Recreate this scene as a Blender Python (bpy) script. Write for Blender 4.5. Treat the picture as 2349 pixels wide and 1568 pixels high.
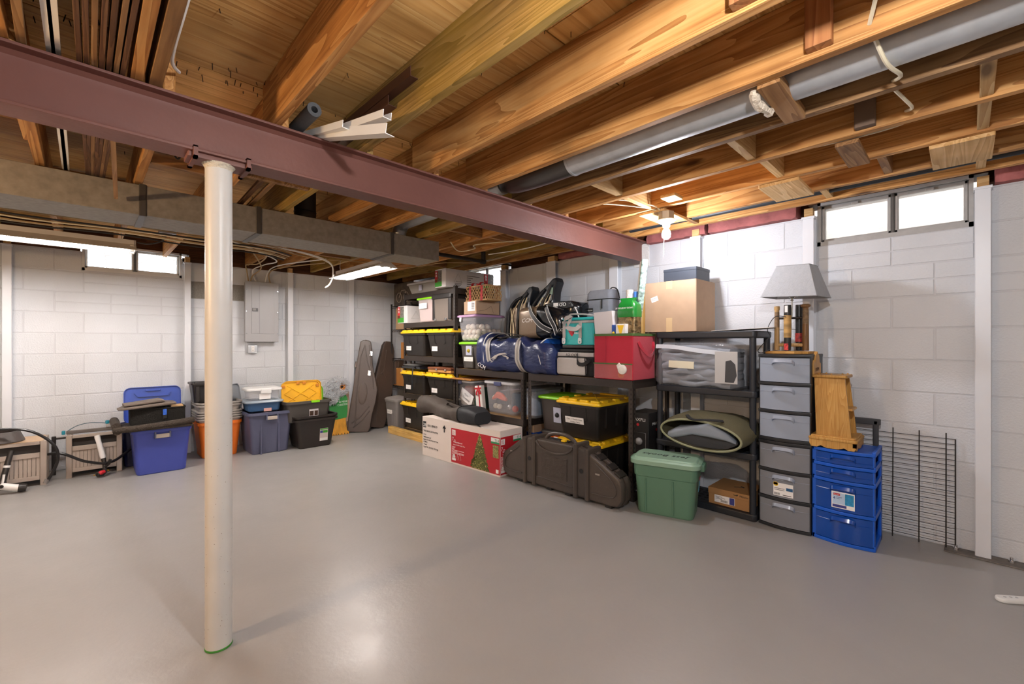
import bpy, bmesh, math, random
from mathutils import Vector, Matrix, Euler
random.seed(7)
PI = math.pi
S = bpy.context.scene
C = S.collection
for o in list(bpy.data.objects): bpy.data.objects.remove(o)

# ---------------------------------------------------------------- camera, light, exposure
CAM_H, YAW, FPX = 1.243, math.radians(45.87), 1008.0
cd = bpy.data.cameras.new('camera'); cam = bpy.data.objects.new('camera', cd); C.objects.link(cam)
cam.location = (0, 0, CAM_H); cam.rotation_euler = (PI/2, 0, YAW - PI/2)
cd.sensor_width = 36; cd.lens = FPX/2349*36; cd.shift_y = 1/2349; cd.clip_start = .02
S.camera = cam
S.view_settings.view_transform = 'Standard'; S.view_settings.look = 'None'
S.view_settings.gamma = 1; S.view_settings.use_curve_mapping = False
S.view_settings.exposure = 1.18
w = bpy.data.worlds.new('sky'); S.world = w; w.use_nodes = True
bg = w.node_tree.nodes['Background']; bg.inputs[0].default_value = (.86, .92, 1, 1); bg.inputs[1].default_value = 5.0
BULB_R, BULB_C, BULB_FILL, BULB_W, TUBE = 330.0, 840.0, 310.0, 750.0, 52.0     # emission of the bulb in view, the bulb above the camera, the added fill bulb behind, the warm bulb at left, the tubes

# ---------------------------------------------------------------- helpers
def lin(h):
    h = h.lstrip('#'); v = [int(h[i:i+2], 16)/255 for i in (0, 2, 4)]
    return tuple((x/12.92 if x <= .04045 else ((x+.055)/1.055)**2.4) for x in v)
MATS = {}
def nd(nt, t, **kw):
    n = nt.nodes.new(t)
    for k, v in kw.items(): setattr(n, k, v)
    return n
def M(name, col='#888888', rough=.5, metal=0., bump=0., bs=60., var=0., vs=6., alpha=1., spec=.5, emit=0., coat=0., stretch=(1, 1, 1), sheen=0.):
    """one principled material; optional colour variation and fine relief by noise in object space"""
    if name in MATS: return MATS[name]
    m = bpy.data.materials.new(name); m.use_nodes = True; nt = m.node_tree; L = nt.links
    b = nt.nodes['Principled BSDF']; c = lin(col) if isinstance(col, str) else col
    b.inputs['Base Color'].default_value = (*c, 1); b.inputs['Roughness'].default_value = rough
    b.inputs['Metallic'].default_value = metal; b.inputs['Alpha'].default_value = alpha
    b.inputs['Specular IOR Level'].default_value = spec; b.inputs['Coat Weight'].default_value = coat
    if sheen: b.inputs['Sheen Weight'].default_value = sheen
    if emit: b.inputs['Emission Color'].default_value = (*c, 1); b.inputs['Emission Strength'].default_value = emit
    if var or bump:
        tc = nd(nt, 'ShaderNodeTexCoord'); mp = nd(nt, 'ShaderNodeMapping'); mp.inputs['Scale'].default_value = stretch
        L.new(tc.outputs['Object'], mp.inputs[0])
    if var:
        n = nd(nt, 'ShaderNodeTexNoise'); n.inputs['Scale'].default_value = vs; n.inputs['Detail'].default_value = 5
        L.new(mp.outputs[0], n.inputs[0])
        mr = nd(nt, 'ShaderNodeMapRange'); mr.inputs['From Min'].default_value = .3; mr.inputs['From Max'].default_value = .7
        mr.inputs['To Min'].default_value = 1-var; mr.inputs['To Max'].default_value = 1+var; L.new(n.outputs[0], mr.inputs[0])
        vm = nd(nt, 'ShaderNodeVectorMath', operation='SCALE'); vm.inputs[0].default_value = c
        L.new(mr.outputs[0], vm.inputs['Scale']); L.new(vm.outputs[0], b.inputs['Base Color'])
    if bump:
        n2 = nd(nt, 'ShaderNodeTexNoise'); n2.inputs['Scale'].default_value = bs; n2.inputs['Detail'].default_value = 3
        L.new(mp.outputs[0], n2.inputs[0]); bp = nd(nt, 'ShaderNodeBump'); bp.inputs['Strength'].default_value = bump
        bp.inputs['Distance'].default_value = .01; L.new(n2.outputs[0], bp.inputs['Height']); L.new(bp.outputs[0], b.inputs['Normal'])
    MATS[name] = m; return m
def WOOD(name, dark, mid, light, axis='Y', rough=.6, scale=1., stain=None, spots=0.):
    """sawn softwood: stretched grain along one axis, growth-ring bands, knots; each piece shifted by its own random number"""
    if name in MATS: return MATS[name]
    m = bpy.data.materials.new(name); m.use_nodes = True; nt = m.node_tree; L = nt.links
    b = nt.nodes['Principled BSDF']; b.inputs['Roughness'].default_value = rough; b.inputs['Specular IOR Level'].default_value = .3
    tc = nd(nt, 'ShaderNodeTexCoord'); oi = nd(nt, 'ShaderNodeObjectInfo')
    sh = nd(nt, 'ShaderNodeVectorMath', operation='MULTIPLY_ADD'); sh.inputs[1].default_value = (1, 1, 1)
    cb = nd(nt, 'ShaderNodeCombineXYZ')
    for i, k in enumerate((13., 37., 29.)):
        mu = nd(nt, 'ShaderNodeMath', operation='MULTIPLY'); mu.inputs[1].default_value = k
        L.new(oi.outputs['Random'], mu.inputs[0]); L.new(mu.outputs[0], cb.inputs[i])
    L.new(tc.outputs['Object'], sh.inputs[0]); L.new(cb.outputs[0], sh.inputs[2])
    mp = nd(nt, 'ShaderNodeMapping'); sc = {'X': (.05, 1, 1), 'Y': (1, .05, 1), 'Z': (1, 1, .05)}[axis]
    mp.inputs['Scale'].default_value = [v*scale for v in sc]; L.new(sh.outputs[0], mp.inputs[0])
    n1 = nd(nt, 'ShaderNodeTexNoise'); n1.inputs['Scale'].default_value = 9; n1.inputs['Detail'].default_value = 2; n1.inputs['Distortion'].default_value = .6
    L.new(mp.outputs[0], n1.inputs[0])
    r = nd(nt, 'ShaderNodeMath', operation='MULTIPLY'); r.inputs[1].default_value = 11; L.new(n1.outputs[0], r.inputs[0])
    fr = nd(nt, 'ShaderNodeMath', operation='FRACT'); L.new(r.outputs[0], fr.inputs[0])
    n2 = nd(nt, 'ShaderNodeTexNoise'); n2.inputs['Scale'].default_value = 90; n2.inputs['Detail'].default_value = 4; L.new(mp.outputs[0], n2.inputs[0])
    n3 = nd(nt, 'ShaderNodeTexNoise'); n3.inputs['Scale'].default_value = 3.5; n3.inputs['Detail'].default_value = 3; L.new(sh.outputs[0], n3.inputs[0])
    a1 = nd(nt, 'ShaderNodeMath', operation='MULTIPLY_ADD'); a1.inputs[1].default_value = .42; L.new(fr.outputs[0], a1.inputs[0])
    a2 = nd(nt, 'ShaderNodeMath', operation='MULTIPLY'); a2.inputs[1].default_value = .5; L.new(n2.outputs[0], a2.inputs[0]); L.new(a2.outputs[0], a1.inputs[2])
    cr = nd(nt, 'ShaderNodeValToRGB'); e = cr.color_ramp.elements
    e[0].position = .12; e[0].color = (*lin(light), 1); e[1].position = .78; e[1].color = (*lin(dark), 1)
    k = cr.color_ramp.elements.new(.45); k.color = (*lin(mid), 1); L.new(a1.outputs[0], cr.inputs[0])
    mr = nd(nt, 'ShaderNodeMapRange'); mr.inputs['From Min'].default_value = .3; mr.inputs['From Max'].default_value = .7
    mr.inputs['To Min'].default_value = .78; mr.inputs['To Max'].default_value = 1.12; L.new(n3.outputs[0], mr.inputs[0])
    vm = nd(nt, 'ShaderNodeVectorMath', operation='SCALE'); L.new(cr.outputs[0], vm.inputs[0]); L.new(mr.outputs[0], vm.inputs['Scale'])
    tone = nd(nt, 'ShaderNodeMapRange'); tone.inputs['To Min'].default_value = .82; tone.inputs['To Max'].default_value = 1.12; L.new(oi.outputs['Random'], tone.inputs[0])
    v2 = nd(nt, 'ShaderNodeVectorMath', operation='SCALE'); L.new(vm.outputs[0], v2.inputs[0]); L.new(tone.outputs[0], v2.inputs['Scale'])
    out = v2.outputs[0]
    # knots
    vo = nd(nt, 'ShaderNodeTexVoronoi'); vo.inputs['Scale'].default_value = 1.0
    mk = nd(nt, 'ShaderNodeMapping'); mk.inputs['Scale'].default_value = [v*(1.6 if v < 1 else 5) for v in [(.8 if q < 1 else 1) for q in sc]]
    L.new(sh.outputs[0], mk.inputs[0]); L.new(mk.outputs[0], vo.inputs[0])
    kr = nd(nt, 'ShaderNodeMapRange'); kr.inputs['From Min'].default_value = .05; kr.inputs['From Max'].default_value = .12; L.new(vo.outputs['Distance'], kr.inputs[0])
    kx = nd(nt, 'ShaderNodeMix', data_type='RGBA'); L.new(kr.outputs[0], kx.inputs[0]); kx.inputs[6].default_value = (*[v*.35 for v in lin(dark)], 1); L.new(out, kx.inputs[7]); out = kx.outputs[2]
    if stain:
        n4 = nd(nt, 'ShaderNodeTexNoise'); n4.inputs['Scale'].default_value = 1.6; n4.inputs['Detail'].default_value = 4; L.new(sh.outputs[0], n4.inputs[0])
        sr = nd(nt, 'ShaderNodeMapRange'); sr.inputs['From Min'].default_value = .45; sr.inputs['From Max'].default_value = .68; sr.inputs['To Max'].default_value = .5; L.new(n4.outputs[0], sr.inputs[0])
        mx = nd(nt, 'ShaderNodeMix', data_type='RGBA'); L.new(sr.outputs[0], mx.inputs[0]); L.new(out, mx.inputs[6]); mx.inputs[7].default_value = (*lin(stain), 1); out = mx.outputs[2]
    L.new(out, b.inputs['Base Color'])
    bp = nd(nt, 'ShaderNodeBump'); bp.inputs['Strength'].default_value = .25; bp.inputs['Distance'].default_value = .004
    L.new(n2.outputs[0], bp.inputs['Height']); L.new(bp.outputs[0], b.inputs['Normal'])
    MATS[name] = m; return m

def rr(w, d, r, z, n=3, cx=0, cy=0):
    """rounded rectangle ring, counter-clockwise"""
    r = max(1e-4, min(r, w/2-1e-4, d/2-1e-4)); p = []
    for sx, sy, a0 in ((1, -1, -PI/2), (1, 1, 0), (-1, 1, PI/2), (-1, -1, PI)):
        for i in range(n+1):
            a = a0 + PI/2*i/n
            p.append((cx+sx*(w/2-r)+r*math.cos(a), cy+sy*(d/2-r)+r*math.sin(a), z))
    return p
def circ(r, z, n=16, cx=0, cy=0, ry=None):
    return [(cx+r*math.cos(2*PI*i/n), cy+(ry or r)*math.sin(2*PI*i/n), z) for i in range(n)]
class MB:
    def __init__(s): s.v = []; s.f = []; s.m = []; s.mi = 0
    def add(s, vs, fs):
        k = len(s.v); s.v += [tuple(p) for p in vs]
        for f in fs: s.f.append([i+k for i in f]); s.m.append(s.mi)
        return s
    def box(s, x0, x1, y0, y1, z0, z1, mat=None):
        x0, x1 = sorted((x0, x1)); y0, y1 = sorted((y0, y1)); z0, z1 = sorted((z0, z1))
        v = [(x, y, z) for z in (z0, z1) for x, y in ((x0, y0), (x1, y0), (x1, y1), (x0, y1))]
        if mat: v = [mat @ Vector(p) for p in v]
        return s.add(v, [(3, 2, 1, 0), (4, 5, 6, 7), (0, 1, 5, 4), (1, 2, 6, 5), (2, 3, 7, 6), (3, 0, 4, 7)])
    def loft(s, rings, cap0=True, cap1=True):
        n = len(rings[0]); v = [p for r in rings for p in r]; f = []
        for i in range(len(rings)-1):
            for j in range(n):
                a, b = i*n+j, i*n+(j+1) % n
                f.append((a, b, b+n, a+n))
        if cap0: f.append(tuple(range(n-1, -1, -1)))
        if cap1: f.append(tuple(range((len(rings)-1)*n, len(rings)*n)))
        return s.add(v, f)
    def rbox(s, x0, x1, y0, y1, z0, z1, b=.01, r=None, n=2):
        """box with rounded vertical corners and chamfered rims"""
        w, d = x1-x0, y1-y0; cx, cy = (x0+x1)/2, (y0+y1)/2; b = min(b, (z1-z0)/2.01); r = b*1.5 if r is None else r
        return s.loft([rr(w-2*b, d-2*b, r*.7, z0, n, cx, cy), rr(w-b*.6, d-b*.6, r*.9, z0+b*.3, n, cx, cy), rr(w, d, r, z0+b, n, cx, cy), rr(w, d, r, z1-b, n, cx, cy), rr(w-b*.6, d-b*.6, r*.9, z1-b*.3, n, cx, cy), rr(w-2*b, d-2*b, r*.7, z1, n, cx, cy)])
    def prism(s, poly, axis, a, b, ch=0.):
        """polygon (2-D) pushed along an axis from a to b; ch chamfers both faces (polygon shrunk about its centre)"""
        def P(q, t): return {'X': (t, q[0], q[1]), 'Y': (q[0], t, q[1]), 'Z': (q[0], q[1], t)}[axis]
        if ch:
            n = len(poly); cen = Vector((sum(p[0] for p in poly)/n, sum(p[1] for p in poly)/n))
            def inset(d):
                o = []
                for i in range(n):
                    p0, p1, p2 = Vector(poly[i-1]), Vector(poly[i]), Vector(poly[(i+1) % n])
                    t = ((p1-p0).normalized()+(p2-p1).normalized()); t = t.normalized() if t.length > 1e-6 else Vector((1, 0))
                    nn = Vector((-t.y, t.x)); nn = nn if nn.dot(cen-p1) > 0 else -nn
                    o.append(p1+nn*d)
                return o
            i1 = inset(ch); i2 = inset(ch*.3)
            R = [[P(p, a) for p in i1], [P(p, a+ch*.3) for p in i2], [P(p, a+ch) for p in poly], [P(p, b-ch) for p in poly], [P(p, b-ch*.3) for p in i2], [P(p, b) for p in i1]]
        else: R = [[P(p, a) for p in poly], [P(p, b) for p in poly]]
        return s.loft(R)
    def tube(s, pts, r, n=8, closed=False, caps=True):
        pts = [Vector(p) for p in pts]; m = len(pts); rad = r if isinstance(r, (list, tuple)) else [r]*m
        rings = []; up = None
        for i in range(m):
            if closed: t = pts[(i+1) % m]-pts[i-1]
            else: t = pts[min(i+1, m-1)]-pts[max(i-1, 0)]
            t = t.normalized() if t.length > 1e-9 else Vector((0, 0, 1))
            if up is None:
                up = Vector((0, 0, 1)) if abs(t.z) < .9 else Vector((1, 0, 0))
            u = (up-t*up.dot(t)); u = u.normalized() if u.length > 1e-6 else t.orthogonal().normalized()
            up = u; v = t.cross(u)
            rings.append([pts[i]+(u*math.cos(2*PI*j/n)+v*math.sin(2*PI*j/n))*rad[i] for j in range(n)])
        if closed:
            rings.append(rings[0]); return s.loft(rings, False, False)
        return s.loft(rings, caps, caps)
    def cyl(s, p0, p1, r0, r1=None, n=16): return s.tube([p0, p1], [r0, r0 if r1 is None else r1], n)
    def lathe(s, prof, n=20, cx=0, cy=0, ry=1.):
        return s.loft([circ(max(r, 1e-4), z, n, cx, cy, max(r, 1e-4)*ry) for r, z in prof])
    def ball(s, c, r, n=12, m=8, sz=1.):
        pr = [(r*math.sin(PI*i/m), c[2]-r*sz*math.cos(PI*i/m)) for i in range(m+1)]
        return s.lathe(pr, n, c[0], c[1])
    def strip(s, path, half, thick=.003, side=None):
        """flat ribbon of width 2*half along a path; side = width direction"""
        path = [Vector(p) for p in path]; m = len(path); R = []
        for i in range(m):
            t = (path[min(i+1, m-1)]-path[max(i-1, 0)]).normalized(); sd = Vector(side) if side else t.cross(Vector((0, 0, 1)))
            sd = (sd-t*sd.dot(t)).normalized(); nn = t.cross(sd)*thick/2
            a = path[i]
            R.append([a-sd*half-nn, a+sd*half-nn, a+sd*half+nn, a-sd*half+nn])
        return s.loft(R)
    def tri(s, poly, y, t=.001):
        """flat print: polygon in x,z on a face looking to -y"""
        return s.prism([(p[0], p[1]) for p in poly], 'Y', y-t, y)
    def mesh(s, name, mats, ang=35):
        me = bpy.data.meshes.new(name); me.from_pydata(s.v, [], s.f)
        mats = mats if isinstance(mats, (list, tuple)) else [mats]
        for q in mats: me.materials.append(q)
        if len(mats) > 1: me.polygons.foreach_set('material_index', s.m)
        bm = bmesh.new(); bm.from_mesh(me); bmesh.ops.recalc_face_normals(bm, faces=bm.faces); bm.to_mesh(me); bm.free()
        me.polygons.foreach_set('use_smooth', [True]*len(me.polygons))
        me.set_sharp_from_angle(angle=math.radians(ang)); return me
    def build(s, name, mats, parent=None, loc=None, rot=None, ang=35, label=None):
        o = bpy.data.objects.new(name, s.mesh(name, mats, ang)); C.objects.link(o)
        if parent: o.parent = parent
        if loc: o.location = loc
        if rot: o.rotation_euler = rot
        if label: o['label'] = label
        if ang == 35 and len(s.f) < 4000:
            q = o.modifiers.new('weighted', 'WEIGHTED_NORMAL'); q.keep_sharp = True; q.weight = 100
        return o
def thing(name, label, cat, loc=(0, 0, 0), rz=0., group=None, rot=None):
    o = bpy.data.objects.new(name, None); C.objects.link(o); o.location = loc; o.rotation_euler = rot or (0, 0, rz)
    o.empty_display_size = .05; o['label'] = label; o['category'] = cat
    if group: o['group'] = group
    return o
def tag(o, label, cat, group=None):
    o['label'] = label; o['category'] = cat
    if group: o['group'] = group
    return o
def struct(o): o['kind'] = 'structure'; return o
def RW(name, label, cat, xf, y0, y1, z, depth, group=None, tilt=0.):
    """thing facing the room from the right wall: front plane x = xf between y0 and y1; local -y is its front"""
    t = thing(name, label, cat, (xf+depth/2, (y0+y1)/2, z), -PI/2+tilt, group); t['w'] = abs(y1-y0); return t
def BW(name, label, cat, yf, x0, x1, z, depth, group=None, tilt=0.):
    t = thing(name, label, cat, ((x0+x1)/2, yf+depth/2, z), tilt, group); t['w'] = abs(x1-x0); return t
def text(parent, s, x, y, z, size, mat, name='lettering', face='F', rz=0., align='LEFT', sx=1., shear=0., roll=0.):
    """flat lettering on a face: F looks to -y, R looks to +x, T looks up"""
    cu = bpy.data.curves.new(name, 'FONT'); cu.body = s; cu.size = size; cu.align_x = align; cu.extrude = .0004; cu.resolution_u = 2; cu.shear = shear
    cu.materials.append(mat); o = bpy.data.objects.new(name, cu); C.objects.link(o); o.parent = parent
    o.location = (x, y, z); o.rotation_euler = {'F': Euler((PI/2, roll, rz)), 'R': Euler((PI/2, roll, PI/2)), 'T': Euler((0, 0, rz)), 'L': Euler((PI/2, roll, -PI/2))}[face]
    o.scale = (sx, 1, 1); return o
def copy_tree(o, parent=None):
    c = o.copy(); C.objects.link(c)
    if parent: c.parent = parent
    for ch in [q for q in bpy.data.objects if q.parent == o and q is not c]: copy_tree(ch, c)
    return c
def smooth_path(pts, k=6):
    pts = [Vector(p) for p in pts]; out = []
    for i in range(len(pts)-1):
        p0, p1, p2, p3 = pts[max(i-1, 0)], pts[i], pts[i+1], pts[min(i+2, len(pts)-1)]
        for j in range(k):
            t = j/k; out.append(.5*((2*p1)+(p2-p0)*t+(2*p0-5*p1+4*p2-p3)*t*t+(3*p1-p0-3*p2+p3)*t**3))
    return out+[pts[-1]]

# ---------------------------------------------------------------- materials used often
def brick_paint(name, col, rough=.55): return M(name, col, rough, bump=.35, bs=90, var=.03, vs=3)
WHITEWALL = brick_paint('painted_block', '#d3d5d8')
JOINT = M('painted_joint', '#cccdd0', .6, bump=.2, bs=120)
BRACEW = M('brace_paint', '#dfe1e5', .35, var=.02)
JOIST = WOOD('joist_wood', '#925c2c', '#c48c4f', '#d8a76a', 'Y')
JOISTD = WOOD('joist_wood_dark', '#5e4026', '#8d6a44', '#a58158', 'Y')
JOISTY = WOOD('joist_wood_stained', '#6c5224', '#a08046', '#bd9a62', 'Y', stain='#b8962e')
BLOCKW = WOOD('blocking_wood', '#b98a4f', '#d4ab72', '#e3c08c', 'X')
BLOCKWD = WOOD('blocking_wood_dark', '#7a5230', '#a37648', '#b88e60', 'X')
PLY = WOOD('plywood', '#b48242', '#dcab66', '#e8c080', 'X', scale=.7)
PINE = WOOD('pine', '#c39245', '#e0b465', '#ecc981', 'Y', rough=.5)
OAK = WOOD('oak', '#b57f3c', '#c9974f', '#d4a660', 'Z', rough=.4, scale=2)
BLACKP = M('black_plastic', '#26221f', .42, var=.06, vs=9)
BLACKM = M('black_metal', '#2b2624', .45, metal=.3, bump=.05)
DARKSH = M('dark_shelf_plastic', '#23262c', .4, bump=.06, bs=200)
YELLOW = M('yellow_plastic', '#f3c41c', .4)
LIME = M('lime_plastic', '#86d316', .4)
WHITE = M('white_card', '#ece9e4', .6)
LABELW = M('label_paper', '#f2eeea', .6)
INK = M('ink', '#222222', .7)
INKG = M('ink_grey', '#6d6a68', .7)
REDINK = M('red_print', '#c4202c', .5)
GREENINK = M('green_print', '#3d9c2a', .5)
CARD = M('cardboard', '#b3967a', .75, var=.05, vs=12, bump=.05, bs=150)
CARDO = M('cardboard_orange', '#b57a3c', .75, var=.05, vs=12)
TAPE = M('packing_tape', '#cdb087', .3)
CLEAR = M('clear_plastic', '#e6e6ec', .18, alpha=.17, spec=.6)
CLEARW = M('clear_lid_plastic', '#eeeef2', .25, alpha=.62)
FROST = M('frosted_drawer', '#aab4c4', .3, alpha=.72)
GALV = M('galvanised', '#c2c4c6', .36, metal=.6, var=.08, vs=14, bump=.04)
DUCTM = M('duct_metal', '#8c867d', .6, metal=.2, var=.16, vs=30, bump=.05, bs=40)
STEELW = M('chrome', '#d8d8d8', .2, metal=1.)
# ---------------------------------------------------------------- room shell
WX, LY, TOPZ = 3.778, 6.13, 2.152
X0, Y0 = -3.6, -2.6
JB, PZ = 2.185, 2.41                # underside of joists, underside of the plywood
fm = bpy.data.materials.new('painted_floor'); fm.use_nodes = True; nt = fm.node_tree; b = nt.nodes['Principled BSDF']; L = nt.links
tc = nd(nt, 'ShaderNodeTexCoord')
def noise(scale, det=4, dist=0.):
    n = nd(nt, 'ShaderNodeTexNoise'); n.inputs['Scale'].default_value = scale; n.inputs['Detail'].default_value = det; n.inputs['Distortion'].default_value = dist
    L.new(tc.outputs['Object'], n.inputs[0]); return n
def rng(n, a, bb, c, d):
    r = nd(nt, 'ShaderNodeMapRange'); r.inputs['From Min'].default_value = a; r.inputs['From Max'].default_value = bb
    r.inputs['To Min'].default_value = c; r.inputs['To Max'].default_value = d; L.new(n.outputs[0], r.inputs[0]); return r
n1 = noise(1.1, 5, .8); n2 = noise(5, 3, .2); n3 = noise(38, 3)
r1 = rng(n1, .3, .7, .95, 1.05); vm = nd(nt, 'ShaderNodeVectorMath', operation='SCALE'); vm.inputs[0].default_value = lin('#9c9a97')
L.new(r1.outputs[0], vm.inputs['Scale']); L.new(vm.outputs[0], b.inputs['Base Color'])
L.new(rng(n2, .3, .7, .30, .38).outputs[0], b.inputs['Roughness'])
ad = nd(nt, 'ShaderNodeMath', operation='MULTIPLY_ADD'); ad.inputs[1].default_value = .6; L.new(n2.outputs[0], ad.inputs[0]); L.new(n3.outputs[0], ad.inputs[2])
bp = nd(nt, 'ShaderNodeBump'); bp.inputs['Strength'].default_value = .08; bp.inputs['Distance'].default_value = .01
L.new(ad.outputs[0], bp.inputs['Height']); L.new(bp.outputs[0], b.inputs['Normal']); b.inputs['Specular IOR Level'].default_value = .5
struct(MB().box(X0-.2, WX+.25, Y0-.2, LY+.25, -.12, 0).build('floor', fm))

LW = (-.027, .774, 1.965, 2.24)      # window openings: left wall (x0,x1,z0,z1)
RWN = (-.036, .74, 1.932, 2.24)      # right wall window (y0,y1,z0,z1)
MW = (4.06, 4.75, 1.93, 2.24)        # small window behind the boxes (y0,y1,z0,z1)
WT = .22
def wall(name, axis, pos, a0, a1, holes):
    """concrete core of a wall with window holes; the blocks stand 4 mm proud of it"""
    mb = MB(); cuts = sorted(holes); a = a0
    def put(u0, u1, z0, z1):
        if axis == 'Y': mb.box(u0, u1, pos+.004, pos+WT, z0, z1)
        else: mb.box(pos+.004, pos+WT, u0, u1, z0, z1)
    for h in cuts:
        put(a, h[0], -.1, TOPZ); put(h[0], h[1], -.1, h[2]); a = h[1]
    put(a, a1, -.1, TOPZ)
    return struct(mb.build(name, JOINT))
wl = wall('wall_back', 'Y', LY, X0, WX+WT, [LW]); wr = wall('wall_right', 'X', WX, Y0, LY+WT, [RWN, MW])
BARE = M('bare_block', '#8c867d', .9, bump=.6, bs=160, var=.15, vs=60)
_bm = {}
def block(parent, axis, pos, u0, u1, z0, z1, mat=WHITEWALL):
    wd, ht = round(u1-u0, 4), round(z1-z0, 4)
    if wd < .02 or ht < .02: return
    key = (wd, ht, axis, mat.name)
    if key not in _bm:
        mb = MB(); q = .0025; R = []
        for ins, dd in ((0, .02), (0, q), (q, 0)):
            ring = [(-wd/2+ins, dd, -ht/2+ins), (wd/2-ins, dd, -ht/2+ins), (wd/2-ins, dd, ht/2-ins), (-wd/2+ins, dd, ht/2-ins)]
            if axis == 'X': ring = [(p[1], p[0], p[2]) for p in ring]
            R.append(ring)
        mb.loft(R); _bm[key] = mb.mesh('block', mat, 20)
    o = bpy.data.objects.new('block', _bm[key]); C.objects.link(o); o.parent = parent
    c = ((u0+u1)/2, (z0+z1)/2); o.location = (c[0], pos, c[1]) if axis == 'Y' else (pos, c[0], c[1])
def blocks(parent, axis, pos, a0, a1, ref, holes, braces, bare=None):
    g = .0045
    for k in range(-1, 10):
        z0, z1 = .115+k*.2032, .115+(k+1)*.2032
        z0c, z1c = max(z0, 0), min(z1, TOPZ)
        off = ref + (.2032 if k % 2 else 0)
        u = off - math.ceil((off-a0)/.4064)*.4064
        while u < a1:
            e = u+.4064; lo, hi = max(u, a0), min(e, a1)
            segs = [(lo+g, hi-g, z0c+g, z1c-g)]
            for h in holes:
                ns = []
                for s in segs:
                    if s[1] <= h[0] or s[0] >= h[1] or s[3] <= h[2]: ns.append(s); continue
                    if s[0] < h[0]: ns.append((s[0], h[0]-.004, s[2], s[3]))
                    if s[1] > h[1]: ns.append((h[1]+.004, s[1], s[2], s[3]))
                    if s[2] < h[2]: ns.append((max(s[0], h[0]), min(s[1], h[1]), s[2], h[2]-.004))
                segs = ns
            for h in holes:          # the course under a window is of half-height blocks
                ns = []
                for s in segs:
                    if s[1] > h[0]+.05 and s[0] < h[1]-.05 and s[3]-s[2] > .15 and s[3] > h[2]-.27 and s[3] < h[2]+.02:
                        mid = (s[2]+s[3])/2; ns += [(s[0], s[1], s[2], mid-g), (s[0], s[1], mid+g, s[3])]
                    else: ns.append(s)
                segs = ns
            for s in segs:
                mt = BARE if bare and s[1] > bare[0] and s[0] < bare[1] and (s[2]+s[3])/2 > bare[2] and (s[2]+s[3])/2 < bare[3] else WHITEWALL
                block(parent, axis, pos, *s, mt)
            u = e
blocks(wl, 'Y', LY, -1.75, WX-.01, -.014, [LW], [], (1.1, 1.4, 1.66, 1.96))
blocks(wr, 'X', WX, -1.3, LY-.01, .74, [RWN, MW], [])
PLAIN = M('plain_wall', '#cfcdca', .6)
struct(MB().box(X0-.2, X0, Y0-.2, LY+WT, -.1, PZ).build('wall_left', PLAIN)); struct(MB().box(X0, WX+WT, Y0-.2, Y0, -.1, PZ).build('wall_front', PLAIN))
# sill plates and pink insulation in the rim
PINK = M('pink_insulation', '#a4625f', .95, bump=1., bs=18, var=.25, vs=9)
RIM = WOOD('rim_wood', '#3c2212', '#55321a', '#6b4325', 'Y')
RIMX = WOOD('rim_wood_across', '#3c2212', '#55321a', '#6b4325', 'X')
for x0, x1 in ((X0, LW[0]-.01), (LW[1]+.01, WX)): struct(MB().box(x0, x1, LY+.01, LY+.12, TOPZ, JB+.01).build('trim_1', RIMX))
struct(MB().box(LW[0]-.06, LW[1]+.07, LY+.03, LY+.2, LW[3], PZ).build('trim_4', RIMX)); struct(MB().box(WX+.02, WX+.2, RWN[0]-.06, RWN[1]+.06, RWN[3], PZ).box(WX+.02, WX+.2, MW[0]-.06, MW[1]+.06, MW[3], PZ).build('trim_5', RIM))
for nm, x0, x1 in (('trim_2', X0, LW[0]-.06), ('trim_2', LW[1]+.07, WX)):
    struct(MB().box(x0, x1, LY+.03, LY+.2, TOPZ, PZ).build('trim_2', RIMX))
for y0, y1 in ((Y0, RWN[0]-.06), (RWN[1]+.06, MW[0]-.06), (MW[1]+.06, LY+.2)):
    struct(MB().box(WX+.09, WX+.2, y0, y1, TOPZ, PZ).build('trim_3', RIM))
def batt(y0, y1, sd):
    rnd = random.Random(sd); R = []; n = int((y1-y0)/.03)
    for i in range(n+1):
        y = y0+(y1-y0)*i/n; j = lambda a: rnd.uniform(-a, a)
        R.append([(WX-.055+j(.012), y, 2.154+j(.004)), (WX-.06+j(.014), y, 2.2+j(.012)), (WX-.045+j(.014), y, 2.26+j(.01)), (WX-.05+j(.01), y, 2.405), (WX+.088, y, 2.405), (WX+.088, y, 2.154)])
    return MB().loft(R).build('insulation_batt', PINK, ang=60)
for i, (y0, y1, lab) in enumerate(((1.52, 2.05, 'pink insulation batt on the wall top by the beam end'), (.86, 1.49, 'pink insulation batt between bulb and right window'),
        (-.9, -.12, 'dark pink insulation batt right of the right window'), (2.35, 3.1, 'insulation batt above the leg pads, left of the beam'))):
    tag(batt(y0, y1, i), lab, 'insulation')

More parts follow.
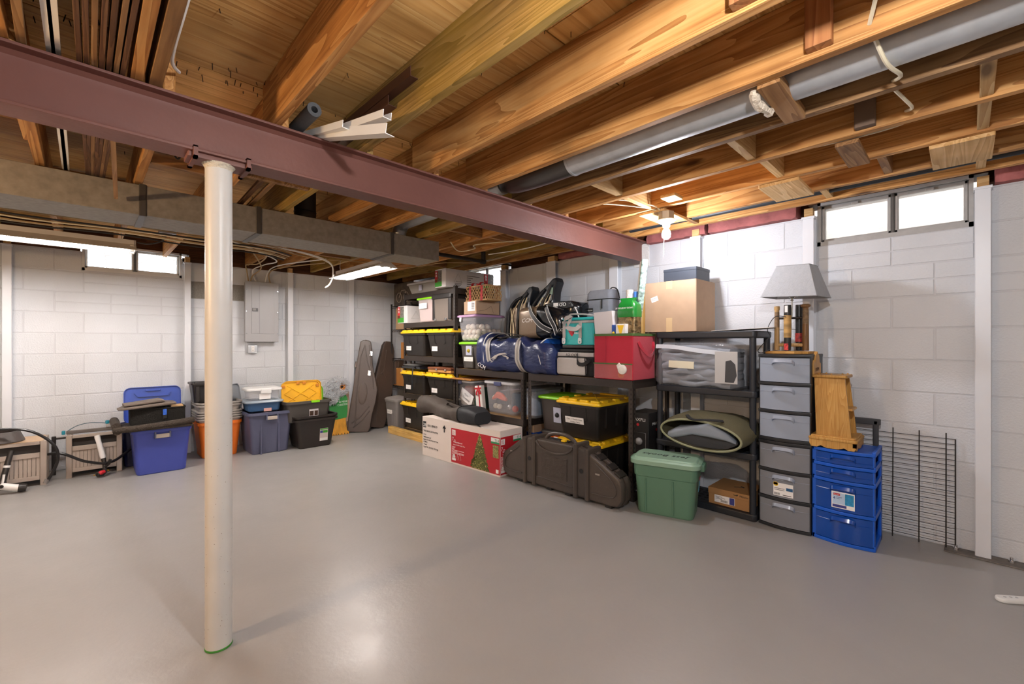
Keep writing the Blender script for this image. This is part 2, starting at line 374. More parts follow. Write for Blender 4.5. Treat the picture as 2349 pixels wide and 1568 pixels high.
# ---------------------------------------------------------------- ceiling: plywood and joists
ceil = struct(MB().box(X0-.2, WX+.2, Y0-.2, LY+.2, PZ+.019, PZ+.2).build('ceiling', PLY))
def piece(name, mb, mat, parent, label=None):
    """a piece whose own origin lies in its middle, so that its grain differs from its neighbours'"""
    xs, ys, zs = zip(*mb.v); c = Vector(((min(xs)+max(xs))/2, (min(ys)+max(ys))/2, (min(zs)+max(zs))/2))
    mb.v = [tuple(Vector(p)-c) for p in mb.v]; return mb.build(name, mat, parent, loc=c, label=label)
ys = [Y0-.1, -1.345, -.126, 1.093, 2.252, 3.47, 4.69, 5.91, LY+.2]
for i in range(len(ys)-1):
    xo = -2.4 if i % 2 else -1.2
    xs = [X0-.1]+[xo+2.44*k for k in range(3) if xo+2.44*k < WX]+[WX+.2]
    for j in range(len(xs)-1):
        piece('plywood_panel', MB().box(xs[j]+.002, xs[j+1]-.002, ys[i]+.003, ys[i+1]-.003, PZ, PZ+.019), PLY, ceil)
NEAR = [.203-.4064*k for k in range(1, 9)]+[.203, .613, .997, 1.385, 1.773, 2.18, 2.54, 2.915, 3.29, 3.56]
FAR = [.24-.4*k for k in range(1, 9)]+[.24, .64, 1.036, 1.434, 1.80, 2.205, 2.605, 2.955, 3.33, 3.6]
for i, x in enumerate(NEAR):
    m = {.997: JOISTY, 2.18: JOISTD, .203: JOISTD, 3.29: JOIST}.get(x, JOIST)
    piece('joist', MB().rbox(x-.038, x, Y0, 2.215, JB, PZ-.001, .003, n=1), m, ceil)
for i, x in enumerate(FAR):
    x2 = x+.0 if x-.24 > -5 else x
    piece('joist', MB().rbox(x-.038+.004, x+.004, 2.075, LY+.02, JB+.001, PZ-.001, .003, n=1), JOISTY if i % 3 == 1 else JOIST, ceil)
# bridging between joists and loose boards nailed across them
BLOCKZ = WOOD('cleat_wood', '#7d4a2a', '#a56c40', '#b98254', 'Z')
def bridge(x0, x1, y0, y1, z0, z1, m): piece('blocking', MB().rbox(x0, x1, y0, y1, z0, z1, .002, n=1), m, ceil)
for x0, x1, y, m in ((2.18, 2.502, 1.565, BLOCKW), (2.54, 2.877, 1.565, BLOCKW), (2.18, 2.502, .775, BLOCKW), (2.54, 2.877, .74, BLOCKW),
        (2.18, 2.502, -.058, BLOCKW), (2.54, 2.877, -.056, BLOCKW), (2.915, 3.252, .30, BLOCKWD),
        (3.29, 3.522, .62, BLOCKW), (3.29, 3.522, -.06, BLOCKW), (3.29, 3.522, 1.5, BLOCKWD)):
    bridge(x0+.001, x1-.001, y-.019, y+.019, JB+.01, PZ-.02, m)
bridge(1.735+.04, 2.142, .46, .535, JB-.012, JB+.03, BLOCKWD)                  # short piece under the round pipe
bridge(2.462, 2.501, .272, .345, JB+.012, PZ-.01, M('grey_board', '#6e5a4a', .8, var=.1)); bridge(1.696, 1.734, .295, .368, JB+.02, PZ-.01, BLOCKZ); bridge(1.308, 1.346, .396, .468, JB+.012, PZ-.01, BLOCKZ); bridge(2.55, 2.9, .34, .43, JB-.02, JB-.001, BLOCKWD)
for y0, y1 in ((1.46, 1.66), (.655, .865), (-.095, .12)): bridge(2.90, 3.265, y0, y1, JB-.02, JB-.001, BLOCKW)
bridge(2.72, 2.84, 1.30, 1.40, JB+.005, JB+.025, BLOCKW)
for x0, x1, y, m in ((.64, 1.0, 2.86, JOISTD), (2.21, 2.57, 3.05, BLOCKWD), (2.61, 2.92, 3.0, BLOCKWD), (.245, .605, 3.0, BLOCKWD), (-.16, .205, 4.2, BLOCKWD), (1.81, 2.17, 4.9, BLOCKWD), (2.96, 3.29, 4.6, BLOCKWD)):
    bridge(x0+.002, x1-.002, y-.019, y+.019, JB+.006, PZ-.01, m)
bridge(2.6, 2.98, 2.55, 2.75, JB-.02, JB-.001, BLOCKWD)
# nails driven through the plywood
nl = MB(); rnd = random.Random(3)
for k in range(260):
    x = rnd.uniform(-.9, 2.2); y = rnd.choice((1.15, 2.20, 2.30, 1.05, rnd.uniform(.6, 4.2)))+rnd.uniform(-.05, .05)
    z = PZ; nl.tube([(x, y, z), (x+rnd.uniform(-.006, .006), y+rnd.uniform(-.006, .006), z-rnd.uniform(.012, .028))], .0016, 4)
o = nl.build('nail_points', M('rusty_nail', '#2a1a12', .7, metal=.5), ceil); o['kind'] = 'stuff'

# ---------------------------------------------------------------- steel beam and column
BEAMM = M('beam_red_oxide', '#74493f', .5, var=.07, vs=5, bump=.12, bs=30, spec=.45)
t = thing('steel_beam', 'red-brown steel I-beam running across under the wooden joists', 'beam', (0, 2.13, 1.985))
fl = .062
for nm, z0, z1 in (('bottom_flange', 0, .011), ('top_flange', .189, .2)):
    MB().rbox(X0, 3.83, -fl, fl, z0, z1, .003, n=1).build(nm, BEAMM, t)
MB().prism([(-.022, .011), (-.006, .024), (-.0045, .04), (-.0045, .16), (-.006, .176), (-.022, .189), (.022, .189), (.006, .176), (.0045, .16), (.0045, .04), (.006, .024), (.022, .011)], 'X', X0, 3.83).build('web', BEAMM, t)
COLM = M('column_paint', '#cfcdc7', .38, var=.04, vs=8, bump=.08, bs=25)
t = thing('support_column', 'off-white round steel column on the floor under the steel beam', 'column', (.392, 2.133, 0))
MB().cyl((0, 0, .004), (0, 0, 1.965), .0475, n=40).build('shaft', COLM, t)
MB().rbox(-.11, .11, -.05, .05, 1.965, 1.985, .003, n=1).build('cap_plate', BEAMM, t)
MB().lathe([(.046, 1.94), (.05, 1.955), (.06, 1.967)], 28).build('weld_bead', M('weld', '#d8cdb8', .7, bump=1., bs=120), t)
for sx in (-.095, .085):
    MB().box(sx, sx+.014, -.075, -.05, 1.955, 2.002).box(sx, sx+.014, -.075, -.045, 1.996, 2.004).box(sx, sx+.014, .05, .075, 1.955, 2.002).box(sx, sx+.014, -.075, .075, 1.955, 1.964).build('strap_clip', BEAMM, t)
MB().lathe([(.0485, 0), (.0495, .003), (.048, .008)], 40).build('green_foot_ring', M('green_paint', '#3c8a2c', .5), t)
dirtm = M('column_speck', '#6b5138', .8); sp = MB(); rnd = random.Random(11)
for k in range(70):
    a = rnd.uniform(PI*.9, PI*1.85); z = rnd.uniform(.03, .95); sp.ball((.0473*math.cos(a), .0473*math.sin(a), z), rnd.uniform(.0006, .0016), 5, 3)
o = sp.build('paint_speck', dirtm, t); o['kind'] = 'stuff'
MB().rbox(WX-.008, WX+.05, 2.05, 2.215, 1.955, TOPZ+.02, .008).build('mortar_pocket', M('mortar', '#dddad4', .9, bump=.8, bs=70), None)
bpy.data.objects['mortar_pocket'].parent = wr

# ---------------------------------------------------------------- white vertical wall braces
def brace(label, axis, pos, u0, u1, foot):
    """steel channel standing against the wall, bolted plate on the floor, wood wedge on its head"""
    cu = (u0+u1)/2; wd = abs(u1-u0)
    t = thing('wall_brace', label, 'wall brace', (cu, pos, 0) if axis == 'Y' else (pos, cu, 0), 0 if axis == 'Y' else -PI/2, 'white wall braces')
    h = wd/2; D = .075
    # H-section: front flange, web, rear flange
    MB().rbox(-h, h, -D, -D+.008, .006, 2.135, .002, n=1).box(-.004, .004, -D+.008, -.008, .006, 2.135).box(-h, h, -.008, -.002, .006, 2.135).build('channel', BRACEW, t)
    MB().rbox(-h-.006, h+.006, -D-.006, -.002, 2.125, 2.141, .002, n=1).build('head_bracket', BRACEW, t)
    MB().box(-h*.75, h*.75, -D+.006, -.012, 2.141, 2.2).build('wood_wedge', BLOCKW, t)
    if foot:
        MB().rbox(-.16, .16, -D-.035, -.004, 0, .008, .002, n=1).build('foot_plate', M('rusty_plate', '#77716b', .6, var=.25, vs=30, metal=.3), t)
        for sx in (-.11, .11):
            b_ = MB().cyl((sx, -D*.6, .008), (sx, -D*.6, .02), .014, n=6).cyl((sx, -D*.6, .02), (sx, -D*.6, .036), .007, n=10).build('anchor_bolt', STEELW, t)
for lab, u0, u1, ft in (('white steel wall brace right of the right window, with bolted floor plate', -.105, -.04, True), ('white steel wall brace behind the table lamp', .745, .815, False),
        ('white steel wall brace behind the tall cardboard box', 1.55, 1.63, False), ('white steel wall brace under the beam end, right of the grey cooler bag', 2.345, 2.445, False),
        ('white steel wall brace behind the hockey leg pads', 3.135, 3.265, False), ('white steel wall brace beside the small window, behind the wicker basket', 3.93, 4.03, False)):
    brace(lab, 'X', WX, u0, u1, ft)
for lab, u0, u1 in (('white steel wall brace at the left edge, left of the left window', -.545, -.485), ('white steel wall brace just right of the left window', .79, .85),
        ('white steel wall brace right of the electrical panel', 1.865, 1.93), ('white steel wall brace behind the tinsel-headed figure', 2.67, 2.745)):
    brace(lab, 'Y', LY, u0, u1, False)

# ---------------------------------------------------------------- windows
ALU = M('window_frame_paint', '#a9a6a2', .5, metal=.05, var=.08, vs=20); ALUW = M('window_frame_white', '#dcdcda', .45)
GLASS = M('window_glass', '#ffffff', .02, alpha=.12)
def window(name, axis, pos, a0, a1, z0, z1, mull, frame, bars=True):
    """steel basement hopper window set back in the wall: jambs, two panes, mullion, latches"""
    t = bpy.data.objects.new(name, None); C.objects.link(t); t['kind'] = 'structure'
    t.location = ((a0+a1)/2, pos, z0) if axis == 'Y' else (pos, (a0+a1)/2, z0); t.rotation_euler = (0, 0, 0 if axis == 'Y' else -PI/2)
    h = (a1-a0)/2; H = z1-z0; mx = mull-(a0+a1)/2
    if axis == 'X': mx = -mx
    MB().box(-h, h, 0, .2, 0, .028).box(-h, -h+.02, 0, .2, 0, H).box(h-.02, h, 0, .2, 0, H).box(-h, h, 0, .2, H-.02, H).build('frame', frame, t)
    fr = MB()
    for x0, x1 in ((-h+.02, mx-.006), (mx+.006, h-.02)):
        e = .022
        fr.rbox(x0, x0+e, .03, .06, .028, H-.02, .004, n=1).rbox(x1-e, x1, .03, .06, .028, H-.02, .004, n=1)
        fr.rbox(x0, x1, .03, .06, .028, .028+e, .004, n=1).rbox(x0, x1, .03, .06, H-.02-e, H-.02, .004, n=1)
        p = MB().box(x0+e, x1-e, .042, .045, .028+e, H-.02-e).build('pane', GLASS, t)
        MB().rbox((x0+x1)/2-.02, (x0+x1)/2+.02, .015, .032, H-.045, H-.028, .003).build('latch', frame, t)
    fr.build('sash', frame, t); MB().rbox(mx-.009, mx+.009, .02, .065, .02, H-.02, .003, n=1).build('mullion', M('mullion', '#54504c', .5), t)
    return t
window('window_1', 'Y', LY, LW[0], LW[1], LW[2], LW[3], .377, ALUW)
window('window_2', 'X', WX, RWN[0], RWN[1], RWN[2], RWN[3], .33, ALU)
window('window_3', 'X', WX, MW[0], MW[1], MW[2], MW[3], 4.4, ALUW)
# outside: concrete window wells and bare winter branches against the sky
WELL = M('well_concrete', '#d5cfc6', .85, bump=.3, bs=60, var=.08, vs=8); DIRT = M('gravel_ground', '#8a8274', .95, bump=.8, bs=40, var=.2, vs=30)
struct(MB().box(WX+.62, WX+.72, -.5, 1.1, 1.6, 2.62).box(WX+.22, WX+.72, -.6, -.5, 1.6, 2.62).box(WX+.22, WX+.72, 1.1, 1.2, 1.6, 2.62).box(WX+.2, WX+.8, -.6, 1.2, 1.5, 1.62).build('window_well', WELL))
struct(MB().box(WX+.8, WX+6, -6, 12, 1.5, 1.62).box(WX+.22, WX+.9, 3, 6, 1.5, 1.62).box(-8, WX+6, LY+.25, LY+9, 1.5, 1.62).build('ground', DIRT))
br = MB(); rnd = random.Random(5)
for k in range(16):
    x = rnd.uniform(-1.6, 1.8); p = Vector((x, LY+rnd.uniform(2.6, 4.2), 2.0)); d = Vector((rnd.uniform(-.8, .8), 0, 1)); path = [p]; 
    for j in range(7):
        d += Vector((rnd.uniform(-.5, .5), rnd.uniform(-.2, .2), rnd.uniform(-.3, .1))); path.append(path[-1]+d.normalized()*.28)
        br.tube([path[-1], path[-1]+Vector((rnd.uniform(-.4, .4), 0, rnd.uniform(-.1, .4)))], [.006, .002], 4)
    br.tube(path, [.02-.0022*j for j in range(8)], 5)
o = br.build('bare_branches', M('bark', '#8d8784', .9)); o['kind'] = 'stuff'; o['label'] = 'bare winter branches outside the left window'
# ---------------------------------------------------------------- ducts and pipes
t = thing('rectangular_duct', 'long rectangular sheet-metal duct hung below the joists behind the column', 'duct', (0, 3.56, 1.994))
MB().rbox(X0+.3, 2.335, -.18, .18, 0, .176, .004, n=1).build('trunk', DUCTM, t)
for x in (-1.0, .242, .853, 1.862):
    MB().rbox(x-.018, x+.018, -.186, .186, -.006, .182, .003, n=1).build('drive_cleat', M('cleat', '#5c5854', .45, metal=.6), t)
MB().box(2.325, 2.337, -.182, .182, -.002, .178).build('end_cap', DUCTM, t)
BOOT = M('dark_duct', '#35302c', .5, metal=.5, var=.1)
for x, y0 in ((1.22, 0.0), (-.62, 0.)):
    tk = MB().lathe([(.078, .17), (.078, .25), (.082, .255), (.078, .26), (.078, .42)], 24, x, y0).build('takeoff_collar', BOOT, t)
el = MB(); el.tube(smooth_path([(2.0, -.05, .165), (2.0, -.06, .23), (2.0, -.12, .29), (2.0, -.3, .30), (2.0, -1.42, .30)], 5), .062, 20); el.build('elbow_branch', GALV, t)
t = thing('round_duct', 'round galvanised duct running between joists from the steel beam to the right', 'duct', (1.957, 0, 2.262))
MB().tube([(0, Y0+.02, 0), (0, 1.52, 0)], .083, 32).build('pipe', GALV, t)
MB().tube([(0, 1.515, 0), (0, 1.53, 0)], .086, 32).build('crimp_joint', GALV, t)
MB().tube(smooth_path([(0, 1.53, 0), (0, 1.8, 0), (.0, 1.98, .01), (0, 2.06, .03)], 4), .08, 28).build('dark_end', M('duct_dark', '#5d5a58', .35, metal=.8), t)
tag(MB().tube(smooth_path([(1.80, .55, 2.19), (1.86, .56, 2.165), (1.94, .545, 2.16), (1.99, .55, 2.17)], 3), [.012, .02, .018, .016, .02, .015, .012, .02, .016, .01], 7).build('paper_wad', M('paper_wad', '#d8c9b4', .9, bump=1, bs=60)), 'torn paper wad stuffed beside short board under the round duct', 'paper')
tag(MB().tube([(3.405, Y0+.1, 2.215), (3.405, 2.03, 2.215)], .019, 14).build('pipe', M('black_pipe', '#34373a', .5, metal=.3)), 'dark gas pipe running between last joists past the bulb', 'pipe')
tag(MB().tube([(2.40, 3.56, 2.1), (2.75, 3.56, 2.1), (3.03, 3.56, 2.1)], .019, 14).tube([(3.03, 3.56, 2.085), (3.03, 3.56, 2.2)], .024, 14).tube([(3.0, 3.56, 2.1), (3.05, 3.56, 2.1)], .026, 14).build('pipe', M('black_iron', '#2a2320', .55, metal=.3)), 'black iron pipe with elbow leaving the duct end', 'pipe')

# ---------------------------------------------------------------- cables on the ceiling
CAB = M('cable_cream', '#d9cdb0', .5); CABW = M('cable_white', '#e9e7e2', .45); CABB = M('cable_black', '#1c1a19', .5); CABT = M('cable_tan', '#a98f66', .6)
def cable(pts, r, m, label, k=6): return tag(MB().tube(smooth_path(pts, k), r, 6).build('cable', m), label, 'cable')
cable([(1.74, .20, 2.34), (1.62, .17, 2.27), (1.735, .205, 2.225)], .0065, CAB, 'cream cable looping into the joist left of round duct, topmost')
cable([(1.775, .205, 2.225), (1.90, .18, 2.165), (2.03, .155, 2.17), (2.143, .185, 2.21)], .0065, CAB, 'cream cable looping under the round duct')
cable([(2.18, .195, 2.21), (2.3, .165, 2.195), (2.42, .15, 2.2), (2.50, .175, 2.225)], .006, CAB, 'cream cable loop between joists right of the grey board')
cable([(2.53, .18, 2.22), (2.56, .18, 2.2), (2.57, .32, 2.195), (2.565, .6, 2.205), (2.56, .78, 2.215), (2.56, 1.1, 2.23), (2.56, 1.55, 2.22)], .005, CAB, 'cream cable stapled along a joist toward the bulb')
cable([(2.56, 1.55, 2.22), (2.57, 1.8, 2.2), (2.55, 2.05, 2.22)], .005, CAB, 'cream cable running from the bulb boards to the beam')
cable([(3.31, -.8, 2.21), (3.31, .1, 2.2), (3.31, .45, 2.21)], .005, CABW, 'white cable above the right window, right piece')
cable([(3.31, .28, 2.23), (3.3, .6, 2.2), (3.31, 1.0, 2.205), (3.31, 1.35, 2.2), (3.31, 1.7, 2.215), (3.31, 2.05, 2.2)], .005, CABW, 'white cable running along the joist behind the bulb')
cable([(.20, .80, 2.30), (.21, 1.2, 2.24), (.208, 1.55, 2.215), (.214, 1.9, 2.22), (.25, 2.04, 2.25)], .006, CABW, 'white cable hanging along the dark joist at upper left')
for i, (y, z, m, sg, nm) in enumerate(((4.20, 2.09, CABT, .01, 'tan'), (4.26, 2.075, CABB, .008, 'black'), (4.32, 2.075, CAB, .012, 'cream'), (4.38, 2.07, CABT, .016, 'thin tan'), (4.44, 2.07, CAB, .01, 'pale'), (4.50, 2.065, CABB, .014, 'dark'))):
    pts = [(-1.6+.45*k, y+.02*math.sin(k*1.7+i), z-(sg if k % 2 else 0)) for k in range(6)]+[(1.15, y+.1, z+.01), (1.45, y+.35, z+.02)]
    cable(pts, .005+.001*(i % 2), m, f'{nm} cable crossing under the joists by the left lamp, {("first", "second", "third", "fourth", "fifth", "sixth")[i]} behind the duct')
for i, pts in enumerate(([(.9, 4.5, 2.15), (1.3, 4.9, 2.14), (1.38, 5.5, 2.12), (1.36, 5.9, 2.16), (1.40, 6.05, 2.1), (1.42, 6.06, 1.98)], [(.9, 4.6, 2.17), (1.45, 5.1, 2.12), (1.5, 5.7, 2.15), (1.46, 6.04, 2.12), (1.50, 6.06, 1.98)],
        [(1.9, 4.9, 2.16), (1.66, 5.5, 2.15), (1.62, 5.95, 2.13), (1.60, 6.06, 1.98)], [(2.0, 5.2, 2.17), (1.7, 5.8, 2.15), (1.64, 6.03, 2.1), (1.66, 6.06, 1.98)], [(1.2, 5.0, 2.17), (1.44, 5.6, 2.1), (1.45, 6.0, 2.05), (1.44, 6.06, 1.98)])):
    cable(pts, .007, [CABT, CABW, CABW, CABT, CABT][i], f'{("tan", "white", "white", "tan", "tan")[i]} cable dropping into the electrical panel top, {("leftmost", "left of centre", "centre", "rightmost", "left pair")[i]}')
cable([(.9, 4.4, 2.13), (1.5, 4.5, 2.125), (1.83, 4.65, 2.09), (1.90, 4.7, 1.98), (1.86, 4.7, 1.87), (1.82, 4.7, 1.83)], .006, CABW, 'white cable end hanging loose right of the panel, nearer strand')
cable([(.9, 4.48, 2.14), (1.5, 4.58, 2.135), (1.86, 4.72, 2.09), (1.925, 4.78, 1.98), (1.89, 4.78, 1.87), (1.84, 4.78, 1.83)], .006, CABW, 'white cable end hanging loose right of the panel, further strand')
cable([(1.3, 4.7, 2.16), (1.8, 4.9, 2.155), (2.3, 4.7, 2.15), (2.55, 4.6, 2.17)], .005, CABT, 'tan cable crossing joists behind the short lamp')
cable([(2.45, 3.35, 2.18), (2.62, 3.45, 2.135), (2.7, 3.3, 2.15), (2.63, 3.22, 2.16), (2.75, 3.0, 2.17), (2.95, 2.7, 2.175)], .005, CAB, 'cream cable with loop hanging right of the duct end')
cable([(2.5, 4.9, 2.16), (2.7, 4.6, 2.12), (2.95, 4.2, 2.16), (3.15, 3.7, 2.13), (3.2, 3.2, 2.17)], .005, CABT, 'tan cable swagging over the long white tree box')
cable([(3.05, 3.5, 2.17), (3.05, 3.0, 2.15), (3.06, 2.5, 2.17)], .005, CABW, 'white cable stapled on a joist right of the iron pipe')
# outlet box for the left lamp, with a black plug
t = thing('outlet_box', 'metal ceiling outlet box with black plug beside the left lamp', 'outlet', (.47, 4.46, 2.11))
MB().rbox(-.055, .055, -.05, .05, 0, .025, .004).build('box', GALV, t); MB().rbox(-.03, .03, -.03, .03, -.008, 0, .004).build('cover', CABW, t)
MB().cyl((-.02, 0, -.045), (-.02, 0, -.006), .016, n=12).build('plug', CABB, t)
cable([(.45, 4.46, 2.065), (.42, 4.5, 2.045), (.36, 4.58, 2.035), (.30, 4.65, 2.05)], .006, CABB, 'black lamp cord from ceiling outlet to the left lamp')

# ---------------------------------------------------------------- lamps
FIXM = M('lamp_housing', '#cfcac4', .35, metal=.1); TUBEM = M('fluorescent_tube', '#fbf4f0', .4, emit=TUBE); SOCK = M('lamp_socket', '#e8e4dc', .5)
def shop_light(label, loc, rz, ln):
    t = thing('fluorescent_lamp', label, 'lamp', loc, rz)
    h = ln/2
    MB().prism([(-.03, .075), (-.03, .04), (-.115, -.012), (-.112, -.016), (-.026, .03), (.026, .03), (.112, -.016), (.115, -.012), (.03, .04), (.03, .075)], 'X', -h, h).build('reflector', FIXM, t)
    for s in (-1, 1):
        MB().prism([(-.03, .075), (-.03, .04), (-.115, -.014), (.115, -.014), (.03, .04), (.03, .075)], 'X', s*h-.004, s*h+.004).build('end_plate', FIXM, t)
        MB().tube(smooth_path([(s*(h-.08), 0, .075), (s*(h-.08), .015, .12), (s*(h-.08), 0, .2)], 4), .0025, 5).build('hanger_chain', GALV, t)
    for y in (-.045, .045):
        tb = MB().cyl((-h+.035, y, 0), (h-.035, y, 0), .0145, n=12).build('tube', TUBEM, t)
        MB().rbox(-h+.006, -h+.034, y-.015, y+.015, -.018, .03, .004).rbox(h-.034, h-.006, y-.015, y+.015, -.018, .03, .004).build('socket', SOCK, t)
    return t
shop_light('long fluorescent shop lamp hanging below joists in front of the left window', (-.335, 4.66, 1.985), 0, 1.24)
shop_light('short-looking fluorescent shop lamp hanging under the duct end', (2.11, 4.5, 1.99), PI/2, 1.16)
PORC = M('porcelain', '#ecebe6', .3)
def bulb_lamp(label, x, y, z, strength, drop=0.):
    t = thing('ceiling_bulb', label, 'lamp', (x, y, z)); k = -drop
    MB().lathe([(.055, -.001), (.056, -.05), (.05, -.055)], 8).build('junction_box', M('junction_box', '#9a958c', .4, metal=.6), t)
    if drop: MB().tube([(0, 0, -.05), (0, 0, k-.06)], .004, 6).build('pendant_cord', CABB, t)
    MB().lathe([(.062, k-.055), (.064, k-.062), (.045, k-.075), (.028, k-.082), (.024, k-.105)], 24).build('lampholder', PORC, t)
    MB().lathe([(.014, k-.10), (.016, k-.118), (.026, k-.135), (.0305, k-.155), (.028, k-.175), (.016, k-.188), (.001, k-.192)], 20).build('bulb', M('lit_bulb_%d' % strength, '#f1f4ff' if strength == BULB_R else '#ffd3a0' if strength == BULB_W else '#fafbff', .3, emit=strength), t)
    MB().tube([(.02, .02, k-.07), (.024, .03, k-.2), (.026, .034, k-.3)], .0009, 4).build('pull_string', CABW, t)
    return t
bulb_lamp('lit bare bulb in a porcelain holder on a board near the right wall', 2.955, 1.475, JB-.02, BULB_R)
cable([(2.93, 1.49, 2.15), (2.86, 1.52, 2.2), (2.72, 1.66, 2.24), (2.6, 1.72, 2.23)], .005, CAB, 'cream cable entering the bulb junction box, upper strand')
cable([(2.935, 1.50, 2.15), (2.88, 1.55, 2.19), (2.74, 1.70, 2.22), (2.62, 1.78, 2.22)], .005, CAB, 'cream cable entering the bulb junction box, lower strand')
bulb_lamp('lit bare bulb on the joists above the camera, outside the view', .66, .05, 2.19, BULB_C)
bulb_lamp('added bare fill bulb near the front wall, outside the view', 1.4, -1.9, JB-.01, 110)  # unseen bulb added as weak fill from behind the camera
bulb_lamp('added bare fill bulb at the left front, outside the view', -1.9, -.8, JB-.01, BULB_FILL)  # another added bulb, fills ceiling and floor from behind left

bulb_lamp('lit warm bare bulb left of the column, outside the view', -1.3, 2.13, 1.984, BULB_W, .09)
# ---------------------------------------------------------------- electrical panel and outlet
PANM = M('panel_grey', '#a3a2a2', .4, var=.02)
t = thing('electrical_panel', 'grey electrical breaker panel on the back wall', 'electrical panel', (1.56, 6.08, 1.25))
MB().rbox(-.175, .175, -.045, .045, .005, .725, .004, n=1).build('cabinet', PANM, t)
MB().prism([(-.186, 0), (.186, 0), (.186, .735), (-.186, .735)], 'Y', -.062, -.045, .008).build('cover', PANM, t)
MB().prism([(-.118, .10), (.128, .10), (.128, .69), (-.118, .69)], 'Y', -.067, -.062, .003).build('door', PANM, t)
MB().box(-.035, -.031, -.068, -.067, .10, .69).build('door_fold', M('panel_shadow', '#8d8c8c', .5), t)
MB().rbox(-.112, -.05, -.071, -.067, .372, .41, .002).build('latch', M('latch_dark', '#4a4846', .4, metal=.5), t)
MB().rbox(-.108, -.075, -.073, -.071, .378, .404, .002).build('latch_grip', M('latch_grip', '#77736f', .4, metal=.4), t)
sc = MB()
for sx in (-.172, .172):
    for z in (.1, .37, .63): sc.cyl((sx, -.066, z), (sx, -.061, z), .006, n=10)
sc.build('screw', STEELW, t)
t = thing('wall_outlet', 'metal box with white duplex outlet under the electrical panel', 'outlet', (1.472, 6.115, 1.11))
MB().rbox(-.055, .055, -.03, .012, 0, .105, .012).build('box', GALV, t)
MB().rbox(-.05, .05, -.034, -.03, .004, .101, .01).build('cover', GALV, t)
MB().rbox(-.017, .017, -.037, -.034, .02, .086, .003).build('receptacle', CABW, t)
sl = MB()
for z in (.036, .068):
    for x in (-.006, .006): sl.box(x-.0012, x+.0012, -.0378, -.037, z-.005, z+.005)
sl.build('slot', INK, t)

# ---------------------------------------------------------------- things stored across the beam
TRIMB = WOOD('dark_trim', '#4a3120', '#6b4a32', '#84603f', 'Y', scale=1.5); TRIML = WOOD('tan_trim', '#7d5a38', '#96714a', '#ab875e', 'Y')
ZB = 2.185
def stick(name, label, cat, x, y0, y1, wd, th, m, z=ZB+.002, dx=0., group=None, tiltz=0.):
    o = MB().rbox(-wd/2, wd/2, -(y1-y0)/2, (y1-y0)/2, 0, th, .002, n=1).build(name, m, None, loc=(x, (y0+y1)/2, z), rot=(tiltz, 0, dx)); return tag(o, label, cat, group)
rnd = random.Random(2)
cols = [TRIMB, TRIMB, TRIML, TRIMB, TRIMB, TRIML, TRIMB]
nms = ('first', 'second', 'third', 'fourth', 'fifth', 'sixth', 'seventh')
for i in range(7):
    stick('trim_board', f'brown trim board stored flat across the beam at upper left, {nms[i]} from the white strips', 'board', -.012+.017*i, .95, 3.62+.08*(i % 3), .014, .05+.01*(i % 2), cols[i], dx=.01*(i-3)*.5)
stick('lumber', 'orange-tan stud stored on the beam against the dark joist', 'board', .132, .55, 2.5, .036, .085, JOIST)
for i, x in enumerate((-.083, -.062)):
    z0 = ZB+.02
    o = MB().prism([(-.011, 0), (.011, 0), (.011, .02), (.009, .02), (.009, .002), (-.009, .002), (-.009, .02), (-.011, .02)], 'Y', 1.26, 3.5).build('plastic_channel', WHITE, None, loc=(x, 0, z0), rot=(0, 0, .004*i))
    tag(o, ('white plastic channel strip stored across the beam, left one of two', 'white plastic channel strip stored across the beam, right one of two')[i], 'strip')
stick('dowel_pole', 'round tan pole stored across the beam at upper left', 'pole', -.15, 1.2, 3.2, .022, .022, TRIML, dx=.03)
stick('lumber', 'dark red board stored on the beam at the upper left corner', 'board', -.232, .75, 2.55, .04, .09, M('dark_red_board', '#4a1f1c', .6, var=.1))
stick('lumber', 'pale stud between dark red board and round pole', 'board', -.19, 1.0, 3.05, .036, .05, JOIST)
for i in range(3): stick('trim_board', f'grey-brown trim strip at the far upper left corner, {nms[i]} from the dark red board', 'board', -.27-.022*i, 1.1, 3.0, .016, .05, TRIML, dx=.02)
# white angle strips and foam tube over the beam
WPV = M('white_vinyl', '#e6e6e3', .4)
def strip3(label, a, b_, prof, name='vinyl_strip', m=WPV, cat='strip'):
    a, b_ = Vector(a), Vector(b_); d = (b_-a); q = d.to_track_quat('Y', 'Z')
    o = MB().prism(prof, 'Y', 0, d.length).build(name, m, None, loc=a); o.rotation_mode = 'QUATERNION'; o.rotation_quaternion = q; return tag(o, label, cat)
LP = [(-.022, 0), (.022, 0), (.022, .04), (.019, .04), (.019, .003), (-.022, .003)]
UP = [(-.02, .03), (-.02, 0), (.02, 0), (.02, .03), (.017, .03), (.017, .003), (-.017, .003), (-.017, .03)]
strip3('white vinyl channel strip lying over beam, upper and longest', (.76, 2.55, 2.258), (.86, 1.6, 2.132), UP)
strip3('white vinyl channel strip lying over beam, lower one', (.735, 2.45, 2.275), (.872, 1.6, 2.070), LP)
strip3('short white vinyl strip between two longer white strips', (.74, 2.45, 2.262), (.80, 1.84, 2.155), UP)
strip3('brown vinyl angle strip on the stained joist, upper one', (.94, 2.75, 2.30), (.945, 1.53, 2.30), LP, m=M('brown_vinyl', '#4a2c20', .45))
strip3('brown vinyl angle strip on the stained joist, lower one', (.935, 2.75, 2.25), (.94, 1.70, 2.25), LP, m=M('brown_vinyl', '#4a2c20', .45))
t = thing('foam_tube', 'grey foam pipe-insulation tube stored behind the beam', 'tube', (.70, 1.93, 2.235))
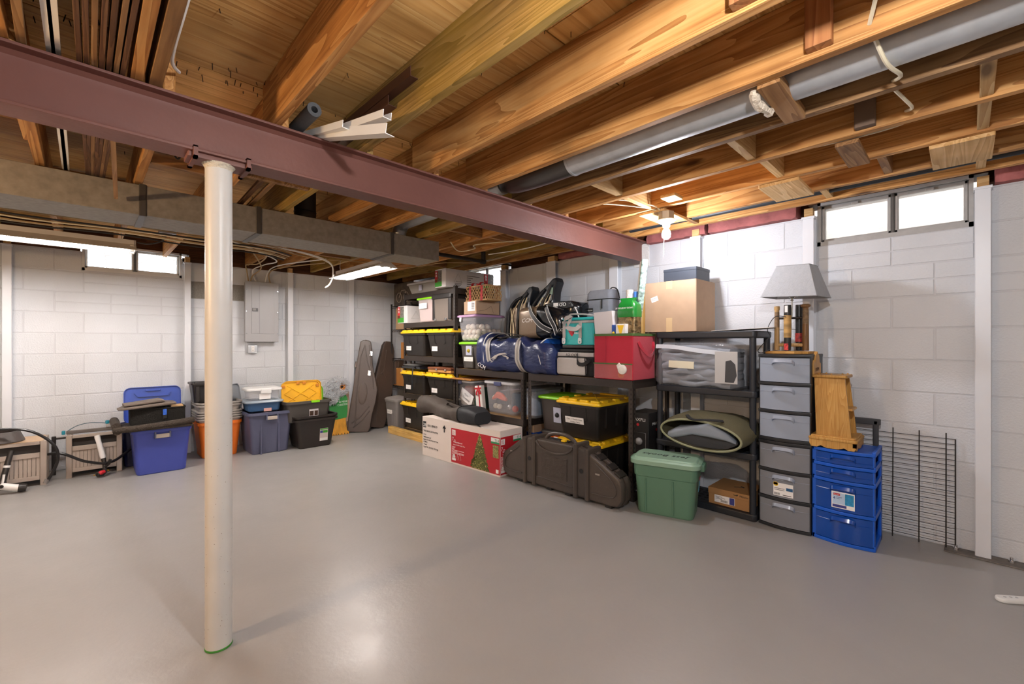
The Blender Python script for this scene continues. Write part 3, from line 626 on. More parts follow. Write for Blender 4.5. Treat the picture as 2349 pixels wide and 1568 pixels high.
MB().loft([[(p[0], y, p[1]) for p in [(r*math.cos(2*PI*i/20), r*math.sin(2*PI*i/20)) for i in range(20)]] for r, y in ((.028, .75), (.03, 0), (.014, 0), (.014, .3))], False, True).build('tube', M('foam_grey', '#57595c', .9, bump=.4, bs=200), t)
for i in range(2): stick('trim_board', f'dark trim strip lying on the duct behind the column, {nms[i]}', 'board', .77+.06*i, 2.8, 3.7, .028, .02, [TRIMB, TRIML][i], z=2.21, dx=-.03, tiltz=.0)
strip3('brown trim stick drooping off the beam in front of the duct', (.05, 1.9, 2.226), (.122, 3.33, 2.05), [(-.009, 0), (.009, 0), (.009, .022), (-.009, .022)], 'trim_board', TRIML, 'board')
t = thing('coupling_hook', 'black iron hook hanging from the joist left of the column', 'hook', (.34, 2.83, 2.20))
MB().tube([(.012*math.cos(a*PI/8), 0, .02+.03*math.sin(a*PI/8)) for a in range(16)], .005, 6, True).build('link', BLACKM, t); MB().tube([(0, 0, .05), (0, 0, .085)], .004, 6).build('shank', BLACKM, t)
# ---------------------------------------------------------------- shelving
SHELFM = M('shelf_steel', '#3a322d', .42, metal=.25, bump=.04, bs=120)
BOARDM = WOOD('particle_board', '#8a6a45', '#a5835a', '#b8976c', 'X')
def steel_shelf(label, y0, y1, H, levels, wire=False):
    t = RW('steel_shelf', label, 'shelving unit', 3.06, y0, y1, 0, .6); h = (y1-y0)/2
    for sx in (-1, 1):
        for yy in (-.3, .3):
            s = 1 if yy < 0 else -1
            x0 = sx*h; p = MB().box(x0, x0-sx*.04, yy, yy+s*.003, 0, H).box(x0, x0-sx*.003, yy, yy+s*.04, 0, H).build('post', SHELFM, t)
            if yy < 0:
                hl = MB()
                for k in range(int(H/.038)): hl.box(x0-sx*.014, x0-sx*.022, yy-.0012, yy+.0005, .03+k*.038, .045+k*.038); hl.box(x0-sx*-.0012, x0-sx*.0005, yy+.016, yy+.024, .03+k*.038, .045+k*.038)
                q = hl.build('slot', M('slot_dark', '#0c0b0a', .8), p); q['kind'] = 'stuff'
            MB().box(x0-sx*-.004, x0-sx*.043, yy-s*.002, yy+s*.043, 0, .018).build('foot_cap', BLACKP, t)
    for z in levels:
        for yy in (-.303, .3): MB().rbox(-h+.004, h-.004, yy, yy+.012 if yy < 0 else yy-.012, z-.066, z, .003, n=1).build('beam', SHELFM, t)
        for sx in (-1, 1): MB().rbox(sx*(h-.003)-.005, sx*(h-.003)+.005, -.297, .297, z-.066, z, .002, n=1).build('side_beam', SHELFM, t)
        if wire and z == levels[-1]:
            g = MB()
            for k in range(int(2*h/.05)): g.tube([(-h+.03+k*.05, -.29, z-.012), (-h+.03+k*.05, .29, z-.012)], .0022, 5)
            for k in range(8): g.tube([(-h+.01, -.28+k*.08, z-.016), (h-.01, -.28+k*.08, z-.016)], .003, 5)
            g.build('wire_deck', BLACKM, t)
        else: MB().box(-h+.008, h-.008, -.288, .288, z-.014, z-.002).build('shelf_board', BOARDM, t)
    return t
steel_shelf('tall black steel shelving unit full of totes near the back corner', 4.095, 5.24, 1.90, (1.875, 1.50, 1.067, .57, .115))
steel_shelf('low black steel shelf holding the navy duffel and baseball tote', 2.99, 4.085, .95, (.945, .49, .07))
steel_shelf('low black steel shelf holding the red wrap organiser, wire bottom deck', 1.80, 2.93, .95, (.945, .07), True)
tag(MB().rbox(2.985, 3.05, 4.25, 5.53, 0, .092, .004, n=1).build('timber_sill', PINE), 'yellow pine timber on the floor along the tall shelf front', 'timber')
# black plastic shelf
t = RW('plastic_shelf', 'black plastic four-tier shelf carrying the big cardboard box', 'shelving unit', 3.31, 1.0, 1.75, 0, .37)
for z in (1.325, .905, .47, .05):
    s = MB().rbox(-.375, .375, -.185, .185, z-.05, z, .012, r=.03, n=3); sh = s.build('shelf', DARKSH, t)
    if z < 1.3:
        sl = MB()
        for i in range(12):
            for j in range(5): sl.box(-.3+i*.054, -.3+i*.054+.034, -.14+j*.058, -.14+j*.058+.03, z-.0005, z+.0012)
        sl.build('vent_slot', INK, sh)['kind'] = 'stuff'
for sx in (-.345, .345):
    for sy in (-.155, .155):
        MB().lathe([(.026, 0), (.022, .02), (.022, .86), (.024, .88), (.022, .92), (.022, 1.29)], 14, sx, sy).build('leg', DARKSH, t)
# wire rack in the corner
t = RW('wire_rack', 'black wire rack behind the hard cases in the back corner', 'shelving unit', 3.3, 5.46, 6.03, 0, .42)
for sx in (-.275, .275):
    for sy in (-.2, .2): MB().lathe([(.0125, 0), (.0125, 1.8), (.015, 1.8), (.015, 1.815)], 10, sx, sy).build('post', BLACKM, t)
for z in (1.78, 1.43, 1.0, .6, .15):
    g = MB()
    for sy in (-.2, .2):
        g.tube([(-.275, sy, z), (.275, sy, z)], .003, 5); g.tube([(-.275, sy, z-.03), (.275, sy, z-.03)], .003, 5)
        g.tube([(-.27+.0318*k, sy, z-(.03 if k % 2 else 0)) for k in range(18)], .0018, 4)
    for sx in (-.275, .275): g.tube([(sx, -.2, z), (sx, .2, z)], .003, 5)
    for k in range(11): g.tube([(-.25+.05*k, -.2, z+.003), (-.25+.05*k, .2, z+.003)], .002, 4)
    g.build('wire_shelf', BLACKM, t)

# ---------------------------------------------------------------- totes
def tub_rings(w, d, h, tp, r, rim=.015, lip=.02, wall=.004, n=4, inner=True):
    """open container: outer wall, rolled rim, inner wall, floor"""
    b = [rr(w*tp-.02, d*tp-.02, r*.7, 0, n), rr(w*tp, d*tp, r, .012, n), rr(w-.002, d-.002, r, h-lip-.002, n), rr(w+2*rim, d+2*rim, r+rim, h-lip, n), rr(w+2*rim, d+2*rim, r+rim, h, n)]
    if inner: b += [rr(w-2*wall, d-2*wall, r-wall, h, n), rr(w*tp-2*wall, d*tp-2*wall, r-wall, .02, n)]
    return b
def lid_rings(w, d, h, r, n=4):
    return [rr(w, d, r, 0, n), rr(w+.004, d+.004, r, h*.35, n), rr(w-.006, d-.006, r, h*.75, n), rr(w-.03, d-.03, r*.8, h*.8, n), rr(w-.05, d-.05, r*.7, h, n)]
def scrawl(parent, x0, x1, y, z, hgt, sd, name='handwriting', mat=INKG):
    """a line of illegible handwriting"""
    rnd = random.Random(sd); p = []; n = max(6, int((x1-x0)/.008)); 
    for i in range(n+1): p.append((x0+(x1-x0)*i/n, y-.0006, z+rnd.uniform(-.5, .5)*hgt))
    return MB().tube(p, .0009, 3).build(name, mat, parent)
def label_tag(parent, x0, x1, y, z0, z1, sd=0, slope=0.):
    o = MB().box(x0, x1, -.0008, 0, z0, z1).build('label', LABELW, parent, loc=(0, y, 0), rot=(slope, 0, 0))
    if sd is not None: scrawl(o, x0+(x1-x0)*.15, x1-(x1-x0)*.15, -.0008, (z0+z1)/2, (z1-z0)*.35, sd)
    return o
def yellow_tote(label, y0, y1, xf, z, h, dep, sd, group='black totes with yellow lids', lab=True, tilt=0.):
    t = RW('storage_tote', label, 'storage tote', xf, y0, y1, z, dep, group, tilt)
    W, D = abs(y1-y0)-.01, dep-.01; w, d = W-.05, D-.05; tp = .86; hb = h-.035
    bd = MB().loft(tub_rings(w, d, hb, tp, .03, .012, .03, inner=False)).build('body', BLACKP, t)
    sl = math.atan((w*(1-tp)/2)/hb)
    for fx in (-.20, .20):            # moulded ribs on the front face
        rb = MB()
        xx = fx*w; f = lambda zz: -(d*tp/2+(d-d*tp)/2*zz/hb)-.004
        rb.tube([(xx, f(hb*.94), hb*.94), (xx, f(hb*.55), hb*.55), (xx+(-.03 if fx > 0 else .03)*-1*-1, f(hb*.53), hb*.53)], .005, 6); rb.build('rib', BLACKP, bd)
    sr = MB()
    for fy in (-.28, .02, .3): sr.rbox(-w/2-.004, w/2+.004, fy*d-.006, fy*d+.006, hb*.35, hb*.93, .003)
    sr.build('side_rib', BLACKP, bd)
    ld = MB().loft(lid_rings(W, D, .03, .045)).build('lid', YELLOW, t, loc=(0, 0, hb-.006))
    rg = MB()                           # raised blocks round the lid edge and the X-shaped ribs on top
    for k in (-.42, -.2, .06, .3): rg.rbox(k*W, k*W+.08*W/.45, -D/2+.012, -D/2+.045, .02, .044, .006)
    for k in (-.3, 0, .3): rg.rbox(-W/2+.012, -W/2+.045, k*D-.04, k*D+.04, .02, .044, .006).rbox(W/2-.045, W/2-.012, k*D-.04, k*D+.04, .02, .044, .006)
    rg.rbox(-W*.3, W*.3, D/2-.05, D/2-.015, .02, .044, .006)
    rg.tube([(-W*.33, -D*.33, .028), (W*.33, D*.33, .028)], .008, 6).tube([(W*.33, -D*.33, .028), (-W*.33, D*.33, .028)], .008, 6)
    rg.build('lid_ridge', YELLOW, ld)
    if lab:
        zl = hb*.34; yy = -(d*tp/2+(d-d*tp)/2*zl/hb)-.003
        label_tag(t, -w*.34, -w*.34+.12, yy-.004, zl-.03, zl+.025, sd)
    return t
for y0, y1, z, h, lab, sd in ((4.685, 5.27, 1.067, .335, 'black tote with yellow lid and paper label, left of two under the tree box', 1), (4.085, 4.675, 1.067, .335, 'black tote with yellow lid and paper label, right of two on the third shelf', 2),
        (4.69, 5.28, .57, .30, 'black tote with yellow lid under the black cable pouch', 3), (4.09, 4.68, .57, .30, 'black tote with yellow lid under the wooden game box', 4), (4.72, 5.28, .115, .345, 'black tote with yellow lid on the bottom shelf beside grey waste bin', 5)):
    yellow_tote(lab, y0, y1, 3.005, z, h, .58, sd)
tt = yellow_tote('large black tote, yellow lid, handwritten label, upper of pair behind bow case', 2.09, 2.575, 3.02, .405, .345, .62, 6, lab=False)
lb = MB().box(-.10, .10, -.001, 0, -.028, .028).build('label', LABELW, tt, loc=(-.04, -.271, .16), rot=(.13, 0, 0))
text(lb, 'Cars + Track Cases', -.085, -.002, .002, .021, INKG, 'handwriting', shear=.2); text(lb, 'Hobby Cubes', -.045, -.002, -.021, .019, INKG, 'handwriting', shear=.2)
yellow_tote('large black tote with yellow lid, lower of the pair behind the bow case', 2.08, 2.575, 3.03, .07, .335, .6, 7, lab=False)

def clear_tote(label, xf, y0, y1, z, h, dep, lid, latch=None, cat='storage tote', name='clear_tote', body=None, tp=.9, lidh=.03, group=None):
    t = RW(name, label, cat, xf, y0, y1, z, dep, group)
    W, D = abs(y1-y0), dep; w, d = W-.035, D-.035
    MB().loft(tub_rings(w, d, h-lidh*.6, tp, .035, .01, .02, .003)).build('body', body or CLEAR, t)
    if lid: MB().loft(lid_rings(W, D, lidh, .045)).build('lid', lid, t, loc=(0, 0, h-lidh))
    if latch:
        MB().rbox(-.055, .055, -D/2-.014, -D/2+.004, h-.05, h-.008, .008).build('latch', latch, t)
    return t
# row on the tall shelf's top
t = clear_tote('long clear under-bed tote with white lid on the tall shelf top', 3.06, 4.47, 5.19, 1.877, .15, .42, CLEARW, tp=.88, body=M('smoky_clear', '#b9b2a8', .25, alpha=.6))
MB().box(-.05, .02, -.203, -.202, .03, .10).build('sticker', M('sticker_blue', '#b9bdd0', .5), t)
def print_panel(parent, x0, x1, y, z0, z1, tree=True):
    """printed carton end: green ground, red column with a white fir, grey tree picture"""
    q = MB().box(x0, x1, y-.001, y, z0, z1).build('printed_panel', GREENINK, parent); wd = x1-x0; hh = z1-z0
    MB().box(x0+wd*.42, x1, y-.0016, y-.001, z0+hh*.3, z1).build('tree_picture', M('snowy_tree_print', '#76716a', .6, var=.5, vs=60), q)
    MB().box(x0, x0+wd*.40, y-.002, y-.001, z0+hh*.45, z1).build('red_column', REDINK, q)
    MB().tri([(x0+wd*.08, z0+hh*.8), (x0+wd*.32, z0+hh*.8), (x0+wd*.2, z0+hh*.97)], y-.002).box(x0+wd*.12, x0+wd*.3, y-.003, y-.002, z0+hh*.62, z0+hh*.66).box(x0+wd*.12, x0+wd*.3, y-.003, y-.002, z0+hh*.69, z0+hh*.74).build('fir_mark', WHITE, q)
    MB().box(x0, x0+wd*.38, y-.002, y-.001, z0+hh*.27, z0+hh*.43).build('dark_red_column', M('dark_red_print', '#7c1d22', .5), q)
def carton(t, w, d, h, m, tape=True, name='carton'):
    """closed corrugated carton with top flaps meeting in the middle"""
    MB().rbox(-w/2, w/2, -d/2, d/2, 0, h-.004, .003, n=1).build(name, m, t)
    for s in (-1, 1): MB().box(-w/2+.002, w/2-.002, s*.0015, s*(d/2-.001), h-.004, h).build('flap', m, t)
    if tape: MB().box(-.025, .025, -d/2-.0012, d/2+.0012, h, h+.0012).box(-.025, .025, -d/2-.0012, -d/2, h-.06, h).build('tape', TAPE, t)
# long white tree box: its end faces the room, its long side faces the camera's right
t = RW('tree_box', 'long white carton with red and green ends lying on the tall shelf top', 'box', 2.99, 4.185, 4.40, 1.89, .74)
BOXW = M('white_carton', '#dcd9d8', .6, var=.03, vs=10)
carton(t, .215, .74, .215, BOXW, False)
print_panel(t, -.107, .03, -.371, .012, .20)
q = MB().tri([(-.2, .05), (-.02, .05), (-.11, .17)], 0, .0006); 
tr = MB().tube([(.1085, -.25, .062), (.1085, -.13, .062), (.1085, -.19, .17)], .0012, 4, True).build('triangle_mark', INKG, t)
text(t, 'Menard Inc.', .1085, -.225, .068, .02, INKG, face='R'); tl = MB()
for y0, y1, z in ((-.24, -.14, .048), (-.24, -.15, .034), (-.24, -.17, .02), (-.06, .14, .155), (-.06, .03, .13), (-.06, 0, .105), (-.06, .01, .08), (-.06, .03, .055), (-.06, .0, .03)): tl.box(.1078, .1084, y0, y1, z-.004, z+.004)
tl.build('text_lines', INKG, t)
pp = bpy.data.objects.new('printed_end', None); C.objects.link(pp); pp.parent = t; pp.rotation_euler = (0, 0, PI/2); pp.location = (.108, .24, 0)
print_panel(pp, -.03, .13, -.0005, .005, .205)
# row two
t = RW('tree_box', 'short white carton with red and green end on the second shelf', 'box', 3.04, 5.12, 5.36, 1.50, .45)
carton(t, .24, .45, .23, BOXW, False); print_panel(t, -.12, .04, -.226, .01, .22)
MB().tube([(.121, -.16, .06), (.121, -.02, .06), (.121, -.09, .16)], .0012, 4, True).build('triangle_mark', INKG, t)
t = RW('picture_box', 'box printed with a bread picture behind the short white carton', 'box', 3.36, 4.95, 5.22, 1.50, .2)
carton(t, .27, .2, .32, M('grey_box', '#a39a92', .6), False); MB().ball((-.04, -.1, .26), .045, 10, 6).build('bread_print', M('bread', '#c7873f', .6), t)
t = clear_tote('clear tote with lime lid full of red and silver tinsel on the second shelf', 3.06, 4.565, 4.945, 1.50, .315, .45, LIME, tp=.92, body=M('clear_tinted', '#ead9d6', .2, alpha=.42))
label_tag(t, -.12, .06, -.218, .17, .24, 9)
MB().rbox(-.15, 0, -.18, .18, .01, .13, .03).build('silver_filling', M('silver_tinsel', '#bdb7b2', .3, metal=.6, bump=1, bs=60, var=.4, vs=60), t)
MB().rbox(-.01, .155, -.19, .18, .01, .25, .04).build('red_filling', M('red_tinsel', '#d08f88', .25, metal=.4, bump=1, bs=25, var=.3, vs=20), t)
t = RW('file_tote', 'grey-brown file tote with black lid and clips on the second shelf', 'storage tote', 3.04, 4.165, 4.58, 1.50, .42)
GREYB = M('taupe_plastic', '#6f655c', .4, var=.03)
MB().loft([rr(.36, .36, .03, 0), rr(.37, .37, .03, .01), rr(.385, .385, .03, .29)]).build('body', GREYB, t)
MB().rbox(-.205, .205, -.205, .205, .265, .33, .014, r=.03).build('lid', BLACKP, t)
for x0, x1 in ((-.19, -.135), (.135, .19)): MB().rbox(x0, x1, -.193, -.17, .015, .27, .006).build('corner_post', BLACKP, t)
for x in (-.12, .10): MB().rbox(x-.018, x+.018, -.205, -.185, .005, .035, .004).build('clip', STEELW, t)
# row four: what lies on the lids
t = RW('cable_pouch', 'black glossy pouch with hanging strap on the tote lid', 'bag', 3.0, 4.70, 5.30, .885, .4)
BLKSH = M('black_vinyl', '#15151a', .22, bump=.4, bs=22, coat=.3)
MB().loft([rr(.50, .28, .06, 0, 4), rr(.58, .36, .08, .02, 4, .0), rr(.56, .34, .08, .045, 4, -.02), rr(.36, .2, .06, .062, 4, -.06)]).build('pouch', BLKSH, t)
MB().loft([rr(.34, .2, .07, .052, 4, -.1, -.05), rr(.36, .22, .07, .066, 4, -.1, -.05), rr(.2, .12, .05, .074, 4, -.12, -.04)]).build('grey_flap', M('grey_vinyl', '#9a9a98', .3, bump=.3, bs=20), t)
MB().strip(smooth_path([(.05, -.12, .055), (.10, -.2, .03), (.115, -.225, -.06), (.11, -.22, -.16), (.10, -.215, -.24)], 5), .012, .004, (1, 0, 0)).build('strap', BLKSH, t)
t = RW('game_box', 'flat wooden game box on the right tote lid', 'box', 3.01, 4.11, 4.60, .885, .3)
MB().rbox(-.235, .235, -.145, .145, 0, .03, .004, n=1).build('tray', WOOD('game_wood', '#a5713a', '#c58f50', '#d3a266', 'X'), t); MB().rbox(-.24, .24, -.15, .15, .032, .06, .005, n=1).build('lid', WOOD('game_wood_dark', '#5e3320', '#7d4a30', '#90593c', 'X'), t)
MB().rbox(-.06, -.03, -.156, -.148, .02, .045, .002).rbox(.12, .15, -.156, -.148, .02, .045, .002).build('latch', STEELW, t)
# waste bin and things on the wire rack
t = thing('waste_bin', 'grey plastic waste bin with lid and label behind the timber', 'bin', (3.20, 5.62, 0), -PI/2)
BING = M('bin_grey', '#7d7876', .45, var=.03)
MB().loft([rr(.25, .20, .03, 0), rr(.26, .21, .03, .01), rr(.33, .255, .04, .40), rr(.345, .27, .045, .40), rr(.345, .27, .045, .42)]).build('bin', BING, t)
MB().loft([rr(.36, .285, .06, .42, 5), rr(.365, .29, .06, .445, 5), rr(.33, .25, .06, .462, 5), rr(.2, .14, .05, .478, 5), rr(.05, .04, .015, .481, 5)]).build('lid', M('bin_lid', '#8d8784', .45), t)
label_tag(t, -.09, .05, -.112, .24, .30, 21, .06)
MB().rbox(.02, .12, -.128, -.10, 0, .30, .01).build('front_rib', BING, t)
def box_thing(name, label, xf, y0, y1, z, h, dep, m, cat='box', tape=True, group=None):
    t = RW(name, label, cat, xf, y0, y1, z, dep, group); carton(t, abs(y1-y0), dep, h, m, tape); return t
box_thing('cardboard_box', 'orange-brown cardboard box on the second wire rack level', 3.32, 5.50, 5.98, .605, .26, .3, CARDO)
box_thing('cardboard_box', 'small cardboard box on the middle wire rack level', 3.34, 5.49, 5.80, 1.005, .24, .3, CARDO)
box_thing('cardboard_box', 'tall tan cardboard box on the upper wire rack level', 3.36, 5.50, 5.99, 1.435, .32, .3, M('cardboard_tan', '#c9a880', .75, var=.04))
t = RW('picture_box', 'dark box printed with a bicycle on the wire rack top', 'box', 3.34, 5.50, 6.0, 1.787, .33, )
carton(t, .5, .33, .33, M('dark_print', '#5b4f42', .5, var=.4, vs=14), False)
wh = MB()
for cx in (-.1, .1): wh.tube([(cx+.07*math.cos(a*PI/10), -.1665, .12+.07*math.sin(a*PI/10)) for a in range(20)], .005, 5, True)
wh.tube([(-.1, -.1665, .12), (-.03, -.1665, .22), (.07, -.1665, .22), (.1, -.1665, .12)], .004, 5).build('bicycle_print', M('print_pale', '#b9ab98', .5), t)
# ---------------------------------------------------------------- on the low shelves
t = RW('storage_tote', 'dark grey tote with lime lid under the baseball tote', 'storage tote', 3.085, 3.70, 4.085, .945, .45)
GRT = M('dark_grey_plastic', '#4c4844', .42, var=.03)
MB().loft(tub_rings(.34, .41, .285, .88, .03, .01, .02)).build('body', GRT, t)
MB().loft(lid_rings(.385, .45, .03, .04)).build('lid', LIME, t, loc=(0, 0, .277))
MB().rbox(-.07, .07, -.212, -.18, .01, .25, .01).build('front_panel', GRT, t)
st = MB().box(-.05, .05, -.2145, -.2135, .155, .26).build('sticker', M('sticker_blue', '#b9bdd0', .5), t); MB().ball((0, -.214, .205), .022, 10, 6).build('sticker_picture', M('yellow_pic', '#c9b023', .5), st)
label_tag(t, -.085, .075, -.214, .085, .135, 31)
# baseballs in a clear tote
t = clear_tote('clear tote with purple lid half full of baseballs', 3.085, 3.755, 4.125, 1.26, .30, .46, M('purple_lid', '#a883a8', .4), tp=.86)
MB().box(-.11, -.075, -.225, -.222, .19, .26).build('hang_tag', LABELW, t, rot=(0, .15, 0), loc=(-.04, 0, .02))
BALLM = M('baseball_leather', '#e2d8c6', .5, var=.06, vs=30); SEAM = M('red_stitch', '#a8443a', .6)
def ballproto():
    o = MB().ball((0, 0, 0), .036, 14, 9).build('baseball', BALLM); pts = []
    for i in range(40):
        a = 2*PI*i/40; b_ = .44*math.cos(2*a)*1.0; p = Vector((math.cos(a)*math.cos(b_*1.6), math.sin(a)*math.cos(b_*1.6), math.sin(b_*1.6)))*.0362; pts.append(p)
    MB().tube(pts, .0011, 4, True).build('seam', SEAM, o); return o
bp0 = ballproto(); rnd = random.Random(8); k = 0
for lay, (nx, ny, z) in enumerate(((4, 5, .306), (4, 5, .366), (3, 4, .424))):
    for i in range(nx):
        for j in range(ny):
            if lay == 2 and (i+j) % 3 == 0: continue
            o = bp0 if k == 0 else copy_tree(bp0); k += 1
            o.location = (3.085+.085+j*.0745+(.03 if lay == 1 else 0)*.5+lay*.012, 3.94+(i-(nx-1)/2)*.0735+(.0 if lay != 1 else .003), .9965+z)
            o.rotation_euler = (rnd.uniform(0, 6), rnd.uniform(0, 6), 0)
            tag(o, 'worn white baseball in the clear tote with purple lid', 'baseball', 'baseballs in the clear tote')
box_thing('cardboard_box', 'small cardboard box with shipping label under the wicker basket', 3.11, 3.775, 4.0, 1.562, .145, .35, CARD, tape=False)
cb = [o for o in bpy.data.objects if o.get('label', '').startswith('small cardboard box with shipping')][0]
sb = MB().box(-.04, .09, -.1762, -.175, .035, .14).build('shipping_label', LABELW, cb)
bc = MB()
for i in range(9): bc.box(.03, .08, -.177, -.176, .05+i*.009, .053+i*.009+.002*(i % 2))
bc.build('barcode', INK, sb); MB().tube(smooth_path([(.113, -.14, .03), (.113, -.04, .05), (.113, .04, .09), (.113, .06, .06), (.113, .08, .015)], 4), .0012, 4).build('pen_line', INK, cb)
# wicker basket
t = RW('wicker_basket', 'wicker gift basket with red plaid ribbons on a small cardboard box', 'basket', 3.14, 3.63, 4.0, 1.708, .22)
WIC = M('wicker', '#b08b5c', .7, var=.15, vs=30); g = MB()
def side(f):
    for k in range(-4, 12):
        for s in (1, -1):
            a, b_ = (k*.046, 0), (k*.046+.165*.8*s, .165); pts = []
            for q in range(7):
                u = a[0]+(b_[0]-a[0])*q/6; v = .165*q/6
                if 0 <= u <= .37: pts.append(f(u, v))
            if len(pts) > 1: g.tube(pts, .0045, 5)
side(lambda u, v: (-.185+u, -.11, v)); side(lambda u, v: (-.185+u, .11, v)); side(lambda u, v: (.185, -.11+u*.22/.37, v)); side(lambda u, v: (-.185, -.11+u*.22/.37, v))
g.build('lattice', WIC, t); MB().tube(rr(.37, .22, .03, .165, 4), .007, 6, True).tube(rr(.37, .22, .03, .005, 4), .007, 6, True).build('rim', WIC, t)
MB().box(-.18, .18, -.105, .105, .0, .006).build('base', WIC, t)
RIB = M('plaid_ribbon', '#a11d22', .7, var=.6, vs=45)
for x in (-.1, .10):
    MB().strip([(x, -.116, 0), (x, -.116, .168), (x, .116, .168), (x, .116, 0)], .018, .002, (1, 0, 0)).build('ribbon', RIB, t)
MB().strip(smooth_path([(-.12, -.07, .17), (-.09, -.08, .205), (-.03, -.07, .20), (0, -.07, .175), (.04, -.07, .205), (.11, -.06, .2), (.13, -.07, .17)], 5), .016, .003, (0, 1, 0)).build('bow', RIB, t)
MB().rbox(-.03, .03, -.09, -.05, .16, .195, .01).build('bow_knot', RIB, t)

# goalie leg pads
PADB = M('pad_black', '#1d2024', .35, bump=.25, bs=40); BRZ = M('bronze_vinyl', '#7d6a55', .28, metal=.25, bump=.35, bs=14); LACE = M('cream_lace', '#cdbb95', .7); NAVYV = M('navy_black_vinyl', '#1a2130', .3, bump=.2, bs=25)
def pad(label, y, x, z, tip):
    """leg pad standing upright, strapped side to the room; local x to the right, z up; the boot flare rises to the right"""
    t = thing('leg_pad', label, 'leg pad', (x, y, z), -PI/2, 'goalie leg pads', rot=(-.05, 0, -PI/2))
    h = .96 if tip else .90
    prof = [(-.16, 0), (-.17, .45), (-.165, .66), (-.14, .73), (-.06, h-.13), (.05, h-.06), (.12, h), (.165, h+.005), (.185, h-.04), (.15, h-.14), (.145, h-.25), (.165, h-.34), (.165, .3), (.16, 0)]
    MB().prism(prof, 'Y', -.06, .07, .022).build('body', PADB, t)
    MB().prism([(-.12, .02), (-.125, .62), (-.09, .68), (-.03, .70), (-.01, .66), (-.01, .02)], 'Y', -.088, -.05, .016).build('knee_panel', BRZ, t)
    MB().prism([(.03, .02), (.03, .66), (.05, .71), (.10, .73), (.115, .6), (.115, .02)], 'Y', -.086, -.05, .016).build('knee_panel', BRZ, t)
    for pts in ([(-.145, -.07, .02), (-.15, -.08, .4), (-.14, -.08, .64), (-.07, -.07, .75), (.03, -.065, h-.11)], [(.01, -.085, .02), (.01, -.095, .4), (.015, -.09, .68), (.07, -.075, .78), (.12, -.065, h-.07)]):
        MB().tube(smooth_path(pts, 5), .016, 8).build('padded_roll', PADB, t)
    MB().prism([(.125, .02), (.125, .60), (.13, .72), (.16, .74), (.17, .6), (.165, .02)], 'Y', -.075, -.05, .008).build('wing', NAVYV, t)
    for pts in ([(-.11, -.092, .06), (-.07, -.097, .24), (-.10, -.097, .44), (-.06, -.092, .64), (.02, -.08, .76)], [(-.02, -.095, .06), (-.08, -.098, .22), (-.04, -.1, .40), (-.09, -.098, .60), (-.12, -.085, .68)], [(.05, -.09, .05), (.09, -.093, .25), (.06, -.095, .45), (.08, -.09, .64), (.12, -.075, .78)], [(.11, -.09, .3), (.05, -.095, .5), (.04, -.09, .66), (.09, -.075, .80)]):
        MB().strip(smooth_path(pts, 5), .006, .003, (1, 0, .1)).build('lace', LACE, t)
    for x_, zz in ((-.07, .16), (-.07, .36), (-.07, .52), (.075, .2), (.075, .42), (.075, .56)):
        MB().tube([(x_+.012*math.cos(a*PI/5), -.091, zz+.012*math.sin(a*PI/5)) for a in range(10)], .0035, 5, True).build('eyelet', INK, t)
    return t
p1 = pad('black and bronze goalie leg pad with cream laces, left of the pair', 3.455, 3.50, .95, False)
p2 = pad('black and bronze goalie leg pad with white lettering, right of the pair', 3.115, 3.50, .95, True)
text(p2, 'Reebok', .162, -.0765, .70, .075, WHITE, face='F', roll=PI/2)
MB().prism([(.09, .80), (.13, .79), (.14, .86), (.10, .87)], 'Y', -.068, -.058).build('tag_patch', M('green_patch', '#8aa08a', .5), p2)

# navy duffel
NAVY = M('navy_vinyl', '#25305a', .33, bump=.7, bs=13, coat=.12, spec=.5, stretch=(1, 1, 2.2)); SILV = M('silver_strap', '#b5b0aa', .5); PIPE_W = M('white_piping', '#e8e6e2', .4)
BLUE2 = M('blue_vinyl', '#184a96', .28, bump=.7, bs=12, coat=.2)
def wob(rings, amp, sd):
    rnd = random.Random(sd); ph = [rnd.uniform(0, 6) for _ in range(6)]; out = []
    for r in rings:
        q = []
        for p in r:
            x, y, z = p
            n = math.sin(x*23+ph[0]+z*11)*.5+math.sin(z*31+ph[1]-x*13)*.35+math.sin(y*29+ph[2]+x*37)*.3+math.sin(x*61+z*53+ph[3])*.18
            c = Vector((sum(a[0] for a in r)/len(r), sum(a[1] for a in r)/len(r), sum(a[2] for a in r)/len(r))); v = Vector(p)-c
            v = v.normalized() if v.length > 1e-6 else v
            q.append(tuple(Vector(p)+v*amp*n))
        out.append(q)
    return out
def bag_rings(sections, n=7):
    """soft bag lying along local x: sections (x, y centre, z bottom, depth, height, corner radius)"""
    R = []
    for x, yc, zb, d, h, r in sections:
        R.append([(x, yc+p[0], zb+h/2+p[1]) for p in rr(d, h, r, 0, n)])
    return R
t = RW('duffel_bag', 'large navy hockey duffel with silver straps on the low shelf', 'bag', 2.985, 2.60, 3.66, .945, .50)
secs = []
for i in range(27):
    u = i/26; x = -.525+1.05*u
    hgt = .31+.03*math.sin(u*PI)+.018*math.sin(u*15)+.012*math.sin(u*33)-.05*max(0, (u-.75)/.25); dd = .44+.03*math.sin(u*9); k = min(1, min(u, 1-u)*14+.35)
    secs.append((x, .0+.012*math.sin(u*13), .0, dd*(.75+.25*k), hgt*(.72+.28*k), .085))
MB().loft(wob(wob(bag_rings(secs, 9), .014, 4), .008, 44)).build('body', NAVY, t, ang=60)
e = MB().loft(wob(bag_rings([(-.545, -.02, .0, .30, .30, .12), (-.53, -.02, .0, .40, .385, .14), (-.46, -.02, .01, .40, .40, .14), (-.40, -.02, .03, .36, .37, .14), (-.385, -.02, .06, .26, .28, .1)]), .006, 9)).build('end_pocket', NAVY, t, ang=60)
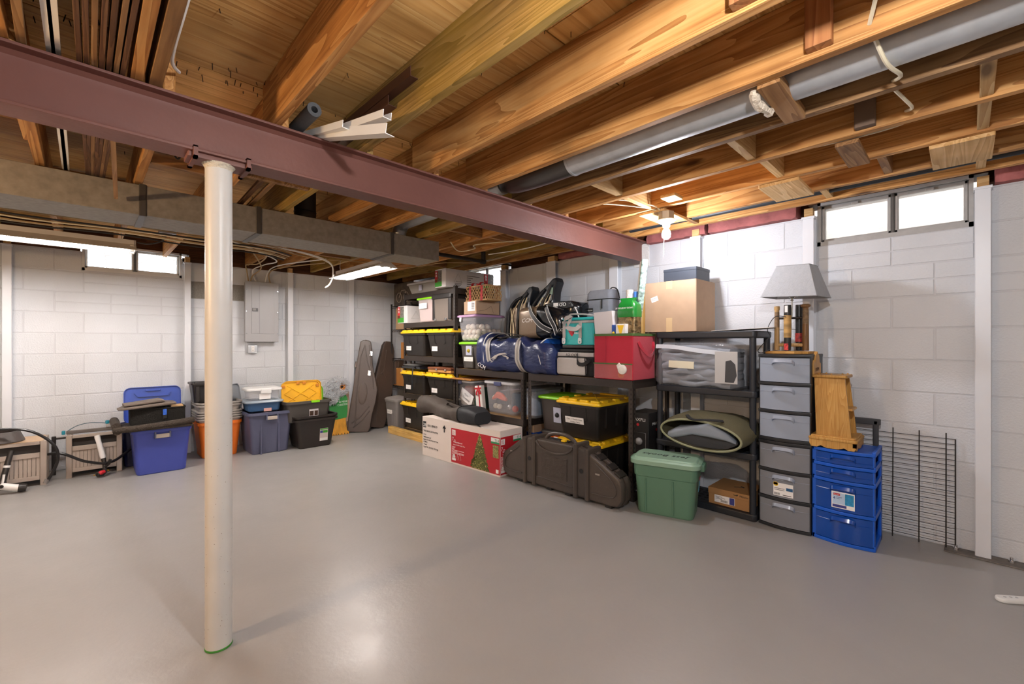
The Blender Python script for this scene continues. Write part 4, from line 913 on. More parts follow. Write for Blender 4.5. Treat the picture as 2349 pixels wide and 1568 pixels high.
MB().tube([(x, p[1]*1.01, p[2]) for x, p in zip([-.40]*40, [q for q in bag_rings([(0, -.02, .0, .41, .40, .14)], 9)[0]])], .006, 6, True).build('piping', PIPE_W, t)
MB().tube([(.40+.02*math.sin(p[2]*20), p[1]*1.015, p[2]) for p in bag_rings([(0, .0, .0, .47, .335, .13)], 9)[0]], .006, 6, True).build('piping', PIPE_W, t)
MB().loft(wob(bag_rings([(.41, 0, .0, .455, .325, .13), (.46, .01, .0, .44, .30, .13), (.51, .02, .0, .38, .25, .11), (.53, .02, .02, .26, .18, .08)]), .012, 3)).build('end_panel', BLUE2, t, ang=60)
def wrap(x, d, h, half, m, nm='strap', sl=0.):
    ring = bag_rings([(x, .0, .0, d, h, .13)], 9)[0]; ring = [(p[0]+sl*(p[2]-.15)+.008*math.sin(p[2]*30), p[1], p[2]) for p in ring]
    ring = ring+[ring[0]]; return MB().strip(ring, half, .004, (1, 0, 0)).build(nm, m, t)
for x, sl in ((-.31, -.25), (.115, -.10)):
    wrap(x, .475, .350, .030, SILV, sl=sl); wrap(x, .479, .354, .008, M('strap_mid', '#8f8a84', .5), 'strap_stripe', sl)
def mark(parent, polys, y, m, nm='emblem'):
    mb = MB()
    for p in polys: mb.prism(p, 'Y', y-.002, y)
    return mb.build(nm, m, parent)
mark(t, [[(-.27, .13), (-.21, .165), (-.13, .19), (-.06, .195), (-.02, .18), (-.08, .178), (-.15, .165), (-.21, .135)], [(-.27, .11), (-.22, .13), (-.16, .152), (-.20, .128)], [(-.28, .09), (-.24, .105), (-.215, .12), (-.24, .098)], [(-.10, .168), (-.05, .17), (.0, .15), (-.01, .13), (-.03, .135), (-.03, .15), (-.07, .158)]], -.243, M('emblem_grey', '#b0aaa4', .5))
text(t, 'CCM', -.50, -.232, .055, .06, WHITE, face='F', roll=.35, shear=.15)
MB().tube(smooth_path([(-.25, -.2, .30), (-.2, -.14, .345), (-.08, -.1, .36), (.02, -.12, .35)], 5), .008, 6).build('zip', INK, t)
MB().strip(smooth_path([(-.33, -.13, .345), (-.2, -.19, .375), (-.05, -.17, .385), (.1, -.13, .36)], 5), .02, .006, (0, 1, 0)).build('handle', M('strap_black', '#1c1b1c', .5), t)
# bronze-and-black equipment bag
t = RW('equipment_bag', 'black hockey bag with bronze end panel lying on the navy duffel', 'bag', 3.10, 2.55, 3.12, 1.285, .34)
BV = M('black_shiny_vinyl', '#121519', .18, bump=.5, bs=11, coat=.35)
MB().loft(wob(bag_rings([(-.03, 0, .0, .33, .31, .06), (.05, 0, .0, .34, .315, .07), (.14, .0, .0, .34, .29, .08), (.22, .0, .005, .33, .26, .09), (.275, .0, .01, .26, .20, .08)]), .008, 14)).build('body', BV, t, ang=60)
MB().loft(wob(bag_rings([(-.285, 0, .015, .26, .26, .05), (-.278, 0, .003, .31, .295, .05), (-.25, 0, .0, .325, .305, .05), (-.12, 0, .0, .34, .31, .055), (-.03, 0, .0, .335, .312, .06)]), .005, 17)).build('bronze_panel', BRZ, t, ang=60)
text(t, 'CCM', -.225, -.173, .155, .055, WHITE, face='F', shear=.3, sx=1.2); text(t, 'CCM', .235, -.168, .06, .035, WHITE, face='F', shear=.3, sx=1.2)
for pts in ([(-.12, -.165, .30), (-.06, -.19, .22), (.05, -.195, .12), (.17, -.185, .065)], [(.10, -.17, .29), (.15, -.185, .2), (.21, -.18, .10), (.23, -.175, .04)]):
    pp = smooth_path(pts, 6); MB().strip(pp, .024, .006, (.6, 0, .8)).build('strap', M('strap_black', '#1c1b1c', .5), t)
    for s in (-.021, .021): MB().tube([p+Vector((.6*s, -.004, .8*s)) for p in pp], .0025, 5).build('strap_piping', PIPE_W, t)
t = RW('helmet_bag', 'small glossy black bag with white emblem on top of the hockey bag', 'bag', 3.26, 2.50, 2.96, 1.475, .30)
MB().loft(wob(bag_rings([(-.23, 0, .03, .16, .09, .04), (-.21, 0, .01, .24, .14, .06), (-.1, 0, .0, .28, .17, .07), (.1, 0, .0, .28, .17, .07), (.19, 0, .01, .24, .14, .06), (.22, 0, .04, .14, .08, .03)]), .01, 23)).build('body', BV, t, ang=60)
MB().prism([(-.17, .05), (-.19, .12), (-.10, .155), (.0, .165), (.16, .155), (.2, .10), (.1, .09), (-.05, .07)], 'Y', -.15, -.135, .005).build('flap', BV, t)
em = MB().box(-.05, .01, -.153, -.151, .115, .148).tube([(.04+.016*math.cos(a*PI/8), -.152, .130+.014*math.sin(a*PI/8)) for a in range(16)], .003, 5, True).tube([(.085+.016*math.cos(a*PI/8), -.152, .130+.014*math.sin(a*PI/8)) for a in range(16)], .003, 5, True).build('emblem', PIPE_W, t)
MB().tube(smooth_path([(.18, -.12, .10), (.215, -.13, .06), (.23, -.12, .0), (.24, -.1, -.06)], 4), .006, 6).build('cord', PIPE_W, t)
# crate, grey cooler pack, teal and white coolers
t = RW('storage_crate', 'black storage crate under the grey cooler pack', 'crate', 3.44, 2.19, 2.55, .945, .2)
MB().loft(tub_rings(.33, .17, .262, .92, .02, .008, .02)).build('crate', BLACKP, t); MB().rbox(-.175, .175, -.095, .095, .25, .262, .004).build('lid', BLACKP, t)
t = RW('cooler_backpack', 'grey fabric cooler pack with black zip standing behind the teal cooler', 'cooler bag', 3.45, 2.26, 2.565, 1.208, .19)
GF = M('grey_fabric', '#8b8e96', .85, bump=.25, bs=300, var=.05, vs=40); GFD = M('grey_fabric_dark', '#5d6068', .85, bump=.25, bs=300)
MB().loft([rr(.31, .18, .03, 0, 4), rr(.31, .185, .035, .02, 4), rr(.285, .17, .04, .42, 4, .008), rr(.28, .165, .04, .44, 4, .01)]).build('body', GF, t)
MB().loft([rr(.285, .172, .04, .44, 4, .01), rr(.29, .178, .045, .455, 4, .01), rr(.285, .172, .045, .50, 4, .01), rr(.25, .13, .04, .53, 4, .01)]).build('lid', GF, t)
MB().tube(rr(.287, .175, .04, .44, 5, .01), .004, 6, True).build('zip', INK, t); MB().rbox(.05, .063, -.1, -.09, .35, .435, .003).build('zip_pull', INK, t)
pt = MB().rbox(-.105, -.045, -.096, -.086, .325, .36, .002).build('patch', INK, t); text(pt, 'IGLOO', -.1, -.097, .333, .017, WHITE, face='F')
MB().loft([rr(.27, .03, .01, .02, 3, 0, -.09), rr(.255, .03, .01, .22, 3, .005, -.083)]).build('front_pocket', GFD, t); MB().tube(smooth_path([(.08, 0, .525), (.11, .0, .55), (.15, .02, .53), (.155, .05, .45)], 4), .006, 6).build('handle', INK, t)
t = RW('teal_cooler', 'teal cooler with silver clasps and handle straps', 'cooler', 3.11, 2.195, 2.56, 1.19, .30)
TEAL = M('teal_fabric', '#2fb3b3', .45, bump=.1, bs=60, var=.03); GREYS = M('grey_webbing', '#a9a4a0', .6)
MB().rbox(-.185, .185, -.15, .15, 0, .03, .008, r=.03).build('base', BLACKP, t); MB().rbox(-.183, .183, -.148, .148, .03, .225, .008, r=.03).build('body', TEAL, t)
MB().rbox(-.188, .188, -.153, .153, .222, .245, .006, r=.03).build('trim_band', GREYS, t); MB().rbox(-.183, .183, -.148, .148, .245, .275, .015, r=.03).build('lid', TEAL, t)
for x in (-.145, .035):
    MB().strip([(x, -.155, .235), (x, -.158, .15), (x, -.156, .09)], .016, .004, (1, 0, 0)).build('clasp_strap', GREYS, t)
    cl = MB().prism([(x-.02, .05), (x-.012, .038), (x+.012, .038), (x+.02, .05), (x+.02, .08), (x+.014, .095), (x-.014, .095), (x-.02, .08)], 'Y', -.165, -.156, .002).build('clasp', STEELW, t); MB().cyl((x, -.166, .058), (x, -.164, .058), .006, n=10).build('clasp_hole', M('teal_dark', '#1b6f72', .5), cl)
MB().strip(smooth_path([(-.145, -.158, .2), (-.13, -.17, .26), (-.05, -.18, .27), (-.08, -.19, .19), (.0, -.18, .17), (.03, -.16, .2)], 5), .02, .004, (0, .3, 1)).build('handle_strap', GREYS, t)
MB().tube(smooth_path([(-.12, -.1, .27), (-.1, -.12, .305), (.05, -.1, .30), (.15, -.05, .28)], 5), .008, 7).build('top_handle', GREYS, t)
text(t, '♥', -.095, -.149, .115, .05, REDINK, 'heart_print', face='F')
hp = MB().prism([(-.08, .125), (-.1, .15), (-.098, .165), (-.088, .168), (-.08, .16), (-.072, .168), (-.062, .165), (-.06, .15)], 'Y', -.150, -.148).build('heart_mark', REDINK, t); text(t, 'beauty', -.055, -.149, .128, .034, WHITE, face='F')
t = RW('soft_cooler', 'white and black soft cooler under the teal cooler', 'cooler bag', 3.08, 2.19, 2.60, .945, .34)
GRYV = M('pale_grey_vinyl', '#b9b4b0', .4, bump=.25, bs=16); BLKF = M('black_fabric', '#1a191a', .7, bump=.2, bs=200)
MB().rbox(-.205, .205, -.15, .16, 0, .215, .02, r=.035).build('body', BLKF, t); MB().rbox(-.195, .125, -.172, -.145, .012, .165, .018, r=.012).build('front_pocket', GRYV, t)
MB().rbox(-.20, .20, -.156, -.12, .172, .21, .006).build('front_band', GRYV, t); text(t, 'IGLOO', -.10, -.158, .176, .035, INK, face='F', shear=.2, sx=1.1)
MB().tube(smooth_path([(-.195, -.165, .16), (-.17, -.175, .172), (.1, -.175, .172), (.12, -.172, .15), (.13, -.17, .01)], 4), .004, 6).build('zip', INK, t)
MB().rbox(-.2, .2, -.15, .15, .212, .24, .012, r=.04).build('lid', BLKF, t); MB().strip(smooth_path([(.03, -.155, .2), (.05, -.18, .12), (.12, -.185, .11), (.17, -.17, .15)], 4), .016, .005, (0, 0, 1)).build('strap', BLKF, t)
# red wrapping-paper organiser
t = RW('wrap_organizer', 'red fabric gift-wrap organiser with clear pocket and green trim', 'organiser', 3.03, 1.785, 2.15, .948, .36)
RED = M('red_fabric', '#b3152f', .8, bump=.2, bs=300, var=.04, sheen=.2); GRNT = M('green_trim', '#4e6b34', .7)
MB().loft([rr(.355, .35, .01, 0), rr(.36, .355, .012, .01), rr(.362, .355, .012, .36), rr(.352, .345, .01, .36), rr(.35, .343, .01, .02)], True, True).build('bag', RED, t)
MB().loft([rr(.368, .362, .014, .347), rr(.37, .364, .014, .366), rr(.35, .345, .01, .366), rr(.349, .344, .01, .35)], False, False).build('top_trim', GRNT, t)
MB().box(-.178, .178, -.1815, -.18, .005, .125).build('clear_pocket', M('pocket_clear', '#d8a6a0', .08, alpha=.16), t); MB().box(-.18, .18, -.184, -.18, .12, .13).build('pocket_trim', GRNT, t)
MB().strip(smooth_path([(.184, -.1, .30), (.20, -.06, .24), (.21, .03, .19), (.20, .11, .22), (.184, .13, .30)], 5), .013, .005, (0, .2, 1)).build('handle', RED, t)
MB().box(-.062, -.06, -.1815, -.1795, .13, .36).build('fold', M('red_dark', '#8c0f24', .8), t)
o = MB().lathe([(.012, -.012), (.03, -.012), (.038, -.008), (.038, .008), (.03, .012), (.012, .012)], 24).build('tape_dispenser', M('tape_white', '#e6e2da', .3), None, loc=(3.028, 1.875, 1.03), rot=(0, PI/2, 0)); tag(o, 'white round tape dispenser in the clear pocket of the red organiser', 'tape dispenser')
MB().prism([(.02, .03), (-.03, .05), (-.052, .03), (-.03, .0)], 'Z', -.009, .009, .003).build('cutter', M('tape_white', '#e6e2da', .3), o)
o = MB().rbox(-.05, .05, -.004, .004, 0, .10, .003).build('gift_tag_pack', M('plaid_pack', '#b34a33', .6, var=.5, vs=50), None, loc=(3.042, 2.09, .953), rot=(0, 0, -PI/2)); tag(o, 'plaid gift-tag pack in the clear pocket of the red organiser', 'gift tags')
o = MB().lathe([(.03, 0), (.034, .006), (.03, .012), (.015, .014)], 20).build('ribbon_roll', M('orange_ribbon', '#c05a1e', .5, bump=.3, bs=50), None, loc=(3.044, 1.89, .990), rot=(0, -PI/2, 0)); tag(o, 'orange ribbon roll at the pocket bottom of the red organiser', 'ribbon')
t = RW('paper_bag', 'white paper bag standing in the red organiser', 'bag', 3.06, 1.955, 2.14, .962, .1)
WPAP = M('white_paper', '#d9d0ce', .6, bump=.15, bs=12)
MB().loft([rr(.17, .06, .004, 0, 1), rr(.185, .09, .004, .4, 1, -.005), rr(.185, .095, .004, .535, 1, -.01)]).build('bag', WPAP, t, rot=(0, -.05, 0))
t = RW('bow_bag', 'clear bag of gift bows with a bright green header in the red organiser', 'bag', 3.08, 1.79, 1.975, 1.20, .12)
MB().loft(wob([rr(.15, .09, .02, 0, 4), rr(.18, .11, .03, .1, 4), rr(.18, .10, .03, .24, 4), rr(.17, .09, .02, .3, 4)], .006, 3)).build('foil_bows', M('foil_bows', '#7d6a4a', .2, metal=.6, bump=1., bs=30, var=.8, vs=30), t)
MB().loft(wob([rr(.184, .112, .03, .245, 4), rr(.19, .118, .035, .29, 4), rr(.175, .105, .035, .345, 4), rr(.13, .06, .02, .375, 4), rr(.15, .03, .008, .40, 4)], .012, 6)).build('green_header', M('green_film', '#1c7d2e', .25, bump=.5, bs=14, coat=.3), t)
text(t, '20 HOLIDAY BOWS', -.085, -.068, .31, .0185, WHITE, face='F')
t = RW('gift_box', 'small box with yellow and white diamond pattern in the red organiser', 'box', 3.05, 1.86, 1.95, 1.26, .05)
MB().rbox(-.045, .045, -.025, .025, 0, .13, .002, n=1).build('box', WHITE, t); MB().tri([(-.03, .12), (.03, .12), (0, .03)], -.0255).build('yellow_diamond', YELLOW, t); MB().box(-.043, .043, -.0262, -.025, .005, .03).build('yellow_edge', YELLOW, t)
t = RW('gift_box', 'small blue and yellow box beside the white paper bag', 'box', 3.06, 1.957, 1.995, 1.26, .05)
MB().rbox(-.019, .019, -.025, .025, 0, .125, .002, n=1).build('box', M('blue_card', '#1f4fa5', .5), t); MB().ball((0, -.026, .06), .012, 10, 6).build('yellow_dot', YELLOW, t)
def roll(label, y, x, z0, z1, r, m, lean=(0, 0), cap=None):
    o = MB().loft([circ(r, 0, 18), circ(r, z1-z0, 18), circ(r*.7, z1-z0, 18), circ(r*.7, z1-z0-.05, 18)]).build('paper_roll', m, None, loc=(x, y, z0), rot=(lean[0], lean[1], 0)); return tag(o, label, 'wrapping paper', 'wrapping-paper rolls in the red organiser')
roll('white dotted wrapping-paper roll in the red organiser', 1.925, 3.22, .965, 1.675, .03, M('dotted_paper', '#d8cfc4', .5, var=.35, vs=60))
roll('blue wrapping-paper roll in the red organiser', 1.868, 3.22, .965, 1.655, .02, M('blue_paper', '#3b78c9', .4))
roll('gold wrapping-paper roll in the red organiser', 1.815, 3.22, .965, 1.65, .026, M('gold_paper', '#b08a4c', .35, metal=.3))
roll('tallest wrapping-paper roll with green fir pattern', 1.885, 3.20, .965, 1.91, .026, M('fir_paper', '#9fb8ae', .5, var=.75, vs=45), (.115, 0))
roll('tall white wrapping-paper roll beside the fir-patterned roll', 1.925, 3.235, .965, 1.90, .02, WPV, (.115, 0))
roll('dark striped wrapping-paper roll against the big cardboard box', 1.825, 3.34, .965, 1.56, .02, M('striped_paper', '#5a4630', .4, var=.7, vs=40, stretch=(1, 1, .3)))
# ---------------------------------------------------------------- under the low shelves
t = clear_tote('clear latch tote with straw mat on its lid under the navy duffel', 3.075, 3.815, 4.27, .495, .325, .5, CLEARW, M('slate_latch', '#4f557a', .4))
q = MB().box(-.13, .10, -.215, -.213, .07, .20).build('paper_sheet', LABELW, t, rot=(0, .42, 0), loc=(.05, 0, .0)); text(q, 'Merry', -.06, -.217, .145, .03, INKG, 'sheet_lettering', shear=.2); text(q, 'Christmas', -.1, -.217, .10, .038, INKG, 'sheet_lettering', shear=.25)
CON = M('cream_contents', '#d8cbb4', .6, var=.25, vs=20); CON2 = M('red_contents', '#c86a5a', .5, var=.3, vs=20)
MB().rbox(-.18, .18, -.18, .2, .02, .10, .03).build('contents', CON, t); MB().rbox(-.06, .17, -.16, .2, .10, .25, .04).build('contents', CON2, t)
o = MB().rbox(-.24, .24, -.28, .25, 0, .016, .006, r=.03).build('straw_mat', M('coir', '#b0783a', .9, bump=.8, bs=60, var=.2, vs=40), None, loc=(3.30, 4.03, .822), rot=(0, .012, -PI/2+.05)); tag(o, 'orange-brown straw doormat lying on the clear latch tote', 'mat')
sm = MB()
for k in range(3): sm.strip([(-.10+.11*k, -.2, .0165), (.0+.11*k, .2, .0165)], .006, .002, (1, 0, 0))
sm.build('mat_lettering', INK, o)
t = clear_tote('clear latch tote of ornaments under the navy duffel, right one', 3.08, 3.145, 3.63, .495, .345, .52, CLEARW, M('slate_latch', '#4f557a', .4))
for nm, lab, m, x, y, z, r in (('ornament', 'cream ball ornament low in the right clear tote, first', CON, -.15, -.15, .06, .03), ('ornament', 'cream ball ornament low in the right clear tote, second', CON, -.08, -.16, .06, .03), ('ornament', 'cream ball ornament higher in the right clear tote', CON, -.16, -.16, .15, .028),
        ('ornament', 'red ball ornament at the lower right corner of the clear tote', M('red_ball', '#c4452f', .4), .17, -.17, .06, .035), ('ornament', 'silver ball ornament in the right clear tote', M('silver_ball', '#c4c4c6', .25, metal=.7), .08, -.16, .07, .03)):
    o = MB().ball((0, 0, 0), r, 14, 9).build(nm, m, None, loc=(3.34+y, 3.3875-x, .495+z+.003)); tag(o, lab, 'ornament', 'ornaments in the clear tote'); MB().cyl((0, 0, r*.95), (0, 0, r*1.2), r*.25, n=8).build('ornament_cap', STEELW, o)
o = MB().rbox(-.13, .14, -.10, .12, 0, .012, .002).build('magazine', M('magazine_print', '#b9b4c4', .4, var=.35, vs=14), None, loc=(3.33, 3.36, .735), rot=(0, -.12, -PI/2+.1)); tag(o, 'magazine lying at the top inside the right clear tote', 'magazine')
o = MB().loft(wob(bag_rings([(-.1, 0, 0, .04, .02, .008), (-.03, 0, .02, .06, .07, .02), (.03, 0, 0, .05, .08, .02), (.1, 0, 0, .03, .03, .01)]), .006, 5)).build('orange_garland', M('orange_cloth', '#e0603c', .6), None, loc=(3.15, 3.43, .63), rot=(0, .0, -PI/2)); tag(o, 'orange cloth garland inside the right clear tote', 'garland')
o = MB().rbox(-.12, .1, -.16, .16, 0, .19, .02).build('book_stack', M('blue_pack', '#3f6480', .5, var=.2, vs=14), None, loc=(3.43, 3.27, .515), rot=(0, 0, -PI/2)); tag(o, 'blue pack inside the right clear tote', 'pack')
t = clear_tote('clear tote with grey contents behind the shelf posts', 3.12, 2.9, 3.13, .495, .30, .46, M('grey_clear_lid', '#6d6f74', .35, alpha=.75)); MB().rbox(-.09, .09, -.18, .18, .02, .2, .02).build('contents', M('blue_grey_pack', '#8493a5', .5, var=.25, vs=16), t)
t = thing('gift_picture', 'white wrapped panel with red ribbon leaning between the clear totes', 'gift', (3.10, 3.68, .497), -PI/2, rot=(.0, -.13, -PI/2))
MB().rbox(-.055, .055, -.02, .03, 0, .275, .003, n=1).build('panel', WHITE, t); MB().strip([(.012, -.022, .0), (.012, -.022, .275)], .009, .002, (1, 0, 0)).strip([(-.055, -.022, .245), (.055, -.022, .245)], .009, .002, (0, 0, 1)).build('ribbon', REDINK, t)
MB().strip(smooth_path([(.012, -.025, .245), (-.012, -.035, .2), (-.02, -.03, .17)], 4), .012, .002, (1, 0, 0)).strip(smooth_path([(.012, -.025, .245), (.04, -.035, .21), (.05, -.03, .18)], 4), .012, .002, (1, 0, 0)).build('bow', REDINK, t)
o = MB().rbox(-.02, .02, -.03, .15, 0, .24, .003, n=1).build('card_box', M('dark_green_card', '#2c4637', .5), None, loc=(3.13, 3.775, .497), rot=(0, 0, -PI/2)); tag(o, 'dark green flat box behind the white wrapped panel', 'box')
t = RW('storage_tote', 'grey tote with lime lid behind the yellow-lidded totes', 'storage tote', 3.16, 2.5, 2.885, .41, .33, .42)
SMOKE = M('smoke_plastic', '#4a4542', .3, alpha=.93)
MB().loft(tub_rings(.34, .37, .31, .88, .05, .01, .02)).build('body', SMOKE, t); MB().loft(lid_rings(.385, .42, .028, .06)).build('lid', LIME, t, loc=(0, 0, .302))
s_ = MB().box(.02, .11, -.1855, -.1845, .10, .24).build('sticker', M('sticker_blue', '#b9bdd0', .5), t, rot=(.05, 0, 0)); MB().ball((.065, -.185, .17), .024, 10, 6).build('sticker_picture', INK, s_)
t = RW('storage_tote', 'orange tote with dark lid under the lime-lidded tote', 'storage tote', 3.17, 2.52, 2.87, .07, .34, .40)
ORG = M('orange_plastic', '#e2640f', .42, var=.03)
MB().loft(tub_rings(.31, .35, .32, .88, .05, .012, .02)).build('body', ORG, t); MB().loft(lid_rings(.35, .39, .03, .06)).build('lid', GRT, t, loc=(0, 0, .31)); MB().box(0, .09, -.18, -.179, .24, .29).build('sticker', LABELW, t)
t = RW('cardboard_box', 'brown cardboard box with blue tape behind the shelf posts', 'box', 3.20, 2.99, 3.15, .07, .3, None); t.location.z = .072
carton(t, .16, .3, .345, CARD, False); MB().rbox(-.082, .082, -.152, .152, .235, .272, .002, n=1).build('blue_tape', M('blue_tape', '#1f4fa8', .4), t)
t = RW('golf_box', 'black carton with white lettering and red dot beside the yellow-lidded totes', 'box', 3.32, 1.785-.005+.03, 1.985, .072, .26)
carton(t, .175, .26, .585, M('black_carton', '#1b1a1b', .4), False)
text(t, 'MAXFLI', -.075, -.131, .515, .036, WHITE, face='F', sx=1.12); MB().cyl((-.01, -.131, .485), (-.01, -.1325, .485), .012, n=14).build('red_dot', REDINK, t)
text(t, 'MAXFLI', .088, -.07, .48, .036, WHITE, face='R', sx=1.12); MB().cyl((.088, .0, .44), (.0895, .0, .44), .012, n=14).build('red_dot', REDINK, t)
g = MB(); g.tube([(-.07, -.131, .42), (.06, -.131, .42), (.06, -.131, .27), (-.07, -.131, .27)], .0022, 4, True); g.ball((0, -.128, .345), .032, 12, 8).build('ball_print', M('print_grey', '#8a8784', .4, var=.4, vs=30), t)
tl = MB()
for k in range(4): tl.box(-.07, .055-.02*(k % 2), -.1315, -.1305, .235-.02*k, .243-.02*k)
tl.build('text_lines', M('print_grey', '#8a8784', .4, var=.4, vs=30), t)

# ---------------------------------------------------------------- in front of the shelves
# Christmas-tree carton
t = thing('tree_carton', 'long white and red Christmas-tree carton on the floor', 'box', (0, 0, 0), 0)
ax = Vector((.0545, -1.213, 0)).normalized(); t.rotation_euler = (0, 0, math.atan2(ax.y, ax.x)); nrm = Vector((-ax.y, ax.x, 0))
mid = (Vector((2.68, 4.193, 0))+Vector((2.737, 2.978, 0)))/2; t.location = mid+nrm*.155; LN = 1.216; DP = .31; HT = .425
CREAMBOX = M('cream_carton', '#e2d6cc', .6, var=.02)
carton(t, LN, DP, HT, CREAMBOX, False); RD = M('red_carton_print', '#b5202a', .5, var=.04)
f0 = -DP/2-.001
rp = MB().box(-.10, LN/2, f0-.0006, f0, .018, HT-.06).build('red_panel', RD, t)
fir = M('fir_print', '#5c5f26', .6, var=.8, vs=90); rnd = random.Random(4); poly = []
hw = lambda z: .005+.135*(1-z)**.85
NP = 46; rj = random.Random(12); sp_ = lambda: rj.uniform(.78, 1.08)
for i in range(NP): poly.append((.335+hw(i/NP)*sp_(), .02+.335*i/NP))
poly.append((.335, .365))
for i in range(NP-1, -1, -1): poly.append((.335-hw(i/NP)*sp_(), .02+.335*i/NP))
def fan(poly, y, m, parent, nm):
    n = len(poly); c = (sum(p[0] for p in poly)/n, sum(p[1] for p in poly)/n); vs = [(c[0], y, c[1])]+[(p[0], y, p[1]) for p in poly]
    return MB().add(vs, [(0, i+1, (i+1) % n+1) for i in range(n)]).build(nm, m, parent)
fan(poly, f0-.0012, fir, rp, 'fir_picture')
li = MB(); 
for k in range(110):
    z = rnd.random()**1.4; x = .335+rnd.uniform(-1, 1)*hw(z)*.85; li.box(x-.0025, x+.0025, f0-.0018, f0-.0012, .02+.335*z, .025+.335*z)
o = li.build('fir_lights', M('fir_light_print', '#d9c87a', .5), rp); o['kind'] = 'stuff'
def logo_sq(x0, z0, s, parent, face='F', y=f0):
    q = MB().box(x0, x0+s, y-.0014, y-.0006, z0, z0+s).build('logo_square', WHITE, parent)
    for i, s_ in enumerate(('home', 'accents', 'holiday')): text(q, s_, x0+s*.1, y-.0018, z0+s*(.66-.25*i), s*.24, REDINK)
    return q
logo_sq(-.085, HT-.13, .055, rp)
text(rp, '7', -.085, f0-.001, HT-.185, .05, WHITE); text(rp, '½ft', -.058, f0-.001, HT-.185, .02, WHITE); text(rp, 'Wilmottwood', -.065, f0-.001, HT-.205, .024, WHITE); text(rp, 'Quick Fit LED Pre-Lit Tree', -.07, f0-.001, HT-.23, .017, WHITE)
ln = MB()
for k in range(12): ln.box(-.085, (.0 if k % 3 == 1 else .1) if k in (3, 4, 5, 6) else (-.03-.01*(k % 3)), f0-.0014, f0-.0006, HT-.25-.011*k, HT-.246-.011*k)
ln.build('text_lines', WHITE, rp)
def icons(parent, x0, y, z0):
    mb = MB(); mb.box(x0, x0+.06, y-.0014, y-.0006, z0, z0+.022); mb.prism([(x0+.005, z0+.03), (x0+.055, z0+.03), (x0+.045, z0+.055), (x0+.03, z0+.065), (x0+.015, z0+.055)], 'Y', y-.0014, y-.0006)
    for cx, w_, h_ in ((x0+.085, .012, .07), (x0+.12, .022, .085)): mb.tube([(cx-w_, y-.001, z0+.012), (cx+w_, y-.001, z0+.012), (cx+w_*.5, y-.001, z0+h_*.6), (cx, y-.001, z0+h_), (cx-w_*.5, y-.001, z0+h_*.6)], .001, 4, True)
    return mb.build('icon_prints', WHITE, parent)
icons(rp, -.085, f0, .04)
def t14(parent, x0, y, z0):
    q = MB().box(x0, x0+.11, y-.0014, y-.0006, z0, z0+.055).build('code_plate', WHITE, parent); MB().box(x0, x0+.11, y-.0018, y-.0012, z0, z0+.018).build('green_bar', M('code_green', '#2f8f5b', .5), q)
    text(q, 'T14', x0+.048, y-.0018, z0+.02, .036, M('code_ink', '#2a7a5a', .5)); return q
t14(rp, .49, f0, HT-.125)
MB().box(.515, .59, f0-.0014, f0-.0006, .17, .285).build('small_picture', M('fir_print2', '#8d8a52', .6, var=.6, vs=80), rp); MB().box(.555, .59, f0-.0014, f0-.0006, .03, .065).build('barcode_patch', WHITE, rp)
# writing on the plain half
o = MB().box(-.59, -.535, f0-.001, f0, HT-.115, HT-.05).build('black_square', INK, t); text(o, '28', -.587, f0-.0016, HT-.104, .052, WHITE); text(t, '1011184419', -.515, f0-.001, HT-.1, .036, INK)
text(t, 'TREE BOX LAYDOWN', -.585, f0-.001, HT-.16, .026, INK)
for i, s_ in enumerate(('7.5 ft', 'Wilmottwood', 'Quick Fit LED Pre-Lit Tree', 'CHINA', '1 Pack', 'Case Wt. 55.9 lbs / 25.4 kg')): text(t, s_, -.585, f0-.001, HT-.20-.027*i, .024, INK)
MB().tri([(-.215, HT-.05), (-.245, HT-.085), (-.185, HT-.085)], f0).box(-.223, -.207, f0-.001, f0, HT-.125, HT-.08).build('arrow_print', INK, t)
# the carton's right end
en = bpy.data.objects.new('printed_end', None); C.objects.link(en); en.parent = t; en.location = (LN/2, 0, 0); en.rotation_euler = (0, 0, PI/2)
MB().box(-DP/2+.005, DP/2-.03, -.0016, -.0006, .018, HT-.06).build('red_panel', RD, en)
logo_sq(-DP/2+.01, HT-.13, .052, en, y=-.0012); text(en, '7', -DP/2+.01, -.0024, HT-.185, .05, WHITE); text(en, '½ft', -DP/2+.037, -.0024, HT-.185, .02, WHITE); text(en, 'Wilmottwood', -DP/2+.03, -.0024, HT-.205, .022, WHITE); text(en, 'Quick Fit LED Pre-Lit Tree', -DP/2+.03, -.0024, HT-.226, .015, WHITE)
t14(en, .02, -.0012, HT-.12); icons(en, -DP/2+.01, -.0012, .035)
ln = MB()
for k in range(13): ln.box(-DP/2+.01, -DP/2+(.12 if k in (4, 5, 6, 7) else .045), -.0026, -.0018, HT-.245-.011*k, HT-.241-.011*k)
ln.build('text_lines', WHITE, en); fan([(p[0]*.9-.335*.9+.08, p[1]*.75+.02) for p in poly], -.0022, fir, en, 'fir_picture')
